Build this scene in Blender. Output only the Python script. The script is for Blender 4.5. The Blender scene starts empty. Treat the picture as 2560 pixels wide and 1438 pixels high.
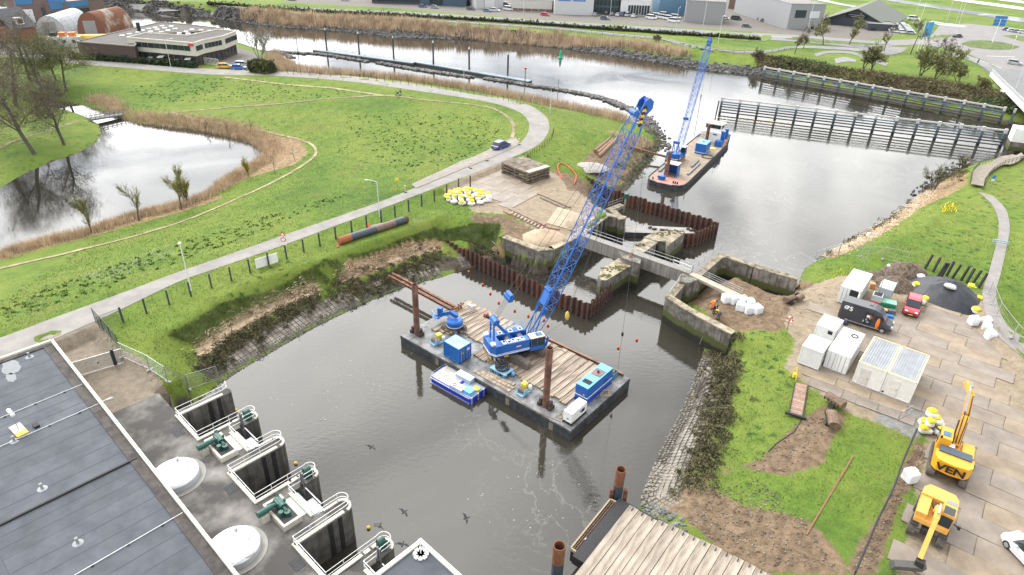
import bpy,bmesh,math,random
import numpy as np
from mathutils import Vector,Matrix
R=math.radians
SC=bpy.context.scene
COL=SC.collection
rng=np.random.default_rng(7)
random.seed(7)
# --------- camera
F_PX,PITCH,ROLL,CAM_H=1650.5,R(30.176),R(1.944),46.457
_cp,_sp=math.cos(PITCH),math.sin(PITCH)
FWD=np.array([0,_cp,-_sp]);_UP=np.array([0,_sp,_cp]);_RT=np.array([1.0,0,0])
CR=math.cos(ROLL)*_RT+math.sin(ROLL)*_UP
CU=-math.sin(ROLL)*_RT+math.cos(ROLL)*_UP
CAM=np.array([0,0,CAM_H])
cd=bpy.data.cameras.new('camera');cam=bpy.data.objects.new('camera',cd);COL.objects.link(cam)
cd.sensor_fit='HORIZONTAL';cd.sensor_width=36.0;cd.lens=36.0*F_PX/2560
cd.clip_start=0.5;cd.clip_end=9000
cam.matrix_world=Matrix(((CR[0],CU[0],-FWD[0],0),(CR[1],CU[1],-FWD[1],0),(CR[2],CU[2],-FWD[2],CAM_H),(0,0,0,1)))
SC.camera=cam
# --------- sky, sun, exposure
SUN_AZ,SUN_EL=-48.0,50.0
sd=Vector((math.sin(R(SUN_AZ))*math.cos(R(SUN_EL)),math.cos(R(SUN_AZ))*math.cos(R(SUN_EL)),math.sin(R(SUN_EL))))
W=bpy.data.worlds.new('World');SC.world=W;W.use_nodes=True
nt=W.node_tree;nt.nodes.clear()
def nn(t,**k):
 n=nt.nodes.new(t)
 for a,b in k.items():setattr(n,a,b)
 return n
out=nn('ShaderNodeOutputWorld');bg=nn('ShaderNodeBackground')
sky=nn('ShaderNodeTexSky',sky_type='NISHITA',sun_disc=False,sun_elevation=R(SUN_EL),sun_rotation=R(SUN_AZ),air_density=1.0,dust_density=2.5)
tc=nn('ShaderNodeTexCoord');sep=nn('ShaderNodeSeparateXYZ')
nt.links.new(tc.outputs['Generated'],sep.inputs[0])
zc=nn('ShaderNodeMath',operation='MAXIMUM');zc.inputs[1].default_value=0.0;nt.links.new(sep.outputs[2],zc.inputs[0])
za=nn('ShaderNodeMath',operation='ADD');za.inputs[1].default_value=0.16;nt.links.new(zc.outputs[0],za.inputs[0])
dv=nn('ShaderNodeVectorMath',operation='DIVIDE');cmb=nn('ShaderNodeCombineXYZ')
for i in range(3):nt.links.new(za.outputs[0],cmb.inputs[i])
nt.links.new(tc.outputs['Generated'],dv.inputs[0]);nt.links.new(cmb.outputs[0],dv.inputs[1])
cl=nn('ShaderNodeTexNoise');cl.inputs['Scale'].default_value=1.25;cl.inputs['Detail'].default_value=6;cl.inputs['Roughness'].default_value=0.58;cl.inputs['Distortion'].default_value=0.5
mp=nn('ShaderNodeMapping');mp.inputs['Location'].default_value=(3.1,1.7,0.4);nt.links.new(dv.outputs[0],mp.inputs[0]);nt.links.new(mp.outputs[0],cl.inputs['Vector'])
cr=nn('ShaderNodeValToRGB');cr.color_ramp.elements[0].position=0.41;cr.color_ramp.elements[0].color=(0.42,0.45,0.5,1)
cr.color_ramp.elements[1].position=0.6;cr.color_ramp.elements[1].color=(1.75,1.74,1.7,1)
nt.links.new(cl.outputs['Fac'],cr.inputs[0])
dt=nn('ShaderNodeVectorMath',operation='DOT_PRODUCT');dt.inputs[1].default_value=sd;nt.links.new(tc.outputs['Generated'],dt.inputs[0])
gl=nn('ShaderNodeMapRange');gl.inputs[1].default_value=0.2;gl.inputs[2].default_value=1.0;gl.inputs[3].default_value=1.0;gl.inputs[4].default_value=2.75
nt.links.new(dt.outputs['Value'],gl.inputs[0])
el=nn('ShaderNodeFloatCurve');cv=el.mapping.curves[0]
for k,(x,y) in enumerate(((0,.74),(.2,.74),(.45,.68),(.75,.55),(1,.38))):
 if k in (0,4):cv.points[0 if k==0 else -1].location=(x,y)
 else:cv.points.new(x,y)
el.mapping.update();nt.links.new(zc.outputs[0],el.inputs['Value'])
ge=nn('ShaderNodeMath',operation='MULTIPLY');nt.links.new(gl.outputs[0],ge.inputs[0]);nt.links.new(el.outputs[0],ge.inputs[1])
g2=nn('ShaderNodeMath',operation='MULTIPLY');g2.inputs[1].default_value=1.75;nt.links.new(ge.outputs[0],g2.inputs[0])
mg=nn('ShaderNodeVectorMath',operation='SCALE');nt.links.new(cr.outputs[0],mg.inputs[0]);nt.links.new(g2.outputs[0],mg.inputs['Scale'])
sk=nn('ShaderNodeVectorMath',operation='SCALE');sk.inputs['Scale'].default_value=0.10;nt.links.new(sky.outputs[0],sk.inputs[0])
cm=nn('ShaderNodeMixRGB');cm.inputs[0].default_value=0.86;nt.links.new(sk.outputs[0],cm.inputs[1]);nt.links.new(mg.outputs[0],cm.inputs[2])
nt.links.new(cm.outputs[0],bg.inputs[0]);bg.inputs[1].default_value=1.0
nt.links.new(bg.outputs[0],out.inputs[0])
sl=bpy.data.lights.new('sun','SUN');sl.energy=1.1;sl.angle=R(14);sl.color=(1.0,0.96,0.9)
so=bpy.data.objects.new('sun',sl);COL.objects.link(so);so.rotation_euler=(-sd).to_track_quat('-Z','Y').to_euler()
SC.view_settings.view_transform='Standard';SC.view_settings.look='None';SC.view_settings.gamma=1.0
SC.view_settings.exposure=0.5;SC.view_settings.use_curve_mapping=False
SC.cycles.max_bounces=5;SC.cycles.diffuse_bounces=2;SC.cycles.glossy_bounces=3;SC.cycles.transmission_bounces=3;SC.cycles.transparent_max_bounces=6
# --------- helpers
def G(px,py,z=0.0):
 "point of the place seen at photo pixel (px,py) if it lies at height z"
 d=FWD+CR*((px-1280)/F_PX)+CU*((719-py)/F_PX)
 return CAM+d*((z-CAM_H)/d[2])
def G2(q,z=0.0):
 return G(q[0],q[1],q[2] if len(q)>2 else z)
MATS={}
def M(name,c=(.5,.5,.5),rough=.6,metal=0.0,var=.12,scale=3.0,c2=None,bump=0.0,bscale=20.0,streak=0.0,spec=.5,dirt=0.0,alpha=1.0,emit=None,fine=0.0,thr=(.35,.65),stretch=None,coat=0.0):
 "procedural material: base colour with soft noise variation, dirt and fine relief"
 if name in MATS:return MATS[name]
 m=bpy.data.materials.new(name);m.use_nodes=True;t=m.node_tree;N=t.nodes;L=t.links
 b=N['Principled BSDF'];b.inputs['Roughness'].default_value=rough;b.inputs['Metallic'].default_value=metal
 b.inputs['Specular IOR Level'].default_value=spec
 if coat:b.inputs['Coat Weight'].default_value=coat;b.inputs['Coat Roughness'].default_value=.15
 if alpha<1:b.inputs['Alpha'].default_value=alpha
 tc=N.new('ShaderNodeTexCoord');co=tc.outputs['Object']
 if stretch:
  mp=N.new('ShaderNodeMapping');mp.inputs['Scale'].default_value=stretch;L.new(co,mp.inputs[0]);co2=mp.outputs[0]
 else:co2=co
 n=N.new('ShaderNodeTexNoise');n.inputs['Scale'].default_value=scale;n.inputs['Detail'].default_value=5;n.inputs['Roughness'].default_value=.6;L.new(co2,n.inputs['Vector'])
 r=N.new('ShaderNodeValToRGB');L.new(n.outputs['Fac'],r.inputs[0])
 lo=tuple(max(0,x*(1-var)) for x in c);hi=tuple(min(1,x*(1+var)) for x in (c2 or c))
 r.color_ramp.elements[0].position=thr[0];r.color_ramp.elements[0].color=(*lo,1)
 r.color_ramp.elements[1].position=thr[1];r.color_ramp.elements[1].color=(*hi,1)
 col=r.outputs[0]
 oi=N.new('ShaderNodeObjectInfo')
 hv=N.new('ShaderNodeHueSaturation');mr=N.new('ShaderNodeMapRange');mr.inputs[3].default_value=1-var*.8;mr.inputs[4].default_value=1+var*.8
 L.new(oi.outputs['Random'],mr.inputs[0]);L.new(mr.outputs[0],hv.inputs['Value']);L.new(col,hv.inputs['Color']);col=hv.outputs[0]
 if dirt>0:
  n2=N.new('ShaderNodeTexNoise');n2.inputs['Scale'].default_value=scale*.6+.3;n2.inputs['Detail'].default_value=9;n2.inputs['Roughness'].default_value=.7;n2.inputs['Distortion'].default_value=.6
  mp2=N.new('ShaderNodeMapping');mp2.inputs['Scale'].default_value=(1,1,.25);L.new(co,mp2.inputs[0]);L.new(mp2.outputs[0],n2.inputs['Vector'])
  r2=N.new('ShaderNodeMapRange');r2.inputs[1].default_value=.5;r2.inputs[2].default_value=.75;r2.inputs[3].default_value=0;r2.inputs[4].default_value=dirt;L.new(n2.outputs['Fac'],r2.inputs[0])
  mx=N.new('ShaderNodeMixRGB');L.new(r2.outputs[0],mx.inputs[0]);L.new(col,mx.inputs[1]);mx.inputs[2].default_value=(.12,.09,.06,1);col=mx.outputs[0]
 if streak>0:
  n3=N.new('ShaderNodeTexNoise');n3.inputs['Scale'].default_value=2.2;n3.inputs['Detail'].default_value=6
  mp3=N.new('ShaderNodeMapping');mp3.inputs['Scale'].default_value=(1.5,1.5,.08);L.new(co,mp3.inputs[0]);L.new(mp3.outputs[0],n3.inputs['Vector'])
  r3=N.new('ShaderNodeMapRange');r3.inputs[1].default_value=.45;r3.inputs[2].default_value=.7;r3.inputs[4].default_value=streak;L.new(n3.outputs['Fac'],r3.inputs[0])
  mx=N.new('ShaderNodeMixRGB');L.new(r3.outputs[0],mx.inputs[0]);L.new(col,mx.inputs[1]);mx.inputs[2].default_value=(.035,.03,.024,1);col=mx.outputs[0]
 L.new(col,b.inputs['Base Color'])
 if bump>0:
  nb=N.new('ShaderNodeTexNoise');nb.inputs['Scale'].default_value=bscale;nb.inputs['Detail'].default_value=4;L.new(co2,nb.inputs['Vector'])
  bp=N.new('ShaderNodeBump');bp.inputs['Strength'].default_value=min(1,bump);bp.inputs['Distance'].default_value=.05;L.new(nb.outputs['Fac'],bp.inputs['Height']);L.new(bp.outputs[0],b.inputs['Normal'])
 if emit:b.inputs['Emission Color'].default_value=(*c,1);b.inputs['Emission Strength'].default_value=emit
 MATS[name]=m
 return m
class MB:
 "collects simple shapes into one mesh"
 def __init__(s):s.v=[];s.f=[]
 def add(s,vs,fs):
  k=len(s.v);s.v+=[tuple(map(float,q)) for q in vs];s.f+=[tuple(i+k for i in f) for f in fs];return s
 def box(s,c,d,rz=0.0,ry=0.0,rx=0.0,top=1.0):
  hx,hy,hz=d[0]/2,d[1]/2,d[2]/2
  q=[(-hx,-hy,-hz),(hx,-hy,-hz),(hx,hy,-hz),(-hx,hy,-hz),(-hx*top,-hy*top,hz),(hx*top,-hy*top,hz),(hx*top,hy*top,hz),(-hx*top,hy*top,hz)]
  if rz or ry or rx:
   m=Matrix.Rotation(rz,3,'Z')@Matrix.Rotation(ry,3,'Y')@Matrix.Rotation(rx,3,'X');q=[m@Vector(x) for x in q]
  return s.add([(x[0]+c[0],x[1]+c[1],x[2]+c[2]) for x in q],[(3,2,1,0),(4,5,6,7),(0,1,5,4),(1,2,6,5),(2,3,7,6),(3,0,4,7)])
 def cyl(s,a,b,r,r2=None,n=8,cap=True):
  a=Vector(a);b=Vector(b);r2=r if r2 is None else r2;d=b-a
  if d.length<1e-6:return s
  d.normalize();u=d.orthogonal().normalized();w=d.cross(u);vs=[]
  for p,rr in ((a,r),(b,r2)):
   for i in range(n):
    t=2*math.pi*i/n;vs.append(p+u*(rr*math.cos(t))+w*(rr*math.sin(t)))
  fs=[(i,(i+1)%n,n+(i+1)%n,n+i) for i in range(n)]
  if cap:fs+=[tuple(range(n-1,-1,-1)),tuple(range(n,2*n))]
  return s.add(vs,fs)
 def tube(s,pts,r,n=5):
  for a,b in zip(pts[:-1],pts[1:]):s.cyl(a,b,r,n=n)
  return s
 def bar(s,a,b,w,h=None):
  "square bar from a to b"
  a=Vector(a);b=Vector(b);h=h or w;d=b-a
  if d.length<1e-6:return s
  d.normalize();up=Vector((0,0,1)) if abs(d.z)<.95 else Vector((0,1,0));u=d.cross(up).normalized()*w/2;v=u.cross(d).normalized()*h/2
  q=[]
  for p in (a,b):q+=[p-u-v,p+u-v,p+u+v,p-u+v]
  return s.add(q,[(3,2,1,0),(4,5,6,7),(0,1,5,4),(1,2,6,5),(2,3,7,6),(3,0,4,7)])
 def prism(s,poly,z0,z1,hole=None):
  n=len(poly);a=sum(poly[i][0]*poly[(i+1)%n][1]-poly[(i+1)%n][0]*poly[i][1] for i in range(n))
  p=list(poly) if a>0 else list(poly)[::-1]
  z0=z0 if hasattr(z0,'__len__') else [z0]*n;z1=z1 if hasattr(z1,'__len__') else [z1]*n
  if a<=0:z0=list(z0)[::-1];z1=list(z1)[::-1]
  vs=[(q[0],q[1],z0[i]) for i,q in enumerate(p)]+[(q[0],q[1],z1[i]) for i,q in enumerate(p)]
  return s.add(vs,[tuple(range(n-1,-1,-1)),tuple(range(n,2*n))]+[(i,(i+1)%n,n+(i+1)%n,n+i) for i in range(n)])
 def lathe(s,prof,c=(0,0,0),n=16):
  vs=[];fs=[];m=len(prof)
  for r,z in prof:
   for i in range(n):t=2*math.pi*i/n;vs.append((c[0]+r*math.cos(t),c[1]+r*math.sin(t),c[2]+z))
  for j in range(m-1):
   for i in range(n):fs.append((j*n+i,j*n+(i+1)%n,(j+1)*n+(i+1)%n,(j+1)*n+i))
  fs+=[tuple(range(n-1,-1,-1)),tuple(range((m-1)*n,m*n))]
  return s.add(vs,fs)
 def torus(s,c,Rr,r,axis='z',n=14,k=6):
  vs=[];fs=[]
  for i in range(n):
   t=2*math.pi*i/n
   for j in range(k):
    u=2*math.pi*j/k;a=(Rr+r*math.cos(u));q=(a*math.cos(t),a*math.sin(t),r*math.sin(u))
    if axis=='x':q=(q[2],q[0],q[1])
    if axis=='y':q=(q[0],q[2],q[1])
    vs.append((c[0]+q[0],c[1]+q[1],c[2]+q[2]))
    fs.append((i*k+j,((i+1)%n)*k+j,((i+1)%n)*k+(j+1)%k,i*k+(j+1)%k))
  return s.add(vs,fs)
 def blob(s,c,d,n=10,m=6,jit=.12,pw=1.0,flat=None):
  "rounded irregular lump (sack, stone)"
  vs=[];fs=[]
  for j in range(m+1):
   ph=math.pi*j/m
   for i in range(n):
    t=2*math.pi*i/n;k=1+random.uniform(-jit,jit)
    f=lambda x:math.copysign(abs(x)**pw,x)
    z=f(math.cos(ph));rr=abs(math.sin(ph))**pw
    if flat is not None:z=max(z,flat)
    vs.append((c[0]+d[0]/2*rr*f(math.cos(t))*k,c[1]+d[1]/2*rr*f(math.sin(t))*k,c[2]+d[2]/2*z*(1+random.uniform(-jit,jit)*.5)))
  for j in range(m):
   for i in range(n):fs.append((j*n+i,(j+1)*n+i,(j+1)*n+(i+1)%n,j*n+(i+1)%n))
  return s.add(vs,fs)
 def strip(s,A,B,closed=False):
  "surface between two polylines of the same length"
  n=len(A);fs=[(i,i+1,n+i+1,n+i) for i in range(n-1)]
  return s.add(list(A)+list(B),fs)
 def mesh(s,name,smooth=False):
  me=bpy.data.meshes.new(name);me.from_pydata(s.v,[],s.f);me.update()
  if smooth:me.shade_smooth()
  return me
def ob(name,mb,mat,parent=None,smooth=False,loc=None,rz=0.0,**props):
 me=mb.mesh(name,smooth) if isinstance(mb,MB) else mb
 if mat is not None and not me.materials:me.materials.append(mat)
 o=bpy.data.objects.new(name,me);COL.objects.link(o)
 if parent is not None:o.parent=parent
 if loc is not None:o.location=loc
 if rz:o.rotation_euler[2]=rz
 for k,v in props.items():o[k]=v
 return o
def thing(name,label,cat,loc=(0,0,0),rz=0.0,group=None):
 o=bpy.data.objects.new(name,None);COL.objects.link(o);o.location=loc;o.rotation_euler=(0,0,rz)
 o.empty_display_size=.2;o['label']=label;o['category']=cat
 if group:o['group']=group
 return o
def tag(o,label,cat,group=None):
 o['label']=label;o['category']=cat
 if group:o['group']=group
 return o
def struct(o):o['kind']='structure';return o
def dup(o,loc=None,rz=None,label=None,parent=None,scale=None):
 c=o.copy();COL.objects.link(c);c.parent=parent
 if loc is not None:c.location=loc
 if rz is not None:c.rotation_euler[2]=rz
 if label:c['label']=label
 if scale:c.scale=scale if hasattr(scale,'__len__') else (scale,)*3
 for ch in KIDS.get(o.name,o.children):dup(ch,parent=c)
 return c
KIDS={}
# --------- terrain: water bodies, break lines, smooth land between
def axis(a,b,step,lo,hi,gr):
 m=list(np.arange(a,b+1e-6,step));s=step;x=m[0];left=[]
 while x>lo:s*=gr;x-=s;left.append(x)
 s=step;x=m[-1]
 right=[]
 while x<hi:s*=gr;x+=s;right.append(x)
 return np.array(left[::-1]+m+right)
GX=axis(-66,76,.62,-2500,2500,1.035);GY=axis(30,128,.62,5,4200,1.015)
XX,YY=np.meshgrid(GX,GY,indexing='ij')
def wpoly(pts,z=0.0):return np.array([G2(p,z)[:2] for p in pts])
def inside(P,X,Y):
 r=np.zeros(X.shape,bool);n=len(P)
 for i in range(n):
  x1,y1=P[i];x2,y2=P[(i+1)%n]
  if y1==y2:continue
  c=((y1>Y)!=(y2>Y))&(X<(x2-x1)*(Y-y1)/(y2-y1)+x1);r^=c
 return r
def pdist(P,X,Y,closed=True):
 d=np.full(X.shape,1e9);n=len(P)
 for i in range(n if closed else n-1):
  a=P[i];b=P[(i+1)%n];e=b-a;q=max(e@e,1e-9)
  t=np.clip(((X-a[0])*e[0]+(Y-a[1])*e[1])/q,0,1)
  d=np.minimum(d,(X-a[0]-t*e[0])**2+(Y-a[1]-t*e[1])**2)
 return np.sqrt(d)
def dens(pts,k=6):
 "smooth (Catmull-Rom) refinement of a polyline"
 P=[np.array(p,float) for p in pts];o=[]
 for i in range(len(P)-1):
  a,b,c,d=P[max(i-1,0)],P[i],P[i+1],P[min(i+2,len(P)-1)]
  for j in range(k):
   t=j/k;o.append(.5*(2*b+(c-a)*t+(2*a-5*b+4*c-d)*t*t+(3*b-a-3*c+d)*t**3))
 o.append(P[-1]);return o
WALL=3.6
ABL=[(1257,596,WALL),(1348,630,WALL),(1384,626,WALL),(1464,585,WALL),(1521,542,WALL),(1562,549,WALL),(1540,527,WALL),(1500,512,WALL)]
ABR=[(1996,695,WALL),(1889,664,WALL),(1821,640,WALL),(1796,637,WALL),(1730,692,WALL),(1704,687,WALL),(1690,715,WALL),(1663,744,WALL),(1717,779,WALL),(1827,837,WALL)]
NORTH=[(-900,-75),(-300,-30),(100,5),(280,24),(400,33),(530,42),(700,66),(860,77),(1000,92),(1130,96),(1250,105),(1400,118),(1560,140),(1700,163),(1800,178),(1900,187),(2000,209),(2150,239),(2300,268),(2450,296),(2600,325),(3000,400)]
EAST=[(3100,560),(2700,420),(2560,402),(2470,400),(2420,408),(2365,440),(2325,462),(2290,500),(2230,545),(2160,585),(2080,630),(2010,672)]
BASR=[(1762,868),(1752,900),(1735,950),(1700,1035),(1660,1110),(1620,1200),(1602,1250),(1585,1300),(1560,1438),(1530,1650)]
BASL=[(300,1900),(200,1300),(452,1045),(548,958),(640,903),(700,868),(800,812),(940,745),(1000,722),(1060,704),(1110,692),(1165,672),(1235,662),(1290,655)]
PENIN=[(1490,488,.3),(1553,478),(1567,479),(1616,415),(1642,380),(1656,360),(1650,345),(1632,325),(1608,312),(1580,306),(1530,294),(1450,279),(1350,259),(1250,236),(1150,216),(1050,201),(900,187),(800,180),(745,172),(700,160),(690,148),(680,130),(650,125),(610,110),(560,105),(400,75),(280,62),(150,40),(-300,25),(-900,-30)]
RIVER=np.vstack([wpoly(NORTH),wpoly(EAST),wpoly(ABR),wpoly(BASR),wpoly(BASL),wpoly(ABL),wpoly(PENIN)])
POND_Z=.6
PONDPX=[(0,632),(100,602),(230,575),(330,540),(450,510),(520,490),(545,455),(600,430),(640,410),(665,390),(655,370),(620,350),(560,335),(480,322),(400,314),(345,308),(310,296),(260,281),(215,266),(175,258),(120,250),(100,262),(170,276),(215,292),(248,312),(255,335),(240,357),(190,385),(130,405),(60,435),(0,470),(-200,540),(-500,640),(-300,750)]
POND=wpoly(PONDPX,POND_Z)
FULL=np.full(XX.shape,np.nan)
def setline(pts,z=None,k=4,width=1.0):
 Q=np.array([G2(p,z) if len(p)==2 else G2(p) for p in pts]);Q=np.array(dens(Q,k))
 d=np.full(XX.shape,1e9);zz=np.zeros(XX.shape)
 for a,b in zip(Q[:-1],Q[1:]):
  e=b-a;t=np.clip(((XX-a[0])*e[0]+(YY-a[1])*e[1])/max(e[0]**2+e[1]**2,1e-9),0,1)
  dd=np.hypot(XX-a[0]-t*e[0],YY-a[1]-t*e[1]);m=dd<d;d[m]=dd[m];zz[m]=(a[2]+t*e[2])[m]
 lim=np.maximum(width,.75*np.maximum(np.gradient(GX)[:,None],np.gradient(GY)[None,:]));m=d<lim;FULL[m]=zz[m]
def setarea(pts,z):
 m=inside(wpoly(pts,z),XX,YY);FULL[m]=z
ROAD_Z=4.7
ROAD_T=[(-700,1080),(-300,945),(0,845),(130,797),(300,735),(420,690),(520,655),(640,613),(740,578),(850,540),(950,505),(1030,473),(1110,440),(1200,405),(1290,365),(1318,335),(1322,308),(1302,283),(1250,263),(1180,248),(1060,230),(900,207),(780,196),(680,190),(540,187),(430,180),(300,169),(180,159),(60,147),(-300,116)]
ROAD_B=[(-700,1150),(-300,1000),(0,897),(130,850),(290,780),(440,708),(520,679),(640,638),(740,602),(850,561),(950,524),(1030,493),(1110,462),(1200,428),(1330,372),(1366,340),(1373,310),(1355,283),(1300,258),(1190,238),(1060,215),(900,194),(780,184),(680,178),(540,173),(430,167),(300,156),(180,148),(60,136),(-300,104)]
setarea([(0,897),(265,805),(320,900),(440,1010),(440,1100),(300,1438),(-400,1700),(-700,1150)],3.62)
setarea([(1030,475),(1260,385),(1390,440),(1480,500),(1520,535),(1470,575),(1360,560),(1260,540),(1180,545),(1110,500)],4.0)
setline(ROAD_T,ROAD_Z);setline(ROAD_B,ROAD_Z)
setline([((a[0]+b[0])/2,(a[1]+b[1])/2) for a,b in zip(ROAD_T,ROAD_B)],ROAD_Z)
setline([(404,827,4.5),(458,790,4.5),(548,736,4.5),(673,681,4.5),(799,646,4.5),(900,605,4.5),(1000,570,4.5),(1100,535,4.3)])
setline([(505,880,1.8),(560,840,1.8),(640,795,1.7),(720,755,1.6),(800,730,1.6),(900,690,1.5),(1000,650,1.5),(1090,625,1.4)],width=.5)
setline([(265,815,4.4),(300,860,4.2),(400,930,4.0),(470,975,3.9),(540,945,3.6)])
setline([(1262,592,3.4),(1345,622,3.4),(1384,618,3.4),(1455,580,3.5)],width=1.2)
setline([(1110,592,2.2),(1180,610,1.9),(1250,640,.8)],width=.6)
setline([(1400,300,4.2),(1420,340,4.2),(1390,390,4.0)]);setline([(1480,330,3.4),(1500,390,2.4),(1440,420,3.2)])
setline([(1560,330,1.7),(1600,350,1.2),(1600,380,1.2),(1560,430,1.2)])
setarea([(1940,760),(2060,720),(2130,690),(2460,760),(2560,800),(2900,900),(2900,1700),(2100,1700),(2180,1300),(2230,1120),(2080,1010),(1985,905)],3.5)
setarea([(1800,730),(1760,770),(1800,800),(1880,790),(1900,720),(1840,690)],2.6)
setline([(1780,930,2.6),(1810,1000,2.6),(1800,1100,2.5),(1780,1200,2.6),(1700,1330,2.8)]);setline([(2000,960,3.4),(2090,1120,3.4),(2080,1300,3.4),(1950,1400,3.2)])
setline([(1850,850,3.3),(1930,840,3.5),(1990,860,3.5)])
PATH_A=[(2560,388),(2500,400),(2440,430),(2424,460),(2445,480),(2478,510),(2494,545),(2496,580),(2488,620),(2472,680),(2455,740),(2478,820),(2540,880),(2640,960)]
PATH_B=[(2560,405),(2520,414),(2478,440),(2458,466),(2482,490),(2512,520),(2522,550),(2524,580),(2516,620),(2503,680),(2490,740),(2515,810),(2570,850),(2660,910)]
setline(PATH_A,4.2);setline(PATH_B,4.2)
setline([(2640,420,4.8),(2640,560,4.8),(2640,700,4.8)]);setline([(2200,640,3.6),(2330,560,3.6),(2400,500,3.6),(2420,580,4.0)])
FROAD_A=[(-900,-110),(-300,-60),(200,-12),(520,8),(800,22),(1000,30),(1250,44),(1500,60),(1700,72),(1880,84),(2050,95),(2180,108)]
FROAD_B=[(-900,-104),(-300,-52),(200,-4),(520,17),(800,31),(1000,40),(1250,55),(1500,72),(1700,85),(1880,97),(2050,110),(2180,125)]
setline(FROAD_A,4.2);setline(FROAD_B,4.2)
setline([(600,0,3),(1000,12,3),(1250,26,3),(1500,40,3),(1750,55,3),(1900,68,3.0)]);setline([(1250,-25,3),(1700,0,3),(2000,30,3)])
setline([(280,12,3.6),(700,36,3.6),(1000,57,3.6),(1250,76,3.6),(1500,93,3.6),(1650,110,3.6),(1780,130,3.4)])
CYC_A=[(200,0),(520,20),(800,36),(1000,46),(1250,60),(1400,70),(1560,85),(1640,92),(1700,105),(1780,121),(1860,127),(1930,124),(1990,115),(2100,118),(2220,128)]
CYC_B=[(200,4),(520,25),(800,40),(1000,50),(1250,65),(1400,75),(1560,91),(1640,98),(1700,113),(1780,129),(1860,134),(1930,131),(1990,121),(2100,125),(2220,136)]
setline(CYC_A,4.2,width=.6)
RDB=[(2150,105),(2300,108),(2420,120),(2560,160),(2700,200),(2700,60),(2560,60),(2400,60)]
setline([(1950,150,3.6),(2100,178,3.6),(2300,205,3.8),(2450,225,4.0),(2520,235,4.2)]);setline([(1960,175,1.5),(2150,215,1.5),(2300,245,1.5),(2450,275,1.5)],width=.6)
BRG=[(2470,190),(2700,350),(2800,300),(2600,170)]
setline([(1700,-30,.8),(2000,-25,.8),(2300,0,.8),(2600,30,.8),(3000,60,.8)]);setline([(2150,40,2.6),(2300,70,2.6),(2430,85,2.6),(2560,95,2.6)])
FULL[YY>900]=.8
setarea([(-200,130),(180,140),(560,155),(640,160),(660,140),(560,112),(400,85),(280,72),(100,50),(-300,40)],4.3)
setline([(0,360,2.2),(60,345,2.2),(140,320,2.0),(205,305,1.8)]);setline([(-100,250,3.0),(60,230,3),(180,215,3.0),(300,190,3.8)])
setline([(40,410,1.3),(150,365,1.3),(225,325,1.3)],width=.6)
setline([(20,700,2.0),(250,625,2.0),(500,545,2.0),(700,450,2.0),(785,385,2.1),(750,345,2.0),(600,315,2.2),(430,285,2.2)],width=.6)
setline([(700,250,3.2),(950,250,3.6),(1200,330,3.5),(1150,390,3.6)])
setarea([(1880,80),(2150,92),(2330,58),(2700,62),(2700,265),(2560,215),(2480,187),(2400,142),(2250,125),(2050,112),(1880,102)],4.2)
IN_R=inside(RIVER,XX,YY);D_R=pdist(RIVER,XX,YY);IN_P=inside(POND,XX,YY);D_P=pdist(POND,XX,YY)
cell=np.maximum(np.gradient(GX)[:,None],np.gradient(GY)[None,:])+0*XX
FULL[(~IN_R)&(D_R<np.maximum(.8,.8*cell))&np.isnan(FULL)]=np.nan
m=(~IN_R)&(D_R<np.maximum(1.1,.9*cell))&np.isnan(FULL);FULL[m]=.45*np.minimum(D_R[m],1.6)
m=(~IN_P)&(D_P<np.maximum(1.1,.9*cell))&np.isnan(FULL);FULL[m]=POND_Z+.4*np.minimum(D_P[m],1.6)
FULL[IN_R]=-np.minimum(1.8,.45*D_R[IN_R]);FULL[IN_P]=POND_Z-np.minimum(1.6,.5*D_P[IN_P])
def relax():
 fix=~np.isnan(FULL);Z=np.where(fix,FULL,0.0)
 have=fix.copy();V=Z.copy()
 while not have.all():
  s=np.zeros_like(V);c=np.zeros_like(V)
  for ax in (0,1):
   for d in (1,-1):
    s+=np.roll(V*have,d,ax);c+=np.roll(have.astype(float),d,ax)
  n=(~have)&(c>0);V[n]=s[n]/c[n];have|=n
 gx=np.gradient(GX)[:,None];gy=np.gradient(GY)[None,:];wx=1/gx**2+0*XX;wy=1/gy**2+0*XX
 om=1.0
 for it in range(700):
  P=np.pad(V,1,mode='edge')
  N=(wx*(P[2:,1:-1]+P[:-2,1:-1])+wy*(P[1:-1,2:]+P[1:-1,:-2]))/(2*(wx+wy))
  V=np.where(fix,FULL,N)
 return V
HZ=relax()
def vnoise(X,Y,s,seed):
 r=np.random.default_rng(seed);T=r.random((256,256));x=X/s;y=Y/s;xi=np.floor(x).astype(int);yi=np.floor(y).astype(int)
 fx=x-xi;fy=y-yi;fx=fx*fx*(3-2*fx);fy=fy*fy*(3-2*fy);g=lambda a,b:T[a%256,b%256]
 return (g(xi,yi)*(1-fx)+g(xi+1,yi)*fx)*(1-fy)+(g(xi,yi+1)*(1-fx)+g(xi+1,yi+1)*fx)*fy
loose=np.isnan(FULL).astype(float)
HZ+=loose*((vnoise(XX,YY,6,1)-.5)*.22+(vnoise(XX,YY,2.2,2)-.5)*.10)*np.clip(np.minimum(D_R,D_P)/4,0,1)
def HT(x,y):
 i=int(np.clip(np.searchsorted(GX,x)-1,0,len(GX)-2));j=int(np.clip(np.searchsorted(GY,y)-1,0,len(GY)-2))
 u=min(max((x-GX[i])/(GX[i+1]-GX[i]),0),1);v=min(max((y-GY[j])/(GY[j+1]-GY[j]),0),1)
 return float(HZ[i,j]*(1-u)*(1-v)+HZ[i+1,j]*u*(1-v)+HZ[i,j+1]*(1-u)*v+HZ[i+1,j+1]*u*v)
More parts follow.
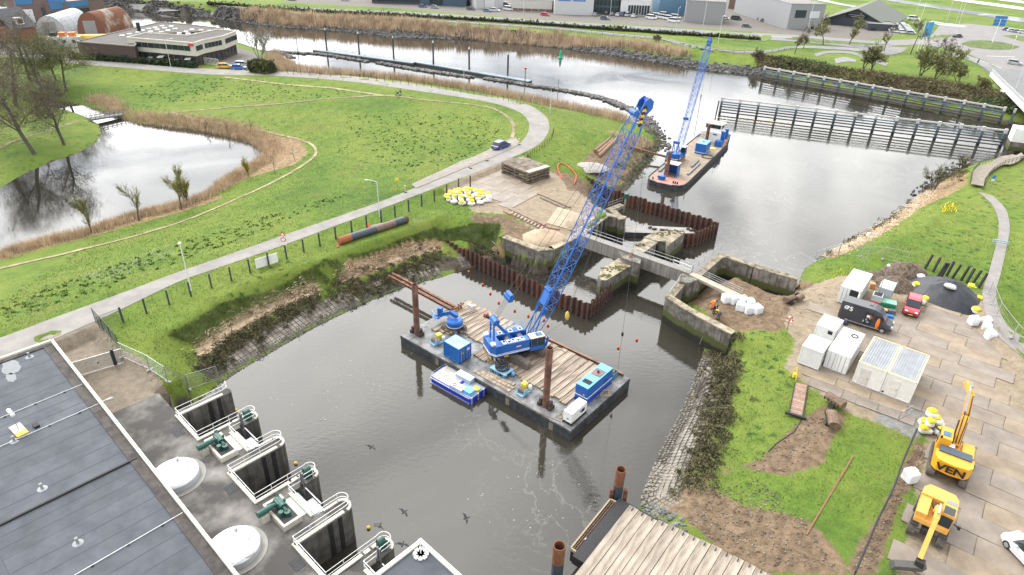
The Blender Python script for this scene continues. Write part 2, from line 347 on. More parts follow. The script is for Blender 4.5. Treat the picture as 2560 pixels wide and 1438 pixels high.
def T(px,py,dz=0.0):
 "point of the ground seen at photo pixel"
 z=3.0
 for k in range(14):
  p=G(px,py,z);z=.5*z+.5*HT(p[0],p[1])
 p=G(px,py,z);return np.array([p[0],p[1],HT(p[0],p[1])+dz])
# --------- ground cover masks (what lies on the ground)
def tpoly(pts):return np.array([T(*p)[:2] for p in pts])
def mask(polys,soft=1.2,draped=True):
 o=np.zeros(XX.shape)
 for P in polys:
  w=tpoly(P) if draped else wpoly(P);near=inside(w,XX,YY);d=pdist(w,XX,YY);s=np.where(near,d,-d);o=np.maximum(o,np.clip(.5+s/(2*soft),0,1))
 return o
def lmask(lines,w,soft=.6):
 o=np.zeros(XX.shape)
 for P in lines:
  d=pdist(np.array([q[:2] for q in dens([T(*p) for p in P],4)]),XX,YY,False);o=np.maximum(o,np.clip(.5+(w/2-d)/(2*soft),0,1))
 return o
SAND=mask([[(1110,470),(1260,395),(1300,400),(1400,440),(1420,480),(1500,520),(1530,545),(1460,585),(1385,620),(1340,575),(1270,535),(1180,530),(1170,500),(1125,500)],
[(2000,730),(2100,690),(2300,690),(2460,740),(2560,900),(2700,1000),(2700,1600),(2230,1500),(2300,1200),(2320,1070),(2200,1060),(2110,1030),(1960,920),(1990,860),(1960,810)]])
DIRT=mask([[(1690,740),(1710,690),(1800,645),(1890,675),(1990,698),(2120,715),(2130,760),(2000,810),(1940,830),(1850,830),(1780,800)],
[(1170,535),(1265,540),(1340,575),(1385,625),(1345,625),(1262,595),(1255,560),(1190,560)],
[(1380,425),(1440,440),(1500,480),(1550,520),(1500,515),(1430,490),(1360,470)],
[(1490,365),(1560,350),(1610,345),(1640,370),(1600,430),(1540,470),(1480,440),(1450,410)],
[(1990,1060),(2060,1010),(2120,1040),(2080,1100),(2060,1160),(1960,1190),(1840,1170),(1760,1210),(1850,1260),(2020,1300),(2080,1360),(2130,1438),(1900,1438),(1760,1340),(1640,1280),(1700,1210),(1790,1185),(1900,1150)],
[(2290,1100),(2330,1130),(2250,1260),(2190,1438),(2110,1438),(2150,1350),(2200,1290),(2240,1200)],
[(2465,770),(2490,830),(2560,930),(2700,1020),(2640,1040),(2520,920),(2440,810)],[(2190,690),(2240,650),(2300,660),(2330,700),(2290,740),(2200,740)]],.9)
STRAW=np.maximum(mask([[(545,470),(640,430),(670,385),(640,350),(560,330),(480,318),(330,290),(350,300),(500,300),(640,330),(750,350),(770,380),(740,410),(620,445),(560,475)],
[(495,885),(560,838),(640,792),(720,752),(790,722),(795,728),(725,758),(645,799),(565,845),(505,893)],[(2050,640),(2150,590),(2260,525),(2330,470),(2400,430),(2420,460),(2300,520),(2180,600),(2090,645)]],1.2),
lmask([[(0,645),(230,585),(450,525),(540,495)],[(880,685),(1000,640),(1090,615)],[(1170,640),(1240,640)],[(1530,330),(1600,350)]],2.2))
MUD=np.maximum(mask([[(530,950),(640,890),(800,800),(960,730),(1100,680),(1180,660),(1110,640),(1000,670),(850,730),(720,790),(600,850),(480,915)],[(1790,860),(1840,880),(1830,1000),(1780,1090),(1730,1190),(1690,1250),(1600,1260),(1650,1130),(1720,1000),(1755,900)],
[(1100,640),(1190,650),(1250,640),(1290,660),(1150,690)],[(1640,330),(1665,365),(1610,440),(1560,485),(1540,480),(1600,420),(1640,380)]],.8),
np.clip(1.2-D_R/2.2,0,1)*(~IN_R)*(YY>100),np.clip(1.1-D_P/.9,0,1)*(~IN_P))
UNDER=(IN_R|IN_P).astype(float);MUD=np.maximum(MUD,UNDER)
PAVE=mask([[(120,850),(245,800),(300,870),(370,905),(400,950),(440,1010),(430,1040),(300,1060),(200,950)]],.3)
TRACK=(.62*lmask([[(0,905),(290,785),(520,682)],[(700,592),(850,537),(1000,484)],[(130,797),(420,692),(640,614),(850,542),(1000,487)],[(1180,408),(1280,365)]],.9,.9))
FAR=mask([[(1300,45),(1900,80),(2150,105),(2250,85),(2050,30),(1900,-40),(900,-60),(700,5),(1000,22)]],1.5)
FARYARD=mask([[(-200,130),(180,140),(560,158),(640,162),(655,140),(560,112),(400,85),(280,72),(100,50),(-300,40)]],1.0)
PAVED=np.maximum(FAR,FARYARD);SLUDGE=mask([[(2220,1020),(2290,985),(2340,960),(2370,1000),(2390,1050),(2340,1085),(2320,1075),(2290,1100),(2180,1050)]],.9)
DITCH=np.zeros(XX.shape)
def attr(me,name,a):
 at=me.attributes.new(name,'FLOAT','POINT');at.data.foreach_set('value',a.astype(np.float32).ravel())
def gridmesh(name,X,Y,Z):
 a,b=X.shape;me=bpy.data.meshes.new(name);V=np.stack([X,Y,Z],-1).reshape(-1,3)
 i=np.arange(a*b).reshape(a,b);F=np.stack([i[:-1,:-1],i[1:,:-1],i[1:,1:],i[:-1,1:]],-1).reshape(-1,4)
 me.vertices.add(len(V));me.vertices.foreach_set('co',V.astype(np.float32).ravel());me.loops.add(F.size);me.loops.foreach_set('vertex_index',F.ravel().astype(np.int32))
 me.polygons.add(len(F));me.polygons.foreach_set('loop_start',np.arange(0,F.size,4,dtype=np.int32));me.update(calc_edges=True);me.shade_smooth();return me
gme=gridmesh('ground',XX,YY,HZ)
for nme,a in (('sand',SAND),('dirt',DIRT),('straw',STRAW),('mud',MUD),('pave',PAVE),('track',TRACK),('paved',PAVED),('sludge',SLUDGE)):attr(gme,nme,a)
def ground_mat():
 m=bpy.data.materials.new('ground_cover');m.use_nodes=True;t=m.node_tree;N=t.nodes;L=t.links;b=N['Principled BSDF'];b.inputs['Roughness'].default_value=.9;b.inputs['Specular IOR Level'].default_value=.2
 geo=N.new('ShaderNodeNewGeometry');P=geo.outputs['Position']
 def noise(s,d=4,rg=.6,dist=0.0):
  n=N.new('ShaderNodeTexNoise');n.inputs['Scale'].default_value=s;n.inputs['Detail'].default_value=d;n.inputs['Roughness'].default_value=rg;n.inputs['Distortion'].default_value=dist;L.new(P,n.inputs['Vector']);return n.outputs['Fac']
 def ramp(f,stops):
  r=N.new('ShaderNodeValToRGB');e=r.color_ramp.elements
  while len(e)<len(stops):e.new(.5)
  for q,(p,c) in zip(e,stops):q.position=p;q.color=(*c,1)
  L.new(f,r.inputs[0]);return r.outputs[0]
 def mix(f,a,c,mode='MIX'):
  x=N.new('ShaderNodeMixRGB');x.blend_type=mode
  for s,q in ((x.inputs[0],f),(x.inputs[1],a),(x.inputs[2],c)):
   if isinstance(q,(int,float)):s.default_value=q
   elif isinstance(q,tuple):s.default_value=(*q,1)
   else:L.new(q,s)
  return x.outputs[0]
 n1=noise(.045,5);n2=noise(.5,6,.7);n3=noise(4.5,5,.75)
 g=ramp(n1,[(.3,(.065,.12,.02)),(.45,(.105,.165,.026)),(.58,(.145,.19,.036)),(.72,(.115,.175,.03))])
 g2=ramp(n2,[(.28,(.62,.7,.6)),(.5,(1,1,1)),(.72,(1.2,1.12,1.0))]);g=mix(1.0,g,g2,'MULTIPLY')
 g3=ramp(n3,[(.3,(.7,.75,.7)),(.5,(1,1,1)),(.75,(1.25,1.2,1.1))]);g=mix(1.0,g,g3,'MULTIPLY')
 vo=N.new('ShaderNodeTexVoronoi');vo.inputs['Scale'].default_value=.75;vo.inputs['Randomness'].default_value=1;
 wp=N.new('ShaderNodeVectorMath');wp.operation='ADD';nd=N.new('ShaderNodeTexNoise');nd.inputs['Scale'].default_value=2.5;L.new(P,nd.inputs['Vector']);L.new(P,wp.inputs[0]);L.new(nd.outputs['Color'],wp.inputs[1]);L.new(wp.outputs[0],vo.inputs['Vector'])
 tf=ramp(vo.outputs['Distance'],[(.16,(1,1,1)),(.34,(0,0,0))]);sel=ramp(noise(.05,3),[(.47,(0,0,0)),(.6,(1,1,1))])
 g=mix(mix(1.0,tf,sel,'MULTIPLY'),g,(.03,.072,.016))
 g=mix(ramp(noise(.11,5,.65),[(.56,(0,0,0)),(.74,(.55,.55,.55))]),g,(.17,.15,.05))
 fine=noise(9,4,.8);mid=noise(1.3,6,.65)
 def layer(col,name,tint_lo,tint_hi,edge=.55,s=mid):
  a=N.new('ShaderNodeAttribute');a.attribute_name=name
  k=N.new('ShaderNodeMath');k.operation='MULTIPLY_ADD';L.new(s,k.inputs[0]);k.inputs[1].default_value=edge*1.6;L.new(a.outputs['Fac'],k.inputs[2])
  mr=N.new('ShaderNodeMapRange');mr.inputs[1].default_value=.42+edge*.8;mr.inputs[2].default_value=.58+edge*.8;L.new(k.outputs[0],mr.inputs[0])
  return mix(mr.outputs[0],col,mix(1.0,ramp(mid,[(.3,tint_lo),(.7,tint_hi)]),ramp(fine,[(.25,(.72,.7,.68)),(.7,(1.2,1.18,1.15))]),'MULTIPLY')),mr.outputs[0]
 c,_=layer(g,'straw',(.15,.10,.055),(.34,.25,.15))
 c,_=layer(c,'track',(.26,.21,.12),(.36,.30,.19),.3)
 c,_=layer(c,'dirt',(.085,.058,.038),(.24,.175,.115),.5)
 c,_=layer(c,'sand',(.2,.16,.115),(.33,.275,.205),.5)
 c,_=layer(c,'pave',(.17,.145,.115),(.27,.23,.18),.35)
 c,_=layer(c,'paved',(.13,.12,.11),(.2,.19,.175),.2)
 c,_=layer(c,'sludge',(.15,.15,.148),(.27,.268,.26),.4)
 c,mf=layer(c,'mud',(.035,.03,.024),(.11,.095,.075),.45)
 L.new(c,b.inputs['Base Color'])
 bp=N.new('ShaderNodeBump');bp.inputs['Strength'].default_value=.9;bp.inputs['Distance'].default_value=.12;ad=N.new('ShaderNodeMath');ad.operation='ADD';L.new(n3,ad.inputs[0]);L.new(n2,ad.inputs[1]);L.new(ad.outputs[0],bp.inputs['Height']);L.new(bp.outputs[0],b.inputs['Normal'])
 return m
ground=struct(ob('ground',gme,ground_mat()))
# --------- water
def water_mat(name,body,wave=.34,rough=.04,tint=(1,1,1)):
 m=bpy.data.materials.new(name);m.use_nodes=True;t=m.node_tree;N=t.nodes;L=t.links;b=N['Principled BSDF']
 b.inputs['Roughness'].default_value=rough;b.inputs['IOR'].default_value=1.56;b.inputs['Specular IOR Level'].default_value=.5
 geo=N.new('ShaderNodeNewGeometry');n0=N.new('ShaderNodeTexNoise');n0.inputs['Scale'].default_value=.03;n0.inputs['Detail'].default_value=5;n0.inputs['Distortion'].default_value=1.2;L.new(geo.outputs['Position'],n0.inputs['Vector'])
 r=N.new('ShaderNodeValToRGB');r.color_ramp.elements[0].position=.35;r.color_ramp.elements[0].color=(*[x*.75 for x in body],1);r.color_ramp.elements[1].position=.7;r.color_ramp.elements[1].color=(*[x*1.25 for x in body],1);L.new(n0.outputs['Fac'],r.inputs[0])
 nf=N.new('ShaderNodeTexNoise');nf.inputs['Scale'].default_value=.11;nf.inputs['Detail'].default_value=6;nf.inputs['Roughness'].default_value=.62;nf.inputs['Distortion'].default_value=2.6;L.new(geo.outputs['Position'],nf.inputs['Vector'])
 rf=N.new('ShaderNodeValToRGB');ef=rf.color_ramp.elements;ef[0].position=.485;ef[0].color=(0,0,0,1);ef[1].position=.5;ef[1].color=(.55,.55,.55,1);ef.new(.515).color=(0,0,0,1);L.new(nf.outputs['Fac'],rf.inputs[0])
 ns=N.new('ShaderNodeTexNoise');ns.inputs['Scale'].default_value=.035;L.new(geo.outputs['Position'],ns.inputs['Vector']);rs=N.new('ShaderNodeMapRange');rs.inputs[1].default_value=.5;rs.inputs[2].default_value=.66;L.new(ns.outputs['Fac'],rs.inputs[0])
 mf=N.new('ShaderNodeMath');mf.operation='MULTIPLY';L.new(rf.outputs[0],mf.inputs[0]);L.new(rs.outputs[0],mf.inputs[1]);mxf=N.new('ShaderNodeMixRGB');L.new(mf.outputs[0],mxf.inputs[0]);L.new(r.outputs[0],mxf.inputs[1]);mxf.inputs[2].default_value=(.2,.19,.17,1);L.new(mxf.outputs[0],b.inputs['Base Color'])
 a=N.new('ShaderNodeTexNoise');a.inputs['Scale'].default_value=1.1;a.inputs['Detail'].default_value=3;a.inputs['Roughness'].default_value=.55
 mp=N.new('ShaderNodeMapping');mp.inputs['Scale'].default_value=(1,2.2,1);mp.inputs['Rotation'].default_value=(0,0,.5);L.new(geo.outputs['Position'],mp.inputs[0]);L.new(mp.outputs[0],a.inputs['Vector'])
 n2=N.new('ShaderNodeTexNoise');n2.inputs['Scale'].default_value=.05;n2.inputs['Detail'].default_value=4;n2.inputs['Distortion'].default_value=1.6;L.new(geo.outputs['Position'],n2.inputs['Vector'])
 mr=N.new('ShaderNodeMapRange');mr.inputs[1].default_value=.35;mr.inputs[2].default_value=.65;mr.inputs[3].default_value=wave*.25;mr.inputs[4].default_value=wave;L.new(n2.outputs['Fac'],mr.inputs[0])
 bp=N.new('ShaderNodeBump');bp.inputs['Distance'].default_value=.03;L.new(mr.outputs[0],bp.inputs['Strength']);L.new(a.outputs['Fac'],bp.inputs['Height']);L.new(bp.outputs[0],b.inputs['Normal'])
 mr2=N.new('ShaderNodeMapRange');mr2.inputs[1].default_value=.35;mr2.inputs[2].default_value=.65;mr2.inputs[3].default_value=rough*.6;mr2.inputs[4].default_value=rough*1.7;L.new(n2.outputs['Fac'],mr2.inputs[0]);L.new(mr2.outputs[0],b.inputs['Roughness'])
 return m
WM=water_mat('river_water',(.036,.033,.026))
mb=MB();mb.add([(-2400,10,0),(2400,10,0),(2400,420,0),(-2400,420,0)],[(0,1,2,3)])
struct(ob('river_water',mb,WM))
mb=MB();q=POND;c=q.mean(0);big=[(p[0]+(p[0]-c[0])*.02,p[1]+(p[1]-c[1])*.02,POND_Z) for p in q]
x0,y0=q.min(0)-3;x1,y1=q.max(0)+3
mb.add([(x0,y0,POND_Z),(x1,y0,POND_Z),(x1,y1,POND_Z),(x0,y1,POND_Z)],[(0,1,2,3)])
struct(ob('pond_water',mb,water_mat('pond_water',(.02,.019,.015),.2)))
def drape(name,A,B,mat,dz=.035,k=5,cross=4,parent=None):
 a=dens([T(*p) for p in A],k);b=dens([T(*p) for p in B],k);mb=MB();rows=[]
 for i in range(cross+1):
  row=[]
  for p,q in zip(a,b):
   x,y=p[0]+(q[0]-p[0])*i/cross,p[1]+(q[1]-p[1])*i/cross;row.append((x,y,HT(x,y)+dz))
  rows.append(row)
 n=len(a);vs=[v for r in rows for v in r];fs=[(i*n+j,i*n+j+1,(i+1)*n+j+1,(i+1)*n+j) for i in range(cross) for j in range(n-1)]
 mb.add(vs,fs);o=ob(name,mb,mat,parent,smooth=True)
 return o if parent else struct(o)
ASPH=M('asphalt_grey',(.26,.245,.225),.85,var=.14,scale=.5,bump=.3,bscale=30)
ASPH2=M('asphalt_cool',(.17,.17,.172),.85,var=.12,scale=.4,bump=.2,bscale=30)
drape('road',ROAD_T,ROAD_B,ASPH)
drape('road',FROAD_A,FROAD_B,ASPH2,.06);drape('cycle_path',CYC_A,CYC_B,M('path_asphalt',(.21,.205,.2),.85,var=.1,scale=.6),.08)
drape('footpath',PATH_A[4:],PATH_B[4:],M('footpath_asphalt',(.22,.205,.19),.85,var=.12,scale=.8),.05)
def ribbon(name,line,w,mat,dz=.07,k=16):
 c=np.array([q[:2] for q in dens([T(*p) for p in line],k)]);t=np.gradient(c,axis=0);t/=np.linalg.norm(t,axis=1)[:,None];nrm=np.stack([-t[:,1],t[:,0]],1)
 ww=w/2*(1+.35*(vnoise(c[:,0],c[:,1],2.0,5)-.5));mb=MB();n=len(c);vs=[]
 for sgn in (-1,0,1):
  for i in range(n):
   x,y=c[i]+nrm[i]*ww[i]*sgn;vs.append((x,y,HT(x,y)+dz))
 mb.add(vs,[(i,i+1,n+i+1,n+i) for i in range(n-1)]+[(n+i,n+i+1,2*n+i+1,2*n+i) for i in range(n-1)])
 return struct(ob(name,mb,mat,smooth=True))
TRK=M('trodden_earth',(.2,.16,.09),.95,var=.25,scale=.7,c2=(.26,.22,.13),bump=.3,bscale=8)
for ln,w in (([(0,672),(200,625),(400,572),(560,512),(690,452),(770,405),(790,378),(765,355),(690,335),(600,316),(500,300),(420,283),(345,287)],.62),([(420,283),(520,274),(700,260),(850,245),(965,240),(1060,250),(1180,262),(1250,280),(1282,310),(1280,345),(1262,360)],.75),([(965,240),(840,222),(700,210),(560,193)],.8),([(-60,395),(0,370),(60,345),(140,322),(222,302)],.9)):
 ribbon('trodden_path',ln,w,TRK)
# --------- pumping station (local axes: x along the building, y towards the basin)
PS=(-27.861,44.4205);PSR=R(-42.3);PZ=3.7
_c,_s=math.cos(PSR),math.sin(PSR)
def P(a,b,z=0.0):return (PS[0]+a*_c-b*_s,PS[1]+a*_s+b*_c,PZ+z)
CONC_D=M('stained_concrete_wall',(.10,.095,.085),.8,var=.35,scale=1.2,streak=.85,bump=.3,bscale=10)
CONC_L=M('cream_concrete',(.52,.49,.42),.7,var=.12,scale=1.5,dirt=.3)
DECK=M('weathered_platform',(.075,.07,.066),.85,var=.3,scale=.28,c2=(.19,.18,.165),thr=(.45,.75),bump=.3,bscale=15,stretch=(1,1,1))
WHITE=M('white_paint',(.74,.74,.72),.45,var=.05,scale=2)
GALV=M('galvanised_steel',(.42,.43,.44),.45,metal=.6,var=.12,scale=3)
BLACK=M('black_rubber',(.018,.018,.02),.7,var=.3,scale=6)
DKGREEN=M('dark_green_paint',(.012,.075,.055),.4,var=.15,scale=3)
plat=thing('intake_platform','grey stained concrete platform with open intake bays beside the basin','platform',(*PS,PZ),PSR)
mb=MB();mb.prism([(-9,-10),(34,-10),(34,0),(-4.2,0),(-9,0)],-5.5,0)
def pier(x0,x1,y0,y1=5.25):
 r=(x1-x0)/2;p=[(x0,y0),(x1,y0)]
 for i in range(9):t=math.pi*i/8;p.append(((x0+x1)/2+r*math.cos(t),y1-r*.75+r*.75*math.sin(t)))
 return p
for x0,x1,y0 in ((0,4.62,0),(10.3,14.95,0),(20.55,34,0)):mb.prism([(x0,y0),(x1+1.5 if x1<30 else x1,y0),(x1+1.5 if x1<30 else x1,2.45),(x0,2.45)],-5.5,0)
ob('slab',mb,DECK,plat)
for i,(x0,x1,y0) in enumerate(((-5.1,-4.2,0),(0,1.25,2.45),(4.62,6.12,2.45),(10.3,11.5,2.45),(14.95,16.45,2.45),(20.55,21.9,2.45),(25.2,34,2.45))):
 mb=MB();mb.prism(pier(x0,x1,y0),-5.5,-.002);ob('pier',mb,CONC_D,plat)
 mb=MB();mb.prism([(p[0],p[1]) for p in pier(x0+.05,x1-.05,y0,5.2)],-.001,.004);ob('pier_top',mb,DECK,plat)
for x0 in (-4.2,6.12,16.45):
 mb=MB();mb.box((x0+2.1,.02,-2.9),(4.2,.05,5.4));mb.box((x0+.02,2.4,-2.9),(.05,4.8,5.7));mb.box((x0+4.18,1.2,-2.9),(.05,2.4,5.7));ob('bay_lining',mb,CONC_D,plat)
 for y in (2.85,3.75):
  mb=MB();mb.box((x0+.07,y,-2.7),(.1,.35,5.5));ob('guide_slot',mb,BLACK,plat)
  mb=MB();mb.box((x0+4.12,y-.4,-2.7),(.1,.3,5.5));ob('guide_slot',mb,BLACK,plat)
def kerb(pts,w=.3,h=.14):
 for a,b in zip(pts[:-1],pts[1:]):
  mb=MB();mb.bar((*a,h/2+.004),(*b,h/2+.004),w,h);ob('kerb',mb,CONC_L,plat)
for x0,x1,nx in ((-4.2,0,1.25),(6.12,10.3,11.5),(16.45,20.55,21.9)):
 kerb([(x0-.16,4.3),(x0-.16,-.15)]);kerb([(x0-.3,-.3+.15),(x1+.3,-.15)]);kerb([(x1+.16,.02),(x1+.16,2.9)]);kerb([(x1+.16,3.1),(x1+.16,3.6)]);kerb([(x1+.16,3.8),(x1+.16,4.7)])
 kerb([(nx,2.3),(nx+3.4,2.3)])
 c0=[((x1+nx)/2+(nx-x1)/2*.85*math.cos(t),4.75+.42*math.sin(t)) for t in [math.pi*i/6 for i in range(7)]]
 kerb(c0,.22)
for xa,xb in ((4.62,6.12),(14.95,16.45)):
 kerb([((xa+xb)/2+(xb-xa)/2*.85*math.cos(t),4.6+.55*math.sin(t)) for t in [math.pi*i/8 for i in range(9)]],.24);kerb([(xa+.12,3.2),(xa+.12,4.5)],.22)
for x0 in (1.25,11.5,21.9):
 mb=MB();mb.box((x0+2.2,3.05,-.6),(1.9,1.1,.12));mb.box((x0+2.9,2.8,.05),(1.0,.5,.1));ob('gate_platform',mb,GALV,plat)
def rail_run(label,pts,h=1.0,step=1.5,mat=None,rails=(1.0,.55),r=.028,name='railing',group=None,closed=False,cat='railing'):
 "handrail on world points: one thing, posts and rails as parts"
 mat=mat or WHITE;o=Vector(pts[0]);t=thing(name,label,cat,o,0,group);q=[Vector(p)-o for p in pts]
 for f in rails:
  mb=MB();mb.tube([p+Vector((0,0,h*f)) for p in q],r,5);ob('rail',mb,mat,t)
 me=None;acc=0.0;spots=[q[0]]
 for a,b in zip(q[:-1],q[1:]):
  L=(b-a).length;n=max(1,round(L/step))
  if L<step*.6:
   acc+=L
   if acc>step*.8:spots.append(b);acc=0
   continue
  for i in range(1,n+1):spots.append(a+(b-a)*i/n)
 for p in spots:
  if me is None:mb=MB();mb.cyl((0,0,0),(0,0,h),r,n=5);me=mb.mesh('post')
  ob('post',me,mat,t,loc=p)
 return t
arc=lambda cx,cy,r,ry,a0,a1,n=8:[(cx+r*math.cos(a0+(a1-a0)*i/n),cy+ry*math.sin(a0+(a1-a0)*i/n)) for i in range(n+1)]
bays=(('uppermost',-4.2,0.0,1.25),('middle',6.12,10.3,11.5),('lowest',16.45,20.55,21.9))
for i,(w,x0,x1,nx) in enumerate(bays):
 left=[(x0-.16,-.15)]+[(x0-.16,3.9)] if i else [(x0-.16,-.15),(x0-.16,4.3),(x0-.4,4.9),(x0-.75,5.0)]
 if i:
  xa=x0-1.5;left=[(x0-.16,-.15),(x0-.16,4.2)]+arc((xa+x0)/2,4.5,.58,.6,0,math.pi)+[(xa+.14,2.75)]
 pts=left[::-1]+[(x1+.16,-.15),(x1+.16,4.3)]+arc((x1+nx)/2,4.6,(nx-x1)/2-.1,.5,math.pi,0)+[(nx-.05,2.3),(nx+3.35,2.3)]
 rail_run(f'white tubular railing round the {w} intake bay of the pumping station',[P(a,b) for a,b in pts],group='white platform railings')
for w,x0 in (('uppermost',.62),('middle',10.9),('lowest',21.2)):
 t=thing('gate_housing',f'dark green rounded gate drive housing on the {w} pier','machine housing',P(x0,4.35),PSR,'green gate drives')
 mb=MB();pr=[(-.3,0),(.3,0),(.3,.75)]+[(.3*math.cos(i*math.pi/8),.75+.32*math.sin(i*math.pi/8)) for i in range(9)]+[(-.3,.75)]
 n=len(pr);mb.add([(x,-.28,z+.01) for x,z in pr]+[(x,.28,z+.01) for x,z in pr],[tuple(range(n)),tuple(range(2*n-1,n-1,-1))]+[(i,n+i,n+(i+1)%n,(i+1)%n) for i in range(n)])
 ob('casing',mb,DKGREEN,t,smooth=False);mb=MB();mb.box((0,-.29,.5),(.4,.02,.45));ob('hatch',mb,M('green_hatch',(.01,.055,.04),.5),t)
for w,x0 in (('uppermost',1.6),('middle',11.8),('lowest',22.2)):
 t=thing('gate_lifting_gear',f'grey steel gate lifting mast in the {w} small bay','lifting gear',P(x0,3.2,-.5),PSR,'gate lifting masts')
 mb=MB();mb.bar((0,0,-1.5),(.15,.1,2.6),.12);mb.bar((.3,0,-1.5),(.42,.1,2.6),.12);mb.bar((0,.05,2.5),(.5,.1,2.5),.1);ob('mast',mb,M('dull_steel',(.16,.165,.18),.5,metal=.5),t)
 mb=MB();mb.box((.25,.05,1.2),(.35,.3,.5));ob('carriage',mb,BLACK,t)
 mb=MB();mb.bar((-.3,-.5,.3),(2.2,-.5,.3),.09);mb.bar((-.3,.4,.3),(2.2,.4,.3),.09);ob('guide_rail',mb,GALV,t)
for w,x0 in (('upper',2.75),('lower',13.1)):
 t=thing('pump_drive',f'dark green screw pump drive on a cream plinth, {w} of the two','pump',P(x0,.75),PSR,'green pump drives on plinths')
 mb=MB();mb.prism([(-1.6,-.8),(1.6,-.8),(1.6,.8),(-1.6,.8)],0,.55);ob('plinth',mb,CONC_L,t)
 mb=MB();mb.box((0,0,.56),(2.7,1.2,.03));ob('grating',mb,BLACK,t)
 mb=MB();mb.box((-.6,-1.25,.35),(.8,.6,.7));ob('motor_block',mb,CONC_L,t)
 mb=MB();mb.cyl((-.55,-1.7,.95),(-.55,-.5,.95),.25,n=12);mb.cyl((-.55,-.5,.95),(-.45,.6,.95),.16,n=10);mb.cyl((-.55,-1.75,.95),(-.55,-1.68,.95),.3,n=12);ob('motor',mb,DKGREEN,t,smooth=False)
 mb=MB();mb.box((-.5,.1,.9),(.75,.65,.6),top=.8);mb.cyl((-.95,.1,.95),(.15,.1,.95),.3,n=12);mb.cyl((.15,.1,.95),(.6,.1,.85),.14,n=8);ob('gearbox',mb,DKGREEN,t)
 mb=MB();mb.cyl((-1.0,.3,.9),(-1.35,.3,1.15),.16,n=8);mb.cyl((.45,-.3,.57),(.45,-.3,1.0),.2,n=10);mb.cyl((.7,.1,.57),(.7,.1,.9),.25,n=10);ob('fittings',mb,DKGREEN,t)
 mb=MB();mb.box((2.35,.55,.02),(1.1,2.4,.03));o=ob('cover_plate',mb,M('pale_steel_plate',(.33,.36,.35),.5,metal=.3,var=.1),t,rz=0);o.location=(-.2,1.7,0);o.rotation_euler[2]=R(90);o.location=(1.2,-.75+.0,0)
 o.location=(.55,-.85,0);
for w,x0 in (('upper',3.3),('lower',13.6)):
 t=thing('tank_dome',f'pale grey steel dome of a pump chamber, {w} of the two beside the flat roof','dome',P(x0,-3.5),PSR,'pale steel domes')
 mb=MB();mb.lathe([(2.35,.005),(2.35,.05),(1.95,.06)],n=32);ob('concrete_apron',mb,M('apron_concrete',(.27,.26,.24),.8,var=.15,scale=1),t)
 mb=MB();mb.lathe([(1.85,.04),(1.85,.55)],n=40);ob('drum',mb,M('silver_paint',(.52,.54,.57),.35,var=.05,metal=.1),t,smooth=False)
 mb=MB();mb.lathe([(1.88,.55),(1.86,.6),(1.6,.74),(1.2,.87),(.7,.96),(.05,1.0)],n=40);ob('cap',mb,M('silver_dome',(.66,.68,.7),.3,var=.05),t,smooth=True)
 mb=MB();mb.lathe([(.1,.9),(.1,1.15),(.17,1.2),(.15,1.3),(.02,1.35)],(-.9,.7,-.1),10);ob('vent',mb,GALV,t)
 mb=MB();mb.lathe([(.22,.8),(.24,1.0),(.2,1.03),(.01,1.04)],(.3,.95,-.08),12);ob('hatch',mb,GALV,t)
 mb=MB();mb.tube([(-.35,-.6,.9),(-.35,-.6,1.1),(.1,-.75,1.1),(.1,-.75,.88)],.03);ob('grab_handle',mb,GALV,t)
for w,x0,y0 in (('upper',-2.1,-1.0),('middle',7.6,-.85),('lower',17.9,-.85)):
 t=thing('floor_grating',f'dark square floor grating on the platform, {w} of three','grating',P(x0,y0),PSR,'floor gratings')
 mb=MB()
 for i in range(9):mb.box((-.5+i*.125,0,.02),(.035,.78,.03))
 ob('bars',mb,M('grating_steel',(.07,.075,.08),.5,metal=.4),t);mb=MB();mb.box((0,0,.008),(1.1,.86,.012));ob('pit',mb,BLACK,t)
# --- main hall: flat dark roof
RZ=3.8;hall=thing('pump_hall','low pump hall with a large dark flat roof and cream roof edge','building',(*PS,PZ),PSR)
ROOFM=M('bitumen_roof',(.058,.066,.082),.75,var=.14,scale=.6,c2=(.07,.078,.094),bump=.5,bscale=60,dirt=.16)
mb=MB();mb.prism([(-19.1,-40),(26,-40),(26,-5.35),(-19.1,-5.35)],-3.7,RZ-.3);ob('wall',mb,M('brown_brick_wall',(.16,.12,.09),.85,var=.2,scale=3),hall)
random.seed(3)
xs=[-19.0,-14.6,-9.9,-6.0,-1.8,3.05,6.5,11.0,15.6,20.2,26]
for i,(a,b) in enumerate(zip(xs[:-1],xs[1:])):
 ys=[-5.4,-15.6,-16.9,-40]
 for j,(c,d) in enumerate(zip(ys[1:],ys[:-1])):
  mb=MB();mb.box(((a+b)/2,(c+d)/2,RZ-.28+.05),(b-a-.012,d-c-.012,.1+.012*(j==1)));ob('roofing_sheet',mb,ROOFM,hall)
me=None
for i,a in enumerate(xs[:-1]):
 for k in (1,2):
  x=a+(xs[i+1]-a)*k/3;mb=MB();mb.box((x,-22.7,RZ-.176),(.05,34.4,.012));ob('lap_seam',mb,M('seam_bitumen',(.053,.06,.075),.8,var=.1,scale=1),hall)
CREAM=M('cream_aluminium',(.60,.57,.47),.45,var=.1,scale=2,dirt=.25)
for k in range(14):
 a=-19.2+k*3.25;mb=MB();mb.box((a+1.62,-5.3,RZ-.05),(3.235,.24,.34));ob('roof_edge_trim',mb,CREAM,hall)
for k in range(11):
 mb=MB();mb.box((-19.2,-7.05-k*3.25,RZ-.05),(.24,3.235,.34));ob('roof_edge_trim',mb,CREAM,hall)
mb=MB();mb.box((3.4,-22.7,RZ-.13),(45,.5,.02));
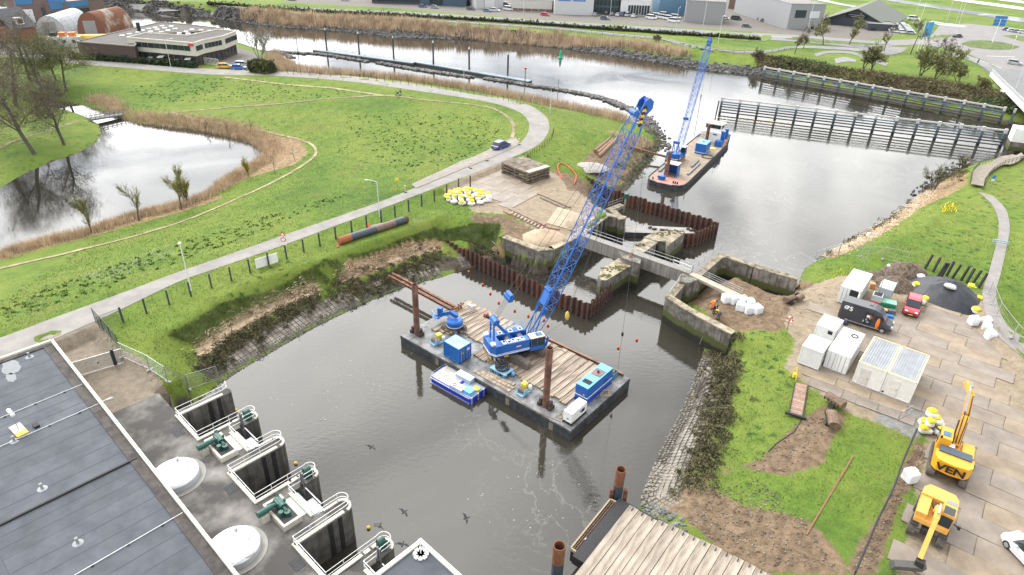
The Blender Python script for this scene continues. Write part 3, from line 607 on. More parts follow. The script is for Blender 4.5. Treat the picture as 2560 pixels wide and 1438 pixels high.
mb=MB();mb.box((-18.78,-22.7,RZ-.12),(.4,34,.1));mb.box((3.4,-5.85,RZ-.12),(44,.75,.04));ob('edge_flashing',mb,M('mossy_bitumen',(.075,.065,.06),.9,var=.4,scale=1.5),hall)
mb=MB();mb.box((3.05,-22.7,RZ-.1),(.16,34,.14));ob('expansion_joint',mb,BLACK,hall)
for x in (-9.9,-6.0,11.0,19.5):
 t=ob('lightning_cable',MB().bar((x,-5.5,RZ-.1),(x+.6,-39,RZ-.1),.035),GALV,hall)
 for k in range(9):
  mb=MB();mb.box((x+.03+.05*k,-7-k*2.3,RZ-.14),(.16,.16,.1));ob('cable_clamp',mb,BLACK,hall)
vent_me=MB().lathe([(.36,0),(.12,.05),(.09,.2),(.09,.5),(.12,.52),(.02,.55)],n=12).mesh('roof_vent')
for q in ((74,893),(106,1222),(195,1358),(36,1103)):
 w=G(*q,PZ+RZ-.17);d=Vector((w[0]-PS[0],w[1]-PS[1]));ob('roof_vent',vent_me,M('pale_vent',(.24,.25,.26),.6),hall,loc=(d.x*_c+d.y*_s,-d.x*_s+d.y*_c,RZ-.17))
def ploc(px,py,z):
 w=G(px,py,PZ+z);dx,dy=w[0]-PS[0],w[1]-PS[1];return (dx*_c+dy*_s,-dx*_s+dy*_c,z)
for q,rr in (((28,918),1.0),((28,945),.55)):
 p=ploc(*q,RZ-.17);mb=MB();n=18;vs=[(p[0]+rr*1.6*math.cos(2*math.pi*i/n)*random.uniform(.7,1.1),p[1]+rr*.8*math.sin(2*math.pi*i/n)*random.uniform(.7,1.1),RZ-.155) for i in range(n)];mb.add(vs,[tuple(range(n))]);ob('puddle',mb,M('roof_puddle',(.12,.13,.14),.08,var=.1),hall)
st=thing('weather_mast','small weather mast with white shields on concrete tiles on the flat roof','mast',P(*ploc(48,1077,RZ-.17)),PSR+.1)
for i in range(3):
 mb=MB();mb.box((-.05+(.62*i-.6),0,.06),(.6,.85,.1));ob('paving_tile',mb,CONC_L if i<2 else M('yellow_tile',(.55,.36,.06),.7),st)
mb=MB();mb.cyl((0,0,.1),(0,0,2.0),.035);mb.bar((-.5,0,1.8),(.35,0,1.8),.04);ob('mast',mb,GALV,st)
for x in (-.5,-.15,.3):mb=MB();mb.lathe([(.1,1.75),(.16,1.85),(.16,2.0),(.05,2.1)],(x,0,0),10);ob('sensor_shield',mb,WHITE,st)
mb=MB();mb.box((.5,1.1,.1),(.55,.4,.2));ob('solar_box',mb,BLACK,st)
lp=thing('wall_lamp','grey floodlight on a bracket at the roof edge','lamp',P(*ploc(262,1010,RZ-.8)),PSR)
mb=MB();mb.tube([(0,-.9,.3),(0,.2,.35)],.04);ob('bracket',mb,GALV,lp);mb=MB();mb.blob((0,.45,.3),(.34,.75,.22),jit=0);ob('lamp_head',mb,M('lamp_grey',(.35,.36,.37),.4),lp,smooth=True)
lp2=dup(lp,P(*ploc(612,1404,RZ-.7)),PSR,'grey floodlight at the roof edge beside the lower dome')
q0=Vector(G(1053,1352,7.2));sb=thing('side_building','small flat dark roof with white edging at the bottom of the picture','building',(q0.x,q0.y,0),PSR)
mb=MB();mb.prism([(-.12,-.12),(9,-.12),(9,-9),(-.12,-9)],-1,7.0);ob('wall',mb,M('side_wall',(.3,.28,.24),.8),sb)
mb=MB();mb.box((4.5,-4.5,7.03),(9,9,.06));ob('roofing_sheet',mb,ROOFM,sb)
for c,d in (((4.4,-.02,7.1),(9.2,.3,.26)),((-.02,-4.6,7.1),(.3,8.8,.26))):mb=MB();mb.box(c,d);ob('roof_edge_trim',mb,CREAM,sb)
t=thing('antenna_stand','white antenna on a star-shaped tile foot on the small roof','antenna',(*G(1052,1385,7.1)[:2],7.07),PSR)
mb=MB()
for k in range(4):mb.box((0,0,.05),(1.1,.3,.1),rz=k*math.pi/4)
ob('foot',mb,M('pale_tile',(.5,.5,.49),.7),t);mb=MB();mb.cyl((0,0,.1),(0,0,1.3),.035);mb.blob((0,0,1.35),(.25,.25,.35),jit=0);ob('antenna_rod',mb,WHITE,t)
def gpt(px,py,dz=0.0):p=T(px,py);return Vector((p[0],p[1],p[2]+dz))
ANTH=M('anthracite_fence',(.035,.045,.055),.5,var=.1)
gate=thing('bar_gate','galvanised bar gate closing the paved yard beside the flat roof','gate',gpt(190,945))
a=Vector((0,0,.1));b=gpt(312,905)-gpt(190,945)+Vector((0,0,.1));b.z=.1
n=44
bm_=MB().bar((0,0,0),(0,0,1.75),.035).mesh('bar')
for i in range(n+1):ob('bar',bm_,GALV,gate,loc=a+(b-a)*i/n)
for z in (.02,1.72):mb=MB();mb.bar(a+Vector((0,0,z)),b+Vector((0,0,z)),.07);ob('frame',mb,GALV,gate)
for f in (.8,.83):mb=MB();mb.bar(a+(b-a)*f,a+(b-a)*f+Vector((0,0,1.95)),.14);ob('gate_post',mb,ANTH,gate)
mb=MB();d=(b-a).normalized();mb.box(tuple(a+(b-a)*.5+Vector((0,-.05,.9))),(.2,.05,.12),rz=math.atan2(d.y,d.x));ob('lock_box',mb,BLACK,gate)
def panel_fence(label,pts,h,mat,name='mesh_fence',gap=.16,post=.05,group=None,feet=False,wires=True,cat='fence',step=3.0,lean=0.0):
 "mesh fence on world points; every panel a part"
 o=pts[0];t=thing(name,label,cat,o,0,group)
 for a,b in zip(pts[:-1],pts[1:]):
  a=a-o;b=b-o;L=(b-a).length;k=max(1,round(L/step))
  for i in range(k):
   p=a+(b-a)*(i+.01)/k;q=a+(b-a)*(i+.99)/k;u=(q-p);mb=MB()
   for z in (.12,h):mb.bar(p+Vector((0,0,z)),q+Vector((0,0,z)),post*.7)
   for e in (p,q):mb.bar(e,e+Vector((0,0,h)),post)
   m=int(u.length/gap)
   for j in range(1,m):e=p+u*j/m;mb.bar(e+Vector((0,0,.12)),e+Vector((0,0,h)),.008)
   for j in range(1,int(h/(gap*1.6))):z=.12+j*gap*1.6;mb.bar(p+Vector((0,0,z)),q+Vector((0,0,z)),.008)
   pn=ob('panel',mb,mat,t)
   if feet:mb=MB();d=u.normalized();mb.box(tuple(p+Vector((0,0,.06))),(.25,.7,.12),rz=math.atan2(d.y,d.x));ob('foot_block',mb,M('grey_concrete_block',(.3,.29,.27),.9),t)
 return t
panel_fence('dark mesh fence running from the road edge to the yard gate',[gpt(240,806),gpt(300,872)],1.9,ANTH,gap=.1,step=2.4)
panel_fence('dark mesh fence beside the road at the paved yard',[gpt(250,822),gpt(305,800)],1.5,ANTH,gap=.12)
panel_fence('light steel construction fence crossing the grass above the intake bays',[gpt(305,893),gpt(375,925),gpt(420,955),gpt(472,974),gpt(548,950)],1.9,GALV,feet=True,gap=.14,step=3.4)
YEL=M('yellow_plastic',(.75,.47,.02),.4,var=.08)
for i,(q,lab) in enumerate((((739,1158),'yellow float on the water between the upper and middle intake bays'),((921,1319),'yellow float on the water beside the lowest intake bay'),((590,1026),'yellow float by the uppermost gate bay'))):
 w=G(*q,.12);mb=MB();mb.blob((0,0,0),(.34,.34,.34),jit=0,n=12,m=8);tag(ob('float',mb,YEL,loc=tuple(w),smooth=True),lab,'float','yellow floats')
# --------- work barge (local axes: x along the barge, y away from the camera)
BZ=1.3;BO=Vector((-13.162,65.299,0));BR=R(-38.82);_bc,_bs=math.cos(BR),math.sin(BR)
def Bw(x,y,z=BZ):return Vector((BO.x+x*_bc-y*_bs,BO.y+x*_bs+y*_bc,z))
def Bl(px,py,z=BZ):
 w=G(px,py,z);dx,dy=w[0]-BO.x,w[1]-BO.y;return (dx*_bc+dy*_bs,-dx*_bs+dy*_bc)
BLUE=M('crane_blue',(.008,.1,.37),.4,var=.08,scale=2,dirt=.12)
BLUE_L=M('sky_blue_paint',(.12,.36,.68),.4,var=.1,scale=2)
BLUE_D=M('deep_blue_paint',(.008,.03,.42),.35,var=.1)
RUST=M('rusty_steel',(.12,.05,.028),.85,var=.35,scale=2.5,c2=(.2,.09,.05),dirt=.4,bump=.2)
HULL=M('black_hull',(.028,.032,.038),.55,var=.3,scale=1.5,c2=(.05,.055,.06))
STEELDK=M('worn_deck_steel',(.11,.115,.12),.5,metal=.2,var=.3,scale=.9,c2=(.2,.2,.2),bump=.2,dirt=.3)
TIMBER=M('weathered_timber',(.20,.155,.115),.9,var=.3,scale=1.2,c2=(.33,.27,.21),bump=.4,bscale=6,stretch=(3,.35,1))
GLASS=M('dark_glass',(.02,.03,.035),.06,var=.1)
STRIPE_Y=M('hazard_yellow',(.75,.42,.01),.5);GREY=M('mid_grey_paint',(.22,.23,.24),.5,var=.1)
LBLUE=M('faded_light_blue',(.25,.45,.62),.5,var=.15,dirt=.3);YELW=M('machine_yellow',(.72,.55,.06),.45,var=.08)
barge=thing('work_barge','black flat work barge carrying the blue lattice crane','barge',BO,BR)
mb=MB();mb.prism([(0,0),(25,0),(25,11.35),(0,11.35)],-.6,BZ-.02);ob('hull',mb,HULL,barge)
cuts=[0,6.2,16.8,22.6,25]
for a,b in zip(cuts[:-1],cuts[1:]):
 mb=MB();mb.box(((a+b)/2,5.675,BZ-.008),(b-a-.04,11.3,.02));ob('deck_plate',mb,STEELDK,barge)
for x in cuts[1:-1]:mb=MB();mb.box((x,-.01,.65),(.5,.06,1.2));mb.box((x,-.02,.65),(.08,.08,1.2));ob('joint_plate',mb,M('joint_steel',(.2,.17,.13),.7),barge)
for y,z in ((-.03,1.12),):mb=MB();mb.box((12.5,y,z),(25.1,.07,.16));ob('rubbing_strake',mb,HULL,barge)
mb=MB();mb.box((25.03,5.7,1.12),(.07,11.3,.16));ob('rubbing_strake',mb,HULL,barge)
random.seed(11);nb=0
def mat_beams(x0,x1,y0,y1,w,jit):
 x=x0
 while x<x1:
  ww=w*random.uniform(.8,1.2);a=y0+random.uniform(-jit,jit);b=y1+random.uniform(-jit,jit)
  ob('mat_beam',MB().box((0,0,.1),(ww-.09,b-a,.19+random.uniform(-.02,.02)),rz=random.uniform(-.006,.006)),TIMBER,barge,loc=(x+ww/2,(a+b)/2,BZ+.005));x+=ww
mat_beams(-.05+.6,4.2,6.9,11.1,.95,.15);mat_beams(1.8,4.0,3.6,6.6,.9,.3);mat_beams(4.3,9.0,5.3,11.0,.95,.2);mat_beams(9.1,12.0,2.9,10.9,.95,.15)
mat_beams(12.1,16.0,3.3,10.7,.95,.15);mat_beams(16.1,21.6,3.0,10.8,.92,.18)
for i,(x0,y0,L) in enumerate(((11.3,.75,5.2),(11.9,1.25,4.6),(12.6,1.75,3.6))):
 tag(ob('loose_plank',MB().box((0,0,.06),(L,.42,.1)),TIMBER,loc=Bw(x0+L/2,y0),rz=BR+.04*i),f'{("near", "middle", "far")[i]} loose plank beside the hose coil on the barge','plank','loose planks on the barge')
for lab,px,x,y,zt in (('tall rusty steel spud pile at the left end of the barge',0,1.19,1.59,8.15),('tall rusty steel spud pile at the near edge of the barge',1,20.83,1.36,8.75)):
 t=thing('spud_pile',lab,'pile',Bw(x,y,0),BR,'spud piles')
 mb=MB();mb.lathe([(.36,-1.7),(.36,zt),(.31,zt),(.31,zt-.8),(.01,zt-.8)],n=20);ob('tube',mb,M('spud_rust',(.1,.042,.028),.8,var=.3,scale=1.2,c2=(.17,.085,.06),streak=.3,dirt=.3),t,smooth=False)
 for dx in (-.55,.55):
  mb=MB();mb.box((dx,0,BZ+.45),(.3,.55,.9));mb.box((dx*1.25,0,BZ+.2),(.35,.8,.4));ob('guide_collar',mb,M('collar_steel',(.06,.04,.035),.8),t)
for i,dy in enumerate((0,.75)):
 a=Bw(1.1,7.75+dy,BZ+.45);b=Bw(-11.3,8.0+dy,1.95);t=thing('steel_beam',f'long rusty steel beam reaching from barge to bank, {("near", "far")[i]} of the pair','steel beam',a,0,'beams to the bank');v=b-a;mb=MB()
 for z in (-.14,.14):mb.bar((0,0,z),v+Vector((0,0,z)),.32,.035)
 ob('flange',mb,RUST,t);mb=MB();mb.bar((0,0,0),v,.03,.26);ob('web',mb,M('dark_rust',(.06,.028,.02),.9),t)
t=thing('beam_trestle','rusty steel trestle holding the beam ends on the barge','trestle',Bw(1.3,8.1),BR)
for y in (-.5,.55,1.0):mb=MB();mb.bar((0,y,0),(0,y,1.05),.16);ob('upright',mb,RUST,t)
mb=MB();mb.bar((0,-.7,.2),(0,1.2,.2),.2);mb.bar((.25,-.6,.95),(.25,1.3,.95),.14);ob('cross_beam',mb,RUST,t)
a,b=Bw(12.2,11.12),Bw(24.2,11.2);t=thing('steel_beam','rusty steel beam lying along the far edge of the barge deck','steel beam',a);v=b-a;mb=MB()
for z in (.03,.32):mb.bar((0,0,z),v+Vector((0,0,z)),.32,.04)
ob('flange',mb,M('pale_rust',(.2,.12,.08),.85,var=.3,scale=1),t);mb=MB();mb.bar((0,0,.17),v+Vector((0,0,.17)),.05,.28);ob('web',mb,M('dark_rust',(.06,.028,.02),.9),t)
def container(name,label,loc,rz,l,w,h,mat,rib=.28,doors='x1',roof=None,cat='container',group=None,feet=True,plain=False,ribroof=False):
 "l along local x, w along y; origin at a corner"
 t=thing(name,label,cat,loc,rz,group);z0=.12
 mb=MB();mb.box((l/2,w/2,z0+(h-z0)/2),(l-.1,w-.1,h-z0-.06));ob('body',mb,mat,t)
 for x in (0.05,l-.05):
  for y in (.05,w-.05):ob('corner_post',MB().box((x,y,z0+(h-z0)/2),(.12,.12,h-z0)),mat,t)
 for z in (z0+.06,h-.05):
  for y in (.04,w-.04):ob('frame_rail',MB().box((l/2,y,z),(l-.12,.1,.12)),mat,t)
  for x in (.04,l-.04):ob('frame_rail',MB().box((x,w/2,z),(.1,w-.12,.12)),mat,t)
 if not plain:
  mb=MB()
  for side in (.035,w-.035):
   x=rib
   while x<l-rib*.6:mb.box((x,side,z0+(h-z0)/2),(rib*.45,.05,h-z0-.22),top=1);x+=rib
  y=rib
  ends=[.03] if doors=='x1' else [.03,l-.03]
  for e in ends:
   y=rib
   while y<w-rib*.6:mb.box((e,y,z0+(h-z0)/2),(.05,rib*.45,h-z0-.22));y+=rib
  ob('corrugation',mb,mat,t)
 mb=MB();mb.box((l/2,w/2,h-.02),(l-.16,w-.16,.05));ob('roof_sheet',mb,roof or mat,t)
 if ribroof:
  x=.35
  while x<l-.2:mb=MB();mb.box((x,w/2,h+.015),(.05,w-.2,.03));ob('roof_rib',mb,roof or mat,t);x+=.4
 if doors=='x1':
  for s in (.27,.73):
   mb=MB();mb.box((l-.0,w*s,z0+(h-z0)/2),(.06,w*.44,h-z0-.2));d=ob('door',mb,mat,t)
   for k in (-.1,.1):mb=MB();mb.cyl((l+.05,w*s+k*w,z0+.1),(l+.05,w*s+k*w,h-.1),.025,n=5);ob('lock_rod',mb,GALV,d)
 return t
bx=Bl(980+775/5.99,690+1195/5.99)
CB=M('container_blue',(.01,.12,.4),.5,var=.15,scale=2,dirt=.15)
o=container('small_container','small blue storage container standing on the barge',Bw(bx[0],bx[1]),R(-40.4),2.5,1.95,2.05,CB,roof=M('pale_blue_roof',(.22,.47,.62),.5,var=.15,scale=1.2,c2=(.35,.6,.72)),ribroof=True)
mb=MB();mb.box((2.55,1.45,1.5),(.02,.45,.3));ob('white_emblem',mb,WHITE,o);mb=MB();mb.box((2.55,.5,1.35),(.02,.4,.12));ob('orange_plate',mb,M('orange_label',(.7,.25,.03),.6),o)
def genset(label,loc,rz,l,w,h,body,roofm,base,extra=None):
 t=thing('generator',label,'generator',loc,rz)
 mb=MB();mb.box((l/2,w/2,.15),(l,w,.3));ob('base_frame',mb,base,t)
 mb=MB();mb.box((l/2,w/2,.3+(h-.3)/2),(l-.06,w-.06,h-.3),top=.985);ob('canopy',mb,body,t)
 mb=MB();mb.box((l/2,w/2,h+.01),(l-.1,w-.1,.04));ob('roof_panel',mb,roofm,t)
 for i in range(5):
  mb=MB();mb.box((l*.74+i*.001,-.005+.03,h*.45+i*.09),(l*.2,.03,.05));ob('louvre',mb,BLACK if body is WHITE else body,t)
 return t
bl=Bl(1433.7,996);t=genset('large blue generator set with a white band near the right end of the barge',Bw(22.25,4.35),BR+R(90),4.9,1.6,2.0,BLUE,BLUE_L,BLUE_D)
t.location=Bw(23.9,4.4);
mb=MB();mb.box((2.45,.8,.75),(4.86,1.58,.1));ob('white_band',mb,WHITE,t)
mb=MB();mb.box((3.1,.8,2.06),(1.2,1.1,.05));ob('roof_hatch',mb,M('rusty_hatch',(.14,.12,.12),.6,c2=(.3,.08,.05),scale=2,thr=(.5,.6)),t);mb=MB();mb.cyl((3.1,.8,2.06),(3.1,.8,2.3),.12,n=8);ob('exhaust',mb,BLACK,t)
for k in range(5):mb=MB();mb.box((.75+k*.14,.8,2.05),(.1,1.0,.03));ob('air_grille',mb,BLACK,t)
for y,m_ in ((.55,WHITE),(.75,M('logo_red',(.6,.03,.03),.5))):mb=MB();mb.box((-.005+.03,y,1.05),(.02,.35,.1));ob('emblem',mb,m_,t)
t=genset('white generator cabinet with a black base at the near corner of the barge',Bw(24.6,.62),BR+R(90),2.75,1.1,1.45,WHITE,WHITE,BLACK)
for c in ((1.6,-.0,.95),):mb=MB();mb.box((1.55,.02,.95),(.25,.03,.12));ob('blue_emblem',mb,M('emblem_blue',(.03,.05,.4),.5),t)
mb=MB();mb.cyl((.5,.55,1.45),(.5,.55,1.5),.09,n=8);mb.cyl((.95,.55,1.45),(.95,.55,1.49),.05,n=8);ob('filler_cap',mb,BLACK,t)
mb=MB();mb.box((.01,.5,.7),(.03,.18,.1));ob('socket_panel',mb,BLACK,t)
def winch(label,x,y,rz):
 t=thing('deck_winch',label,'winch',Bw(x,y),BR+rz,'deck winches')
 mb=MB();mb.box((0,0,.08),(1.5,.9,.12));ob('bed_plate',mb,LBLUE,t)
 for d in (-.42,.42):mb=MB();mb.box((-.25,d,.4),(.75,.06,.65),top=.7);ob('side_cheek',mb,LBLUE,t)
 mb=MB();mb.cyl((-.25,-.4,.5),(-.25,.4,.5),.27,n=14);ob('rope_drum',mb,M('wire_rope',(.17,.14,.1),.7,var=.3,scale=8),t)
 mb=MB();mb.box((.45,.3,.55),(.6,.55,.75));ob('power_unit',mb,YELW,t);mb=MB();mb.blob((.75,-.25,.45),(.42,.42,.6),jit=0,pw=.6);ob('tank',mb,WHITE,t)
winch('yellow and light blue rope winch beside the small blue container',4.3,1.9,R(80));winch('yellow and light blue rope winch between hose coil and near spud pile',17.75,1.55,R(90))
t=thing('tracked_lift','blue tracked work machine with folded boom and basket on the barge','work machine',Bw(4.0,5.0,BZ+.2),BR)
def track(mb,x0,x1,y,w,h):
 n=10;pr=[(x0+h/2-h/2*math.sin(math.pi*i/n),h/2-h/2*math.cos(math.pi*i/n)) for i in range(n+1)]+[(x1-h/2+h/2*math.sin(math.pi*i/n),h/2+h/2*math.cos(math.pi*i/n)) for i in range(n+1)]
 k=len(pr);mb.add([(x,y-w/2,z) for x,z in pr]+[(x,y+w/2,z) for x,z in pr],[tuple(range(k-1,-1,-1)),tuple(range(k,2*k))]+[(i,(i+1)%k,k+(i+1)%k,k+i)[::-1] for i in range(k)])
 m=int((x1-x0)/.16)
 for i in range(m):mb.box((x0+h/2+(x1-x0-h)*i/max(m-1,1),y,h+.01),(.06,w,.05));mb.box((x0+h/2+(x1-x0-h)*i/max(m-1,1),y,.01),(.06,w,.03))
TRK_M=M('dusty_track_steel',(.12,.1,.085),.8,var=.3,scale=4)
for y in (-.75,.85):mb=MB();track(mb,-1.25,1.25,y,.42,.5);ob('crawler_track',mb,TRK_M,t)
mb=MB();mb.box((0,.05,.5),(.9,1.3,.25));ob('undercarriage',mb,BLACK,t)
mb=MB();mb.lathe([(.98,.65),(1.0,.7),(1.0,1.35),(.85,1.5),(.02,1.52)],(.1,.1,0),20);ob('turret',mb,BLUE,t);mb=MB();mb.lathe([(1.01,.72),(1.01,.82)],(.1,.1,0),20);ob('white_band',mb,WHITE,t)
mb=MB();mb.bar((.35,.3,1.9),(-.6,.15,2.15),.42,.5);mb.bar((-.6,.15,2.15),(-2.1,-.3,1.35),.36,.42);ob('boom',mb,BLUE,t)
mb=MB();mb.box((-2.25,.0,1.75),(.55,.6,.9),rz=.5);mb.box((-2.4,.05,1.15),(.8,.9,.2),rz=.5);ob('boom_head',mb,BLUE,t)
mb=MB();
for p,q in (((-2.5,-.7,.7),(-3.3,-.4,.7)),((-3.3,-.4,.7),(-3.0,.6,.7)),((-2.5,-.7,1.5),(-3.3,-.4,1.5)),((-3.3,-.4,1.5),(-3.0,.6,1.5)),((-3.3,-.4,.7),(-3.3,-.4,1.5)),((-2.5,-.7,.7),(-2.5,-.7,1.5)),((-3.0,.6,.7),(-3.0,.6,1.5))):mb.bar(p,q,.05)
ob('basket_rail',mb,LBLUE,t);mb=MB();mb.box((-2.8,0,.68),(.9,1.0,.05),rz=.4);ob('basket_floor',mb,BLUE,t)
for i,x in enumerate((-.3,.5)):mb=MB();mb.box((x,-.97,.28),(.3,.04,.14));ob('marker_plate',mb,STRIPE_Y,t)
t=thing('motor_pump','small red and yellow motor pump on the barge planks','pump',Bw(5.35,9.9,BZ+.2),BR)
mb=MB();mb.box((-.45,0,.25),(.4,.5,.4));ob('engine',mb,M('faded_red',(.42,.1,.06),.6),t);mb=MB();mb.box((.35,.1,.22),(.45,.45,.4));ob('tank',mb,M('dull_yellow',(.5,.34,.06),.6),t);mb=MB();mb.cyl((-.2,-.1,.2),(.2,-.1,.2),.2,n=10);ob('pump_casing',mb,BLACK,t);mb=MB();mb.tube([(-.7,-.3,.05),(.65,-.3,.05),(.65,.35,.05),(-.7,.35,.05),(-.7,-.3,.05)],.04);ob('skid',mb,BLACK,t)
tag(ob('tool_box',MB().box((0,0,.2),(.8,.38,.4)),M('pale_box',(.55,.58,.6),.5),loc=Bw(2.1,10.1,BZ+.2),rz=BR),'pale grey box on the planks at the far end of the barge','box')
t=thing('ladder','flat dark ladder lying on the barge planks','ladder',Bw(2.9,8.9,BZ+.22),BR+R(78))
for y in (-.16,.16):mb=MB();mb.bar((-1.1,y,0),(1.3,y,0),.06);ob('stile',mb,BLACK,t)
for k in range(9):mb=MB();mb.bar((-1+k*.27,-.16,0),(-1+k*.27,.16,0),.05);ob('rung',mb,M('bone_rung',(.3,.27,.22),.7),t)
t=thing('hose_coil','heap of coiled black hose on a blue pallet frame','hose',Bw(13.75,2.35),BR)
mb=MB();mb.box((0,-.3,.5),(2.3,.22,.1));mb.box((0,.7,.5),(2.3,.22,.1));mb.box((0,.2,.62),(2.2,1.5,.1));ob('pallet_top',mb,LBLUE,t)
for x in (-.9,0,.9):
 for y in (-.4,.75):mb=MB();mb.box((x,y,.22),(.3,.3,.44));ob('pallet_leg',mb,M('dull_blue',(.06,.2,.32),.6),t)
random.seed(5)
for k in range(17):
 mb=MB();rr=random.uniform(.35,.85);z=.72+.06*k;mb.torus((random.uniform(-.12,.12),.2+random.uniform(-.12,.12),z),rr*(1-.025*k),.045,n=20,k=5);ob('hose_loop',mb,M('black_hose',(.03,.032,.036),.45,var=.3),t)
mb=MB();mb.blob((1.35,.6,.35),(.45,.45,.6),jit=.05);ob('blue_drum',mb,BLUE_L,t)
t=thing('rope_crate','blue steel crate with ropes at the far right corner of the barge','crate',Bw(23.1,10.3),BR)
for c,d in (((0,-.5,.35),(1.2,.05,.7)),((0,.5,.35),(1.2,.05,.7)),((-.6,0,.35),(.05,1,.7)),((.6,0,.35),(.05,1,.7))):mb=MB();mb.box(c,d);ob('side',mb,M('dull_blue',(.06,.2,.32),.6),t)
for k in range(6):mb=MB();mb.torus((random.uniform(-.2,.2),random.uniform(-.15,.15),.55+.05*k),.3,.04,n=12,k=4);ob('rope_coil',mb,M('tan_rope',(.3,.22,.1),.9),t)
for lab,c,n,mt,r0 in (('tangle of pale rope beside the large blue generator',(24.4,7.3),9,'pale_rope',.6),('small tangle of cable beside the white generator',(22.9,1.2),6,'pale_rope',.4)):
 mb=MB();random.seed(n)
 for k in range(n):
  a=random.uniform(0,6.28);pts=[]
  for j in range(9):a+=random.uniform(.2,.9);pts.append((r0*random.uniform(.3,1.1)*math.cos(a),r0*random.uniform(.5,1.6)*math.sin(a),.03+.015*k))
  mb.tube(dens(pts,3),.02,4)
 tag(ob('rope_tangle',mb,M('pale_rope',(.4,.33,.24),.9),loc=Bw(*c),rz=BR),lab,'rope')
mb=MB();mb.tube([Vector(p) for p in dens([(0,0,.03),(.4,1.3,.03),(.9,2.2,.03),(1.6,2.6,.03),(2.2,2.4,.03),(2.4,1.8,.03)],5)],.025,4);tag(ob('cable_loop',mb,BLACK,loc=Bw(17.2,7.2,BZ+.21),rz=BR+1),'thin black cable looping over the barge planks','cable')
mb=MB();mb.tube(dens([(0,0,.03),(3,-.35,.03),(6,-.5,.03),(8,-.2,.03),(9.2,.1,.03)],5),.03,4);tag(ob('mooring_rope',mb,M('brown_rope',(.25,.16,.1),.9),loc=Bw(15,.6),rz=BR),'brown mooring rope along the near edge of the barge','rope')
# --------- lattice boom builder
def lattice(parent,p0,p1,up,w,h,bays,r,mat,t0=.12,t1=.1,w0=.9,wt=.35,rl=None,h0=.25,h1=.35):
 "four-chord boom from p0 to p1; braces are sub-parts of the boom"
 p0=Vector(p0);p1=Vector(p1);d=(p1-p0);L=d.length;d.normalize();u=Vector(up);s=d.cross(u).normalized();u=s.cross(d).normalized();rl=rl or r*.6
 def sec(f):
  if f<t0:k=f/t0;ww=w0+(w-w0)*k;hh=h0+(h-h0)*k
  elif f>1-t1:k=(1-f)/t1;ww=wt+(w-wt)*k;hh=h1+(h-h1)*k
  else:ww,hh=w,h
  c=p0+d*(L*f);return [c+s*(a*ww/2)+u*(b*hh/2) for a,b in ((-1,-1),(1,-1),(1,1),(-1,1))]
 fs=[0,t0]+[t0+(1-t0-t1)*i/bays for i in range(1,bays)]+[1-t1,1];S=[sec(f) for f in fs]
 bo=None
 for i in range(4):
  mb=MB();mb.tube([q[i] for q in S],r,6);o=ob('boom_chord',mb,mat,parent)
  if bo is None:bo=o
 for k in range(len(S)-1):
  for i in range(4):
   j=(i+1)%4;mb=MB();a,b=(S[k][i],S[k+1][j]) if k%2==0 else (S[k][j],S[k+1][i]);mb.cyl(a,b,rl,n=4);mb.cyl(S[k+1][i],S[k+1][j],rl*.8,n=4)
   if k>0:mb.cyl(S[k][i],(S[k+1][i]+S[k+1][j])/2,rl*.7,n=4)
   ob('brace',mb,mat,bo)
 return S
# --------- blue crawler crane on the barge
CC=Bw(12.75,6.25,BZ+.2);CH=R(24.6)
crane=thing('crawler_crane','big blue crawler crane with raised lattice boom on the barge','crane',CC,CH)
cl_=lambda v:Matrix.Rotation(-CH,3,'Z')@(Vector(v)-CC)
tr=R(-38.82)-CH
for y in (-1.35,1.75):
 mb=MB();track(mb,-2.75,3.05,y,.75,.95);o=ob('crawler_track',mb,TRK_M,crane,rz=tr)
mb=MB();mb.box((0,.2,.6),(3.0,2.6,.5));mb.cyl((0,.2,.85),(0,.2,1.15),1.0,n=16);ob('undercarriage',mb,BLACK,crane,rz=tr)
mb=MB();mb.box((-.2,0,1.3),(5.2,1.9,.35));ob('slewing_platform',mb,BLUE,crane)
mb=MB();mb.box((-.75,-1.12,2.05),(3.4,.95,1.45));ob('engine_house',mb,BLUE,crane)
mb=MB();mb.box((-.45,1.12,1.95),(4.0,.95,1.25));ob('side_house',mb,BLUE,crane)
cw=[(-2.4,-1.62),(-3.15,-1.62),(-3.65,-1.0),(-3.65,1.0),(-3.15,1.62),(-2.4,1.62)]
mb=MB();mb.prism(cw,1.15,2.75);ob('counterweight',mb,BLUE,crane)
mb=MB();mb.prism([(x*1.004,y*1.006) for x,y in cw],1.45,1.56);mb.prism([(x*1.004,y*1.006) for x,y in cw],1.63,1.7);mb.box((-.75,-1.61,1.5),(3.42,.02,.1));mb.box((-.75,-1.61,1.67),(3.42,.02,.06));ob('white_stripe',mb,WHITE,crane)
k=0
for a,b in zip(cw[:-1],cw[1:]):
 a=Vector((*a,0));b=Vector((*b,0));L=(b-a).length;m=max(2,int(L/.22));nrm=Vector(((b-a).y,-(b-a).x,0)).normalized()*-.015
 for i in range(m):
  p=a+(b-a)*i/m;q=a+(b-a)*(i+1)/m;mb=MB();s_=(b-a).normalized()*.1
  mb.add([p+nrm+Vector((0,0,.9)),q+nrm+Vector((0,0,.9)),q+nrm+s_+Vector((0,0,1.2)),p+nrm+s_+Vector((0,0,1.2)),p-nrm*3+Vector((0,0,.9)),q-nrm*3+Vector((0,0,.9)),q-nrm*3+s_+Vector((0,0,1.2)),p-nrm*3+s_+Vector((0,0,1.2))],[(0,1,2,3),(7,6,5,4),(0,4,5,1),(1,5,6,2),(2,6,7,3),(3,7,4,0)]);ob('hazard_stripe',mb,STRIPE_Y if k%2 else BLACK,crane);k+=1
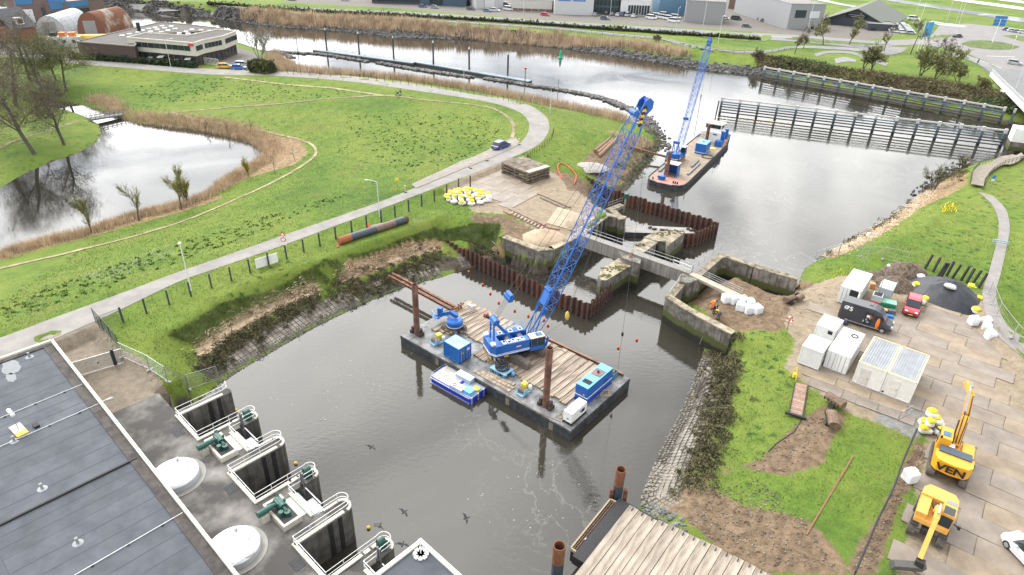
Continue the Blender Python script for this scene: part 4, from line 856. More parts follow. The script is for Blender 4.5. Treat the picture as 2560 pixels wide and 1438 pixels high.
for y in (-1.35,1.35):mb=MB();mb.box((-3.3,y*.8,2.85),(.5,.5,.25));ob('weight_lug',mb,WHITE,crane)
mb=MB();mb.box((1.95,-1.2,1.45),(1.9,1.05,.5));ob('cab_base',mb,BLUE,crane)
mb=MB();mb.box((1.95,-1.2,2.25),(1.8,.95,1.1),top=.93);cabg=ob('cab_glass',mb,GLASS,crane)
mb=MB();mb.box((1.9,-1.2,2.86),(1.75,1.0,.12));ob('cab_roof',mb,WHITE,crane);mb=MB();mb.box((2.2,-1.2,2.93),(.75,.7,.03));ob('roof_window',mb,M('blue_glass',(.04,.12,.22),.1),crane)
for x in (1.08,1.85,2.8):
 for y in (-1.69,-.72):mb=MB();mb.bar((x,y,1.7),(x-.02,y*.98,2.85),.07);ob('cab_pillar',mb,BLUE,crane)
mb=MB();mb.bar((2.9,-1.75,1.5),(3.1,-1.9,2.75),.12,.3);ob('cab_door',mb,BLUE,crane)
for i,x in enumerate((-2.0,-1.45,-.9,-.35,.2)):mb=MB();mb.box((x,-1.12,2.79),(.42,.7,.04));o=ob('hatch',mb,WHITE,crane);mb=MB();mb.box((x+.02,-1.12+.12*(-1)**i,2.82),(.26,.32,.03));ob('grille',mb,BLACK,o)
for i,x in enumerate((-1.6,-.3,.9)):mb=MB();mb.box((x,1.12,2.59),(.5,.6,.04));o=ob('hatch',mb,WHITE,crane);mb=MB();mb.box((x,1.1,2.62),(.3,.35,.03));ob('grille',mb,BLACK,o)
for x in (-.95,.55):
 mb=MB();mb.cyl((x,-.6,1.95),(x,.6,1.95),.42,n=18);ob('winch_drum',mb,M('rope_grey',(.1,.1,.11),.6),crane)
 for y in (-.62,.62):mb=MB();mb.cyl((x,y-.04,1.95),(x,y+.04,1.95),.56,n=18);ob('drum_flange',mb,BLUE,crane)
mb=MB();mb.box((-.4,-1.602,2.2),(.55,.02,.1));ob('emblem',mb,WHITE,crane);mb=MB();mb.box((-.5,-1.603,2.08),(.5,.02,.09));ob('emblem',mb,M('logo_red',(.6,.03,.03),.5),crane)
mb=MB();mb.box((-1.9,-1.603,1.22),(.5,.05,.14));ob('marker',mb,STRIPE_Y,crane)
for a,b in (((-1.4,1.55,2.6),(1.3,1.55,2.6)),):
 mb=MB();mb.bar((-1.4,1.55,3.3),(1.3,1.55,3.3),.04);mb.bar((-1.4,1.55,2.95),(1.3,1.55,2.95),.03)
 for i in range(4):mb.bar((-1.4+.9*i,1.55,2.55),(-1.4+.9*i,1.55,3.3),.035)
 ob('walkway_rail',mb,BLUE_L,crane)
AF=Vector((-2.9,0,5.3))
for y in (-.55,.55):
 mb=MB();mb.bar((-3.0,y,2.7),(-3.0,y*.8,5.2),.14,.22);ob('gantry_leg',mb,BLUE,crane);mb=MB();mb.bar((.1,y,1.5),(-2.85,y*.75,5.1),.13,.2);ob('gantry_strut',mb,BLUE,crane)
for z in (3.3,4.0,4.6):mb=MB();mb.bar((-3.0,-.5,z),(-3.0,.5,z+.4),.07);ob('gantry_brace',mb,BLUE_L,crane)
mb=MB();mb.box((-2.75,0,5.2),(.45,1.2,.75),ry=.7);mb.cyl((-2.75,-.7,5.25),(-2.75,.7,5.25),.36,n=12);ob('gantry_head',mb,BLUE,crane)
TIPW=Vector((12.75,68.3,28.6));foot=Vector((1.75,0,1.7));tip=cl_(TIPW)
S=lattice(crane,foot,tip,(0,0,1),1.45,1.35,17,.052,BLUE,t0=.15,t1=.09,w0=1.25,wt=.9,h0=.2,h1=.8,rl=.032)
bd=(tip-foot).normalized();bu=Vector((-bd.z,0,bd.x));BL_=(tip-foot).length
at=lambda f,y=0,u=0:foot+bd*(BL_*f)+Vector((0,y,0))+bu*u
mb=MB();q=[at(.985,0,-.5),at(1.0,0,.4),at(1.025,0,.42),at(1.045,0,.05),at(1.04,0,-.6),at(1.015,0,-.85)]
for y in (-.52,.52):mb.add([p+Vector((0,y-.05,0)) for p in q]+[p+Vector((0,y+.05,0)) for p in q],[tuple(range(6)),tuple(range(11,5,-1))]+[(i,6+i,6+(i+1)%6,(i+1)%6) for i in range(6)])
ob('head_cheek',mb,BLUE,crane);mb=MB()
for y in (-.3,-.1,.1,.3):mb.cyl(at(1.03,y-.05,-.3),at(1.03,y+.05,-.3),.4,n=14)
ob('head_sheave',mb,BLUE_D,crane);mb=MB();mb.cyl(at(.975,-.5,.7),at(.975,.5,.7),.32,n=14);ob('pendant_sheave',mb,BLUE,crane)
for i in range(7):
 mb=MB();f=.94+i*.0105;mb.bar(at(f,-.6,-.35+.05*i),at(f+.008,-.6,-.1+.05*i),.1,.36);ob('hazard_stripe',mb,STRIPE_Y if i%2 else BLACK,crane)
mb=MB();mb.bar(at(.16,0,.6),at(.235,0,.62),1.15,.18);mb.bar(at(.225,-.6,.8),at(.225,.6,.8),.2);mb.bar(at(.12,0,-.1),at(.145,0,-.1),.5,.5);ob('boom_stop',mb,BLUE,crane)
for y in (-.5,.5):mb=MB();mb.bar((.9,y,1.8),at(.17,y,.55),.1);ob('backstop_strut',mb,BLUE,crane)
CABLE=M('steel_cable',(.06,.06,.06),.5)
br=AF+(at(.975,0,.95)-AF)*.115
mb=MB();mb.bar(br+Vector((0,-.75,0)),br+Vector((0,.75,0)),.5,.45);mb.cyl(br+Vector((.2,-.6,.3)),br+Vector((.2,.6,.3)),.28,n=10);ob('bridle_block',mb,BLUE,crane)
for y in (-.6,.6):mb=MB();mb.cyl(br+Vector((0,y,0)),at(.975,y*.9,.95),.022,n=4);ob('pendant_rope',mb,CABLE,crane)
for i in range(6):y=-.45+.18*i;mb=MB();mb.cyl(AF+Vector((.1,y,0)),br+Vector((0,y,0)),.013,n=4);ob('luffing_rope',mb,CABLE,crane)
hk=cl_(G(1418,790,4.2))
for y in (-.2,.2):mb=MB();mb.cyl(at(1.02,y,-.6),hk+Vector((0,y*.3,.5)),.016,n=4);ob('hoist_rope',mb,CABLE,crane)
mb=MB();mb.blob(hk,(.55,.5,1.3),jit=0,n=10,m=8);ob('hook_block',mb,M('hook_yellow',(.62,.45,.1),.5,dirt=.3),crane,smooth=True)
mb=MB();mb.cyl(hk-Vector((.1,0,.6)),cl_(Bw(14.2,8.8,BZ+1.6)),.016,n=4);mb.torus(hk-Vector((.1,0,.7)),.16,.04,'x',10,5);ob('hook_tie',mb,CABLE,crane)
a2=cl_(G(1545,838,10));ball=at(1.03,0,-1.0)+(cl_(Bw(23.6,10.9,BZ+.8))-at(1.03,0,-1.0))*.86
mb=MB();mb.cyl(at(1.03,.1,-1.0),cl_(Bw(23.6,10.9,BZ+.7)),.017,n=4);ob('auxiliary_rope',mb,CABLE,crane);mb=MB();mb.lathe([(.03,-.3),(.14,-.1),(.14,.15),(.03,.35)],ball,8);ob('headache_ball',mb,BLACK,crane)
# --------- small blue pontoon boat alongside
qa,qb_,qd=G(1072,939.7,.8),G(1177,998,.8),G(1118,909,.8)
pr=math.atan2(qb_[1]-qa[1],qb_[0]-qa[0]);PL=float(np.hypot(*(qb_-qa)[:2]));PW=3.0
boat=thing('pontoon_boat','small blue pontoon boat with pale plank deck moored to the barge','boat',(qa[0],qa[1],0),pr)
mb=MB();mb.prism([(0,.5),(.4,0),(PL,0),(PL,PW),(.4,PW),(0,PW-.5)],-.35,.72);ob('hull',mb,BLUE_D,boat)
mb=MB()
for z in (.05,.7):
 mb.box((PL/2,-.03,z),(PL-.4,.08,.1));mb.box((PL/2,PW+.03,z),(PL-.4,.08,.1))
ob('rubbing_strake',mb,GALV,boat);n=9
for i in range(n):
 y=.17+(PW-.34)*(i+.5)/n;mb=MB();L=PL*.52 if .25<(i/n)<.7 else PL*.6;mb.box((.15+L/2,y,.75),(L,(PW-.34)/n-.04,.05));ob('deck_plank',mb,M('pale_deck',(.5,.48,.43),.8,var=.2,scale=2,dirt=.3),boat)
mb=MB();mb.box((PL*.8,PW/2,.73),(PL*.38,PW-.2,.03));ob('well_floor',mb,M('grey_blue_floor',(.28,.34,.4),.6),boat)
for c,d,nm in (((PL*.55,PW-.75,1.0),(2.1,.85,.5),'far'),((PL*.62,.55,.88),(1.7,.8,.3),'near')):
 mb=MB();mb.box(c,d);o=ob('locker',mb,M('pale_blue_grey',(.36,.47,.56),.5),boat);mb=MB();mb.box((c[0],c[1],c[2]+d[2]/2+.02),(d[0]+.04,d[1]+.04,.04));ob('locker_lid',mb,WHITE,o)
mb=MB();mb.torus((PL*.56,.45,1.1),.2,.05,n=12,k=5);ob('rope_coil',mb,M('brown_rope',(.25,.16,.1),.9),boat)
mb=MB();mb.box((PL*.86,.75,.95),(1.0,.9,.4));ob('console',mb,BLUE_L,boat);mb=MB();mb.lathe([(.05,0),(.42,.05),(.42,.2),(.2,.25)],(PL*.9,PW*.55,.75),14);ob('yellow_bollard',mb,M('boat_yellow',(.6,.42,.05),.5),boat)
for y in (.1,PW*.38,PW*.68,PW-.1):mb=MB();mb.box((PL+.05,y,.35),(.14,.16,1.15));ob('push_knee',mb,GALV,boat)
mb=MB();mb.box((PL+.02,PW*.53,.55),(.05,PW*.3,.7));ob('bow_plate',mb,BLUE_D,boat)
rail_pts=[(.5,PW-.05,0),(.05,PW-.5,0),(.05,.5,0),(.5,.05,0)]
mb=MB();mb.tube([(x,y,1.0) for x,y,z in rail_pts],.025)
for x,y,z in rail_pts:mb.cyl((x,y,.75),(x,y,1.0),.02,n=4)
ob('stern_rail',mb,GALV,boat)
ORANGE=M('orange_float',(.75,.09,.02),.4)
fl=MB().blob((0,0,.08),(.34,.34,.34),jit=0,n=10,m=6).mesh('marker_float',True)
for i,(x,y,lab) in enumerate(((1207,712,'orange marker float on a line, farthest left near the near sheet pile wall'),(1226,734,'orange marker float, second from the left along the near sheet pile wall'),(1247,757,'orange marker float left of the crane bridle block'),(1287,777,'orange marker float just under the crane bridle block'),(1321,790,'orange marker float left of the boom foot'),(1360,800,'orange marker float seen through the boom foot'),(1370,814,'orange marker float right of the boom foot'),(1546,870,'orange marker float beside the hanging auxiliary rope'),(1592,850,'orange marker float alone on the water right of the barge'),(1172,680,'orange marker float by the muddy shore at the sheet pile wall'))):
 tag(ob('marker_float',fl,ORANGE,loc=tuple(G(x,y,.05))),lab,'float','orange marker floats')
# --------- lock head, sheet piling, vessel, fenders, jetty
def tide_mat(name,c,c2,algae=(.07,.08,.02),lo=.9,hi=1.9):
 m=M(name,c,.85,var=.2,scale=1.1,c2=c2,streak=.75,bump=.4,bscale=8);t=m.node_tree;N=t.nodes;L=t.links;b=N['Principled BSDF'];src=b.inputs['Base Color'].links[0].from_socket
 g=N.new('ShaderNodeNewGeometry');sp=N.new('ShaderNodeSeparateXYZ');L.new(g.outputs['Position'],sp.inputs[0]);no=N.new('ShaderNodeTexNoise');no.inputs['Scale'].default_value=.8;no.inputs['Detail'].default_value=5;L.new(g.outputs['Position'],no.inputs['Vector'])
 ad=N.new('ShaderNodeMath');ad.operation='MULTIPLY_ADD';L.new(no.outputs['Fac'],ad.inputs[0]);ad.inputs[1].default_value=.9;L.new(sp.outputs[2],ad.inputs[2])
 r=N.new('ShaderNodeMapRange');r.inputs[1].default_value=hi+.35;r.inputs[2].default_value=hi+.6;r.inputs[3].default_value=1;r.inputs[4].default_value=0;L.new(ad.outputs[0],r.inputs[0])
 m1=N.new('ShaderNodeMixRGB');L.new(r.outputs[0],m1.inputs[0]);L.new(src,m1.inputs[1]);m1.inputs[2].default_value=(*algae,1)
 r2=N.new('ShaderNodeMapRange');r2.inputs[1].default_value=lo+.4;r2.inputs[2].default_value=lo+.7;r2.inputs[3].default_value=1;r2.inputs[4].default_value=0;L.new(ad.outputs[0],r2.inputs[0])
 m2=N.new('ShaderNodeMixRGB');L.new(r2.outputs[0],m2.inputs[0]);L.new(m1.outputs[0],m2.inputs[1]);m2.inputs[2].default_value=(.018,.017,.013,1);L.new(m2.outputs[0],b.inputs['Base Color']);return m
QUAY=tide_mat('tidal_concrete',(.11,.1,.085),(.22,.205,.175));LEDGE=M('mossy_coping',(.1,.085,.05),.9,var=.3,scale=1.2,c2=(.24,.205,.15),thr=(.3,.6),bump=.5,bscale=9)
MOSS=M('moss_patch',(.085,.08,.02),.95,var=.4,scale=4)
def wallrun(parent,pts,z0,thick,cap=True,mat=None):
 "retaining wall along px points (given at their top height); inside to the left of the run"
 Q=[Vector(G2(p)) for p in pts];o=parent.location
 for a,b in zip(Q[:-1],Q[1:]):
  d=(b-a).normalized();n=Vector((-d.y,d.x,0))*thick
  mb=MB();P_=[a,b,b+n,a+n];mb.prism([(p.x-o.x,p.y-o.y) for p in P_],z0,[a.z,b.z,b.z,a.z]);ob('wall',mb,mat or QUAY,parent)
  if cap:mb=MB();e=.06;P2=[a-n*e-d*.05,b-n*e+d*.05,b+n*(1+e)+d*.05,a+n*(1+e)-d*.05];mb.prism([(p.x-o.x,p.y-o.y) for p in P2],a.z-.001,a.z+.14+.006*(hash((round(a.x,2),round(a.y,2)))%7));ob('coping',mb,LEDGE,parent)
p0=G2(ABL[0]);la=thing('lock_abutment','weathered concrete abutment of the old lock on the left bank','lock wall',(p0[0],p0[1],0))
wallrun(la,ABL[:-1],-1.6,1.0)
for f in (.35,.62,.8):
 a=Vector(G2(ABL[3]));b=Vector(G2(ABL[4]));q=a+(b-a)*f;mb=MB();d=(b-a).normalized();mb.box((q.x-p0[0]+d.y*.05,q.y-p0[1]-d.x*.05,1.4),(.55,.2,4.4),rz=math.atan2(d.y,d.x));ob('gate_recess',mb,BLACK,la)
p1=G2(ABR[0]);ra=thing('lock_abutment','weathered concrete abutment of the old lock round the excavated right bank','lock wall',(p1[0],p1[1],0))
wallrun(ra,ABR,-1.6,.9)
mb=MB();q=[G(*t,3.6) for t in ((1704,690),(1730,694),(1752,702),(1722,716),(1697,712))];mb.prism([(x[0]-p1[0],x[1]-p1[1]) for x in q],-1,4.1);ob('bridge_seat',mb,QUAY,ra)
def pxprism(parent,px,z,z0,mat,name,cap=None):
 mb=MB();o=parent.location;mb.prism([(G(*q,z)[0]-o.x,G(*q,z)[1]-o.y) for q in px],z0,z);r=ob(name,mb,mat,parent)
 if cap:mb=MB();P_=np.array([(G(*q,z)[0]-o.x,G(*q,z)[1]-o.y) for q in px]);c=P_.mean(0);mb.prism([tuple(c+(p-c)*.97) for p in P_],z,z+.06);ob('coping',mb,cap,parent)
 return r
cp=thing('lock_pier','long mossy concrete middle pier of the lock with rounded nose','lock pier',(*G(1560,660,0)[:2],0))
pxprism(cp,[(1495,691),(1500,679),(1512,667),(1530,655),(1552,643),(1600,657),(1567,671),(1540,688),(1516,702),(1502,701)],3.3,-1.6,QUAY,'nose',LEDGE)
pxprism(cp,[(1548,628),(1570,620),(1606,636),(1600,660),(1556,645)],4.1,-1.6,QUAY,'bridge_seat')
pxprism(cp,[(1572,624),(1612,596),(1640,600),(1645,606),(1600,640)],3.5,-1.6,QUAY,'wall',LEDGE)
pxprism(cp,[(1608,594),(1636,580),(1672,577),(1707,573),(1712,581),(1700,592),(1670,616),(1664,604),(1640,604)],3.6,-1.6,QUAY,'head',LEDGE)
for a in ((1640,615),(1650,611),(1660,606)):w=G(*a,3.0);mb=MB();mb.box((w[0]-cp.location.x,w[1]-cp.location.y,1.5),(.4,.4,3.6),rz=.7);ob('gate_recess',mb,BLACK,cp)
random.seed(2)
for q,s in (((1530,672),1.5),((1555,668),1.0),((1515,690),.8),((1655,585),1.2),((1690,580),1.3),((1600,612),.7)):
 z=3.37 if q[1]>650 else 3.67;w=G(*q,z);mb=MB()
 for k in range(22):a=random.uniform(0,6.3);r_=s*random.random()**.5;mb.blob((w[0]+r_*math.cos(a)-cp.location.x,w[1]+r_*.6*math.sin(a)-cp.location.y,z+.02),(.35,.3,.14),n=6,m=3,jit=.3)
 ob('moss',mb,MOSS,cp)['kind']='stuff'
def beam(label,a,b,w,h,mat,name='footbridge',deckm=None):
 a,b=Vector(a),Vector(b);t=thing(name,label,'footbridge',a);v=b-a;mb=MB();mb.bar((0,0,-h/2),v-Vector((0,0,h/2)),w,h);ob('girder',mb,mat,t);mb=MB();mb.bar((0,0,.04),v+Vector((0,0,.04)),w+.1,.1);ob('deck',mb,deckm or GALV,t);return t
FB0,FB1=Vector(G(1452,585,4.3)),Vector(G(1727,681,4.3));d=(FB1-FB0).normalized();nrm=Vector((-d.y,d.x,0))
beam('grey streaked concrete footbridge beam across the lock',FB0,FB1,1.1,1.75,M('streaked_girder',(.24,.225,.2),.85,var=.12,scale=.9,streak=.6),deckm=M('bridge_deck_grey',(.27,.26,.24),.85,var=.15))
for s,lab in ((-.45,'near'),(.5,'far')):rail_run(f'thin steel railing on the {lab} side of the concrete footbridge',[FB0+nrm*s+Vector((0,0,.1)),FB1+nrm*s+Vector((0,0,.1))],1.0,3.2,GALV,r=.022,group='footbridge railings')
GA,GB=Vector(G(1727,684,4.2)),Vector(G(1850,742,3.4));beam('pale timber gangway sloping from footbridge to the excavated bank',GA,GB,1.0,.3,M('pale_plank',(.42,.37,.3),.9,var=.2,scale=1),'gangway',M('pale_plank',(.42,.37,.3),.9));d2=(GB-GA).normalized();n2=Vector((-d2.y,d2.x,0))*.5
rail_run('steel railing along the far side of the timber gangway',[GA+n2,GB+n2],1.0,2.2,GALV,r=.03,rails=(1.0,.7,.4))
rail_run('steel railing running back along the lock wall from the gangway',[Vector(G(1715,690,4.2)),Vector(G(1760,655,3.9)),Vector(G(1802,625,3.9))],1.0,2.4,GALV,r=.025)
rail_run('bent steel railing down the mossy lock wall below the gangway',[Vector(G(1700,700,4.0)),Vector(G(1690,718,3.8)),Vector(G(1670,745,3.7))],.9,2.0,GALV,r=.025,rails=(1.0,))
rail_run('short white railing section standing on the footbridge',[Vector(G(1682,667,4.35)),Vector(G(1725,685,4.35))],1.1,1.7,WHITE,r=.035)
t=thing('steel_strut','short rusty steel strut leaning on the lock pier','steel beam',G(1566,660,3.4));mb=MB();mb.bar((0,0,0),Vector(G(1580,632,4.6))-Vector(G(1566,660,3.4)),.22);ob('strut',mb,M('bright_rust',(.22,.07,.025),.8),t)
t=thing('valve_post','dark green control post on a walkway in the lock','control post',G(1558,549,.6));mb=MB();mb.bar((0,0,-.6),(0,0,4.0),.3);ob('column',mb,QUAY,t);mb=MB();mb.box((0,0,4.3),(.75,.6,.8),top=.85);ob('cabinet',mb,DKGREEN,t)
a,b=Vector(G(1520,526,3.3)),Vector(G(1556,512,3.3));beam('short concrete walkway to the green control post',a,b,1.0,.4,QUAY,'walkway',LEDGE);rail_run('thin railing on the short walkway to the green control post',[a+Vector((0,.5,.1)),b+Vector((0,.5,.1))],1.0,1.2,GALV,r=.02)
po=thing('lock_pontoon','flat grey steel pontoon floating inside the lock','pontoon',(*G(1650,575,.8)[:2],0));pxprism(po,[(1562,562),(1728,570),(1738,584),(1623,583),(1562,581)],.8,-.5,HULL,'hull');P_=np.array([G(*q,.8)[:2]-np.array(po.location[:2]) for q in [(1562,562),(1728,570),(1738,584),(1623,583),(1562,581)]]);mb=MB();mb.prism([tuple(p*.985) for p in P_],.8,.83);ob('deck',mb,M('pontoon_deck',(.27,.26,.25),.7,var=.2,scale=.7,dirt=.4),po)
for q in ((1625,570),(1636,574),(1655,576),(1665,577),(1728,577),(1720,573)):w=G(*q,.85);mb=MB();mb.box((w[0]-po.location.x,w[1]-po.location.y,.95),(.7,.4,.22),rz=random.random());ob('deck_fitting',mb,M('dark_rust',(.06,.028,.02),.9),po)
SHEET=M('sheet_pile_rust',(.05,.03,.029),.8,var=.22,scale=1.6,c2=(.125,.06,.042),streak=.5,bump=.2)
SHEET2=M('sheet_pile_orange',(.13,.055,.03),.85,var=.25,scale=1.5,streak=.4)
def pile_mesh(h,bright):
 w,dp,th=.62,.36,.025;p=[(0,0),(.12,0),(.24,dp),(w,dp),(w,dp),(w+.12,0),(w+.24,0)]
 p=[(0,0),(.16,0),(.3,dp),(.62,dp),(.76,0),(.92,0)];mb=MB();n=len(p);vs=[(x,y+s*th,z) for s in (-1,1) for z in (-2.2,h) for x,y in p]
 f=[]
 for i in range(n-1):f+=[(i,i+1,n+i+1,n+i),(2*n+i+1,2*n+i,3*n+i,3*n+i+1),(n+i,n+i+1,3*n+i+1,3*n+i)]
 f+=[(0,n,3*n,2*n),(n-1,3*n-1,4*n-1,2*n-1)];mb.add(vs,f);return mb.mesh('pile')
def sheetwall(label,px,z):
 Q=[Vector(G(*p,z)) for p in px];t=thing('sheet_pile_wall',label,'sheet piling',(Q[0].x,Q[0].y,0));mA,mB_=pile_mesh(z,0),pile_mesh(z-.12,0);mC=pile_mesh(z-.25,0);mA.materials.append(SHEET);mB_.materials.append(SHEET);mC.materials.append(SHEET2);k=0
 for a,b in zip(Q[:-1],Q[1:]):
  L=(b-a).length;n=max(1,round(L/.92));d=(b-a)/n;rz=math.atan2(d.y,d.x)
  for i in range(n):p=a+d*i-Q[0];o=ob('pile',(mA,mB_,mA,mA,mB_,mC,mA)[(k*5+k//3)%7],None,t,loc=(p.x,p.y,random.uniform(-.08,.04)),rz=rz);o.scale[0]=L/n/.92;k+=1
 return t
random.seed(4)
sheetwall('rusty sheet pile wall curving out from the left bank in front of the lock',[(1095,591),(1165,625),(1256,664.5),(1357,713.6),(1430,743),(1471,762),(1500,741),(1535,704)],2.4)
sheetwall('rusty sheet pile wall closing the far side of the lock in a point',[(1392,410),(1461,440),(1526,469),(1573,486),(1665,514),(1742,538),(1796,555),(1771,565),(1740,580),(1700,584)],2.4)
# --------- crane vessel
SA=R(60.4);vo=Vector((28.3,119.7,0));SL=39.0;ship=thing('crane_vessel','long black work vessel with pink deck ends carrying the second blue crane','ship',vo,SA)
hw=3.75;outl=[(.0,-1.6),(.35,-2.9),(1.4,-3.6),(3,-hw),(SL-6,-hw),(SL-2,-3.0),(SL-.2,-1.2),(SL,0),(SL-.2,1.2),(SL-2,3.0),(SL-6,hw),(3,hw),(1.4,3.6),(.35,2.9),(0,1.6)]
mb=MB();mb.prism(outl,-.4,.95);ob('hull',mb,HULL,ship)
mb=MB();mb.prism([(x*.99+.15,y*.97) for x,y in outl],.95,.98);ob('deck',mb,M('ochre_deck',(.33,.26,.19),.8,var=.2,scale=.8,dirt=.25),ship)
PINK=M('faded_red_deck',(.42,.2,.16),.8,var=.15,scale=1)
mb=MB();mb.prism([(.3,-1.5),(1.2,-3.1),(3.8,-3.3),(4.6,3.3),(1.2,3.1),(.3,1.5)],.985,1.0);ob('deck_paint',mb,PINK,ship);mb=MB();mb.prism([(SL-8,-3.4),(SL-2.2,-2.7),(SL-.5,0),(SL-2.2,2.7),(SL-8,3.4)],.985,1.0);ob('deck_paint',mb,PINK,ship)
for s in (-1,1):mb=MB();mb.tube([(x,y,1.05) for x,y in outl if y*s>=0] if s<0 else [(x,y,1.05) for x,y in outl if y>=0],.1,5);ob('gunwale',mb,HULL,ship)
mb=MB()
for s in (-1,1):mb.add([(SL-7,s*3.5,1),(SL-2,s*2.95,1),(SL-.1,0,1),(SL+.3,0,1.95),(SL-2,s*3.2,1.75),(SL-7,s*3.7,1.3)],[(0,1,4,5),(1,2,3,4)])
ob('bulwark',mb,M('bulwark_blue',(.06,.14,.3),.5),ship)
wh=MB();wh.box((SL-6.2,0,2.2),(3.4,4.6,2.4));ob('deckhouse',wh,WHITE,ship);mb=MB();mb.box((SL-5.6,0,4.1),(2.6,3.8,1.5),top=.95);w_=ob('wheelhouse',mb,WHITE,ship)
mb=MB();mb.box((SL-6.93,0,4.35),(.06,3.3,.75));ob('window',mb,GLASS,w_);mb=MB()
for y in (-1.88,1.88):mb.box((SL-5.6,y,4.35),(2.0,.06,.75))
ob('window',mb,GLASS,w_);mb=MB();mb.box((SL-5.6,0,4.95),(3.1,4.2,.12));ob('roof',mb,M('cream_roof',(.55,.5,.36),.7),w_)
mb=MB();mb.torus((SL-7.95,1.9,2.3),.35,.1,'x',14,6);ob('lifebuoy',mb,M('cream_buoy',(.6,.52,.38),.6),ship);mb=MB();mb.box((SL-7.93,-.9,2.9),(.05,.9,.3));ob('name_board',mb,BLUE,ship)
rp=[(SL-7.2,-2.1,5),(SL-4,-2.1,5),(SL-4,2.1,5),(SL-7.2,2.1,5),(SL-7.2,-2.1,5)];mb=MB();mb.tube([(x,y,z+.75) for x,y,z in rp],.03)
for x,y,z in rp[:4]:mb.cyl((x,y,z),(x,y,z+.75),.025,n=4)
mb.cyl((SL-5,-1.2,5),(SL-5,-1.2,7.2),.04);ob('roof_rail',mb,WHITE,ship)
for x,y,zt in ((SL-9.0,.5,5.2),(4.2,.9,6.0)):mb=MB();mb.cyl((x,y,-1),(x,y,zt),.36,n=14);ob('spud',mb,M('spud_rust',(.16,.06,.035),.8),ship)
mb=MB();mb.box((SL-9.6,-2.4,1.6),(1.5,1.5,1.2));ob('equipment_box',mb,BLUE,ship);mb=MB();mb.box((SL-7.5,-2.6,2.6),(.8,.8,2.4));ob('hydraulic_rack',mb,BLUE,ship);mb=MB();mb.box((SL-3.0,-2.2,2.2),(.9,.9,2.2));ob('hydraulic_rack',mb,BLUE,ship)
mb=MB();mb.lathe([(.75,0),(.8,.12),(.55,.2),(.05,.2)],(SL-12.3,-1.9,1.0),16);ob('yellow_ring',mb,M('pale_yellow_ring',(.6,.45,.12),.6),ship)
for s in ((SL-15.8,-.6),):mb=MB();mb.box((s[0],s[1],2.1),(3.6,2.3,2.2));g_=ob('power_pack',mb,BLUE,ship);mb=MB();mb.box((s[0],s[1],3.22),(3.5,2.2,.06));ob('roof_panel',mb,BLUE_L,g_);mb=MB();mb.cyl((s[0],s[1],3.2),(s[0],s[1],3.4),.15,n=8);ob('exhaust',mb,BLACK,g_);mb=MB();mb.box((s[0],s[1],1.35),(3.62,2.32,.1));ob('white_band',mb,WHITE,g_)
mb=MB();mb.torus((SL-18.6,-2.6,1.15),1.2,.09,n=20,k=5);ob('hose_loop',mb,BLACK,ship)
for y,L,x in ((-2.5,8.0,7.2),(-1.7,5.0,12.0),(2.9,5.5,5.6)):mb=MB();mb.bar((x,y,1.15),(x+L,y,1.15),.32,.3);ob('deck_beam',mb,M('dull_steel',(.16,.165,.18),.5),ship)
sh=MB()
for c,d in (((6.6,.3,2.2),(.08,2.4,2.4)),((5.6,1.5,2.2),(2,.08,2.4)),((5.6,-.9,2.2),(2,.08,2.4))):sh.box(c,d)
s_=ob('shelter',sh,BLUE,ship);mb=MB();mb.box((5.6,.3,3.42),(2.3,2.7,.08));ob('roof_panel',mb,M('pale_shelter_roof',(.42,.4,.34),.7),s_)
mb=MB();mb.box((1.9,1.1,1.4),(1.0,1.0,.8));mb.cyl((1.9,.3,1.5),(1.9,1.9,1.5),.28,n=10);ob('windlass',mb,BLUE,ship);mb=MB()
for y in (-2.3,-1.9,-1.5,2.6):mb.cyl((1.2,y,1),(1.2,y,1.45),.14,n=8)
ob('bollard',mb,BLACK,ship)
vc=Vector(G(1688,402,1.0));vc.z=1.0;VH=R(61.5);c2=thing('crawler_crane','smaller blue crawler crane with slim raised boom on the vessel','crane',vc,VH)
for y in (-1.1,1.3):mb=MB();track(mb,-2.2,2.4,y,.6,.8);ob('crawler_track',mb,M('dry_track',(.22,.15,.09),.85),c2)
mb=MB();mb.box((-.4,0,1.15),(4.4,2.7,.5));ob('slewing_platform',mb,BLUE,c2);mb=MB();mb.prism([(-1.2,-1.4),(-2.4,-1.4),(-3.0,-.7),(-3.0,.7),(-2.4,1.4),(-1.2,1.4)],1.1,2.3);ob('counterweight',mb,BLUE,c2);mb=MB();mb.box((-2.0,.55,2.34),(.8,.7,.1));ob('hatch',mb,BLACK,c2)
for i in range(8):mb=MB();mb.box((-2.3+.02*i,-1.3+.35*i,.95),(.9,.2,.2));ob('hazard_stripe',mb,STRIPE_Y if i%2 else BLACK,c2)
mb=MB();mb.prism([(x*1.005,y*1.005) for x,y in [(-1.2,-1.4),(-2.4,-1.4),(-3.0,-.7),(-3.0,.7),(-2.4,1.4),(-1.2,1.4)]],1.2,1.32);ob('white_stripe',mb,WHITE,c2)
mb=MB();mb.box((1.3,-1.1,2.1),(1.3,.9,1.5),top=.95);ob('cab_glass',mb,GLASS,c2);mb=MB();mb.box((1.3,-1.1,2.9),(1.3,.95,.12));ob('cab_roof',mb,WHITE,c2);mb=MB();mb.box((1.3,-1.1,1.5),(1.4,1.0,.5));ob('cab_base',mb,BLUE,c2)
for y in (-.5,.5):mb=MB();mb.bar((-1.9,y,2.2),(-1.2,y,4.2),.14);mb.bar((.2,y,1.4),(-1.2,y,4.2),.12);ob('gantry_leg',mb,BLUE,c2)
mb=MB();mb.box((-1.1,0,4.2),(.5,1.3,.5));ob('gantry_head',mb,BLUE,c2)
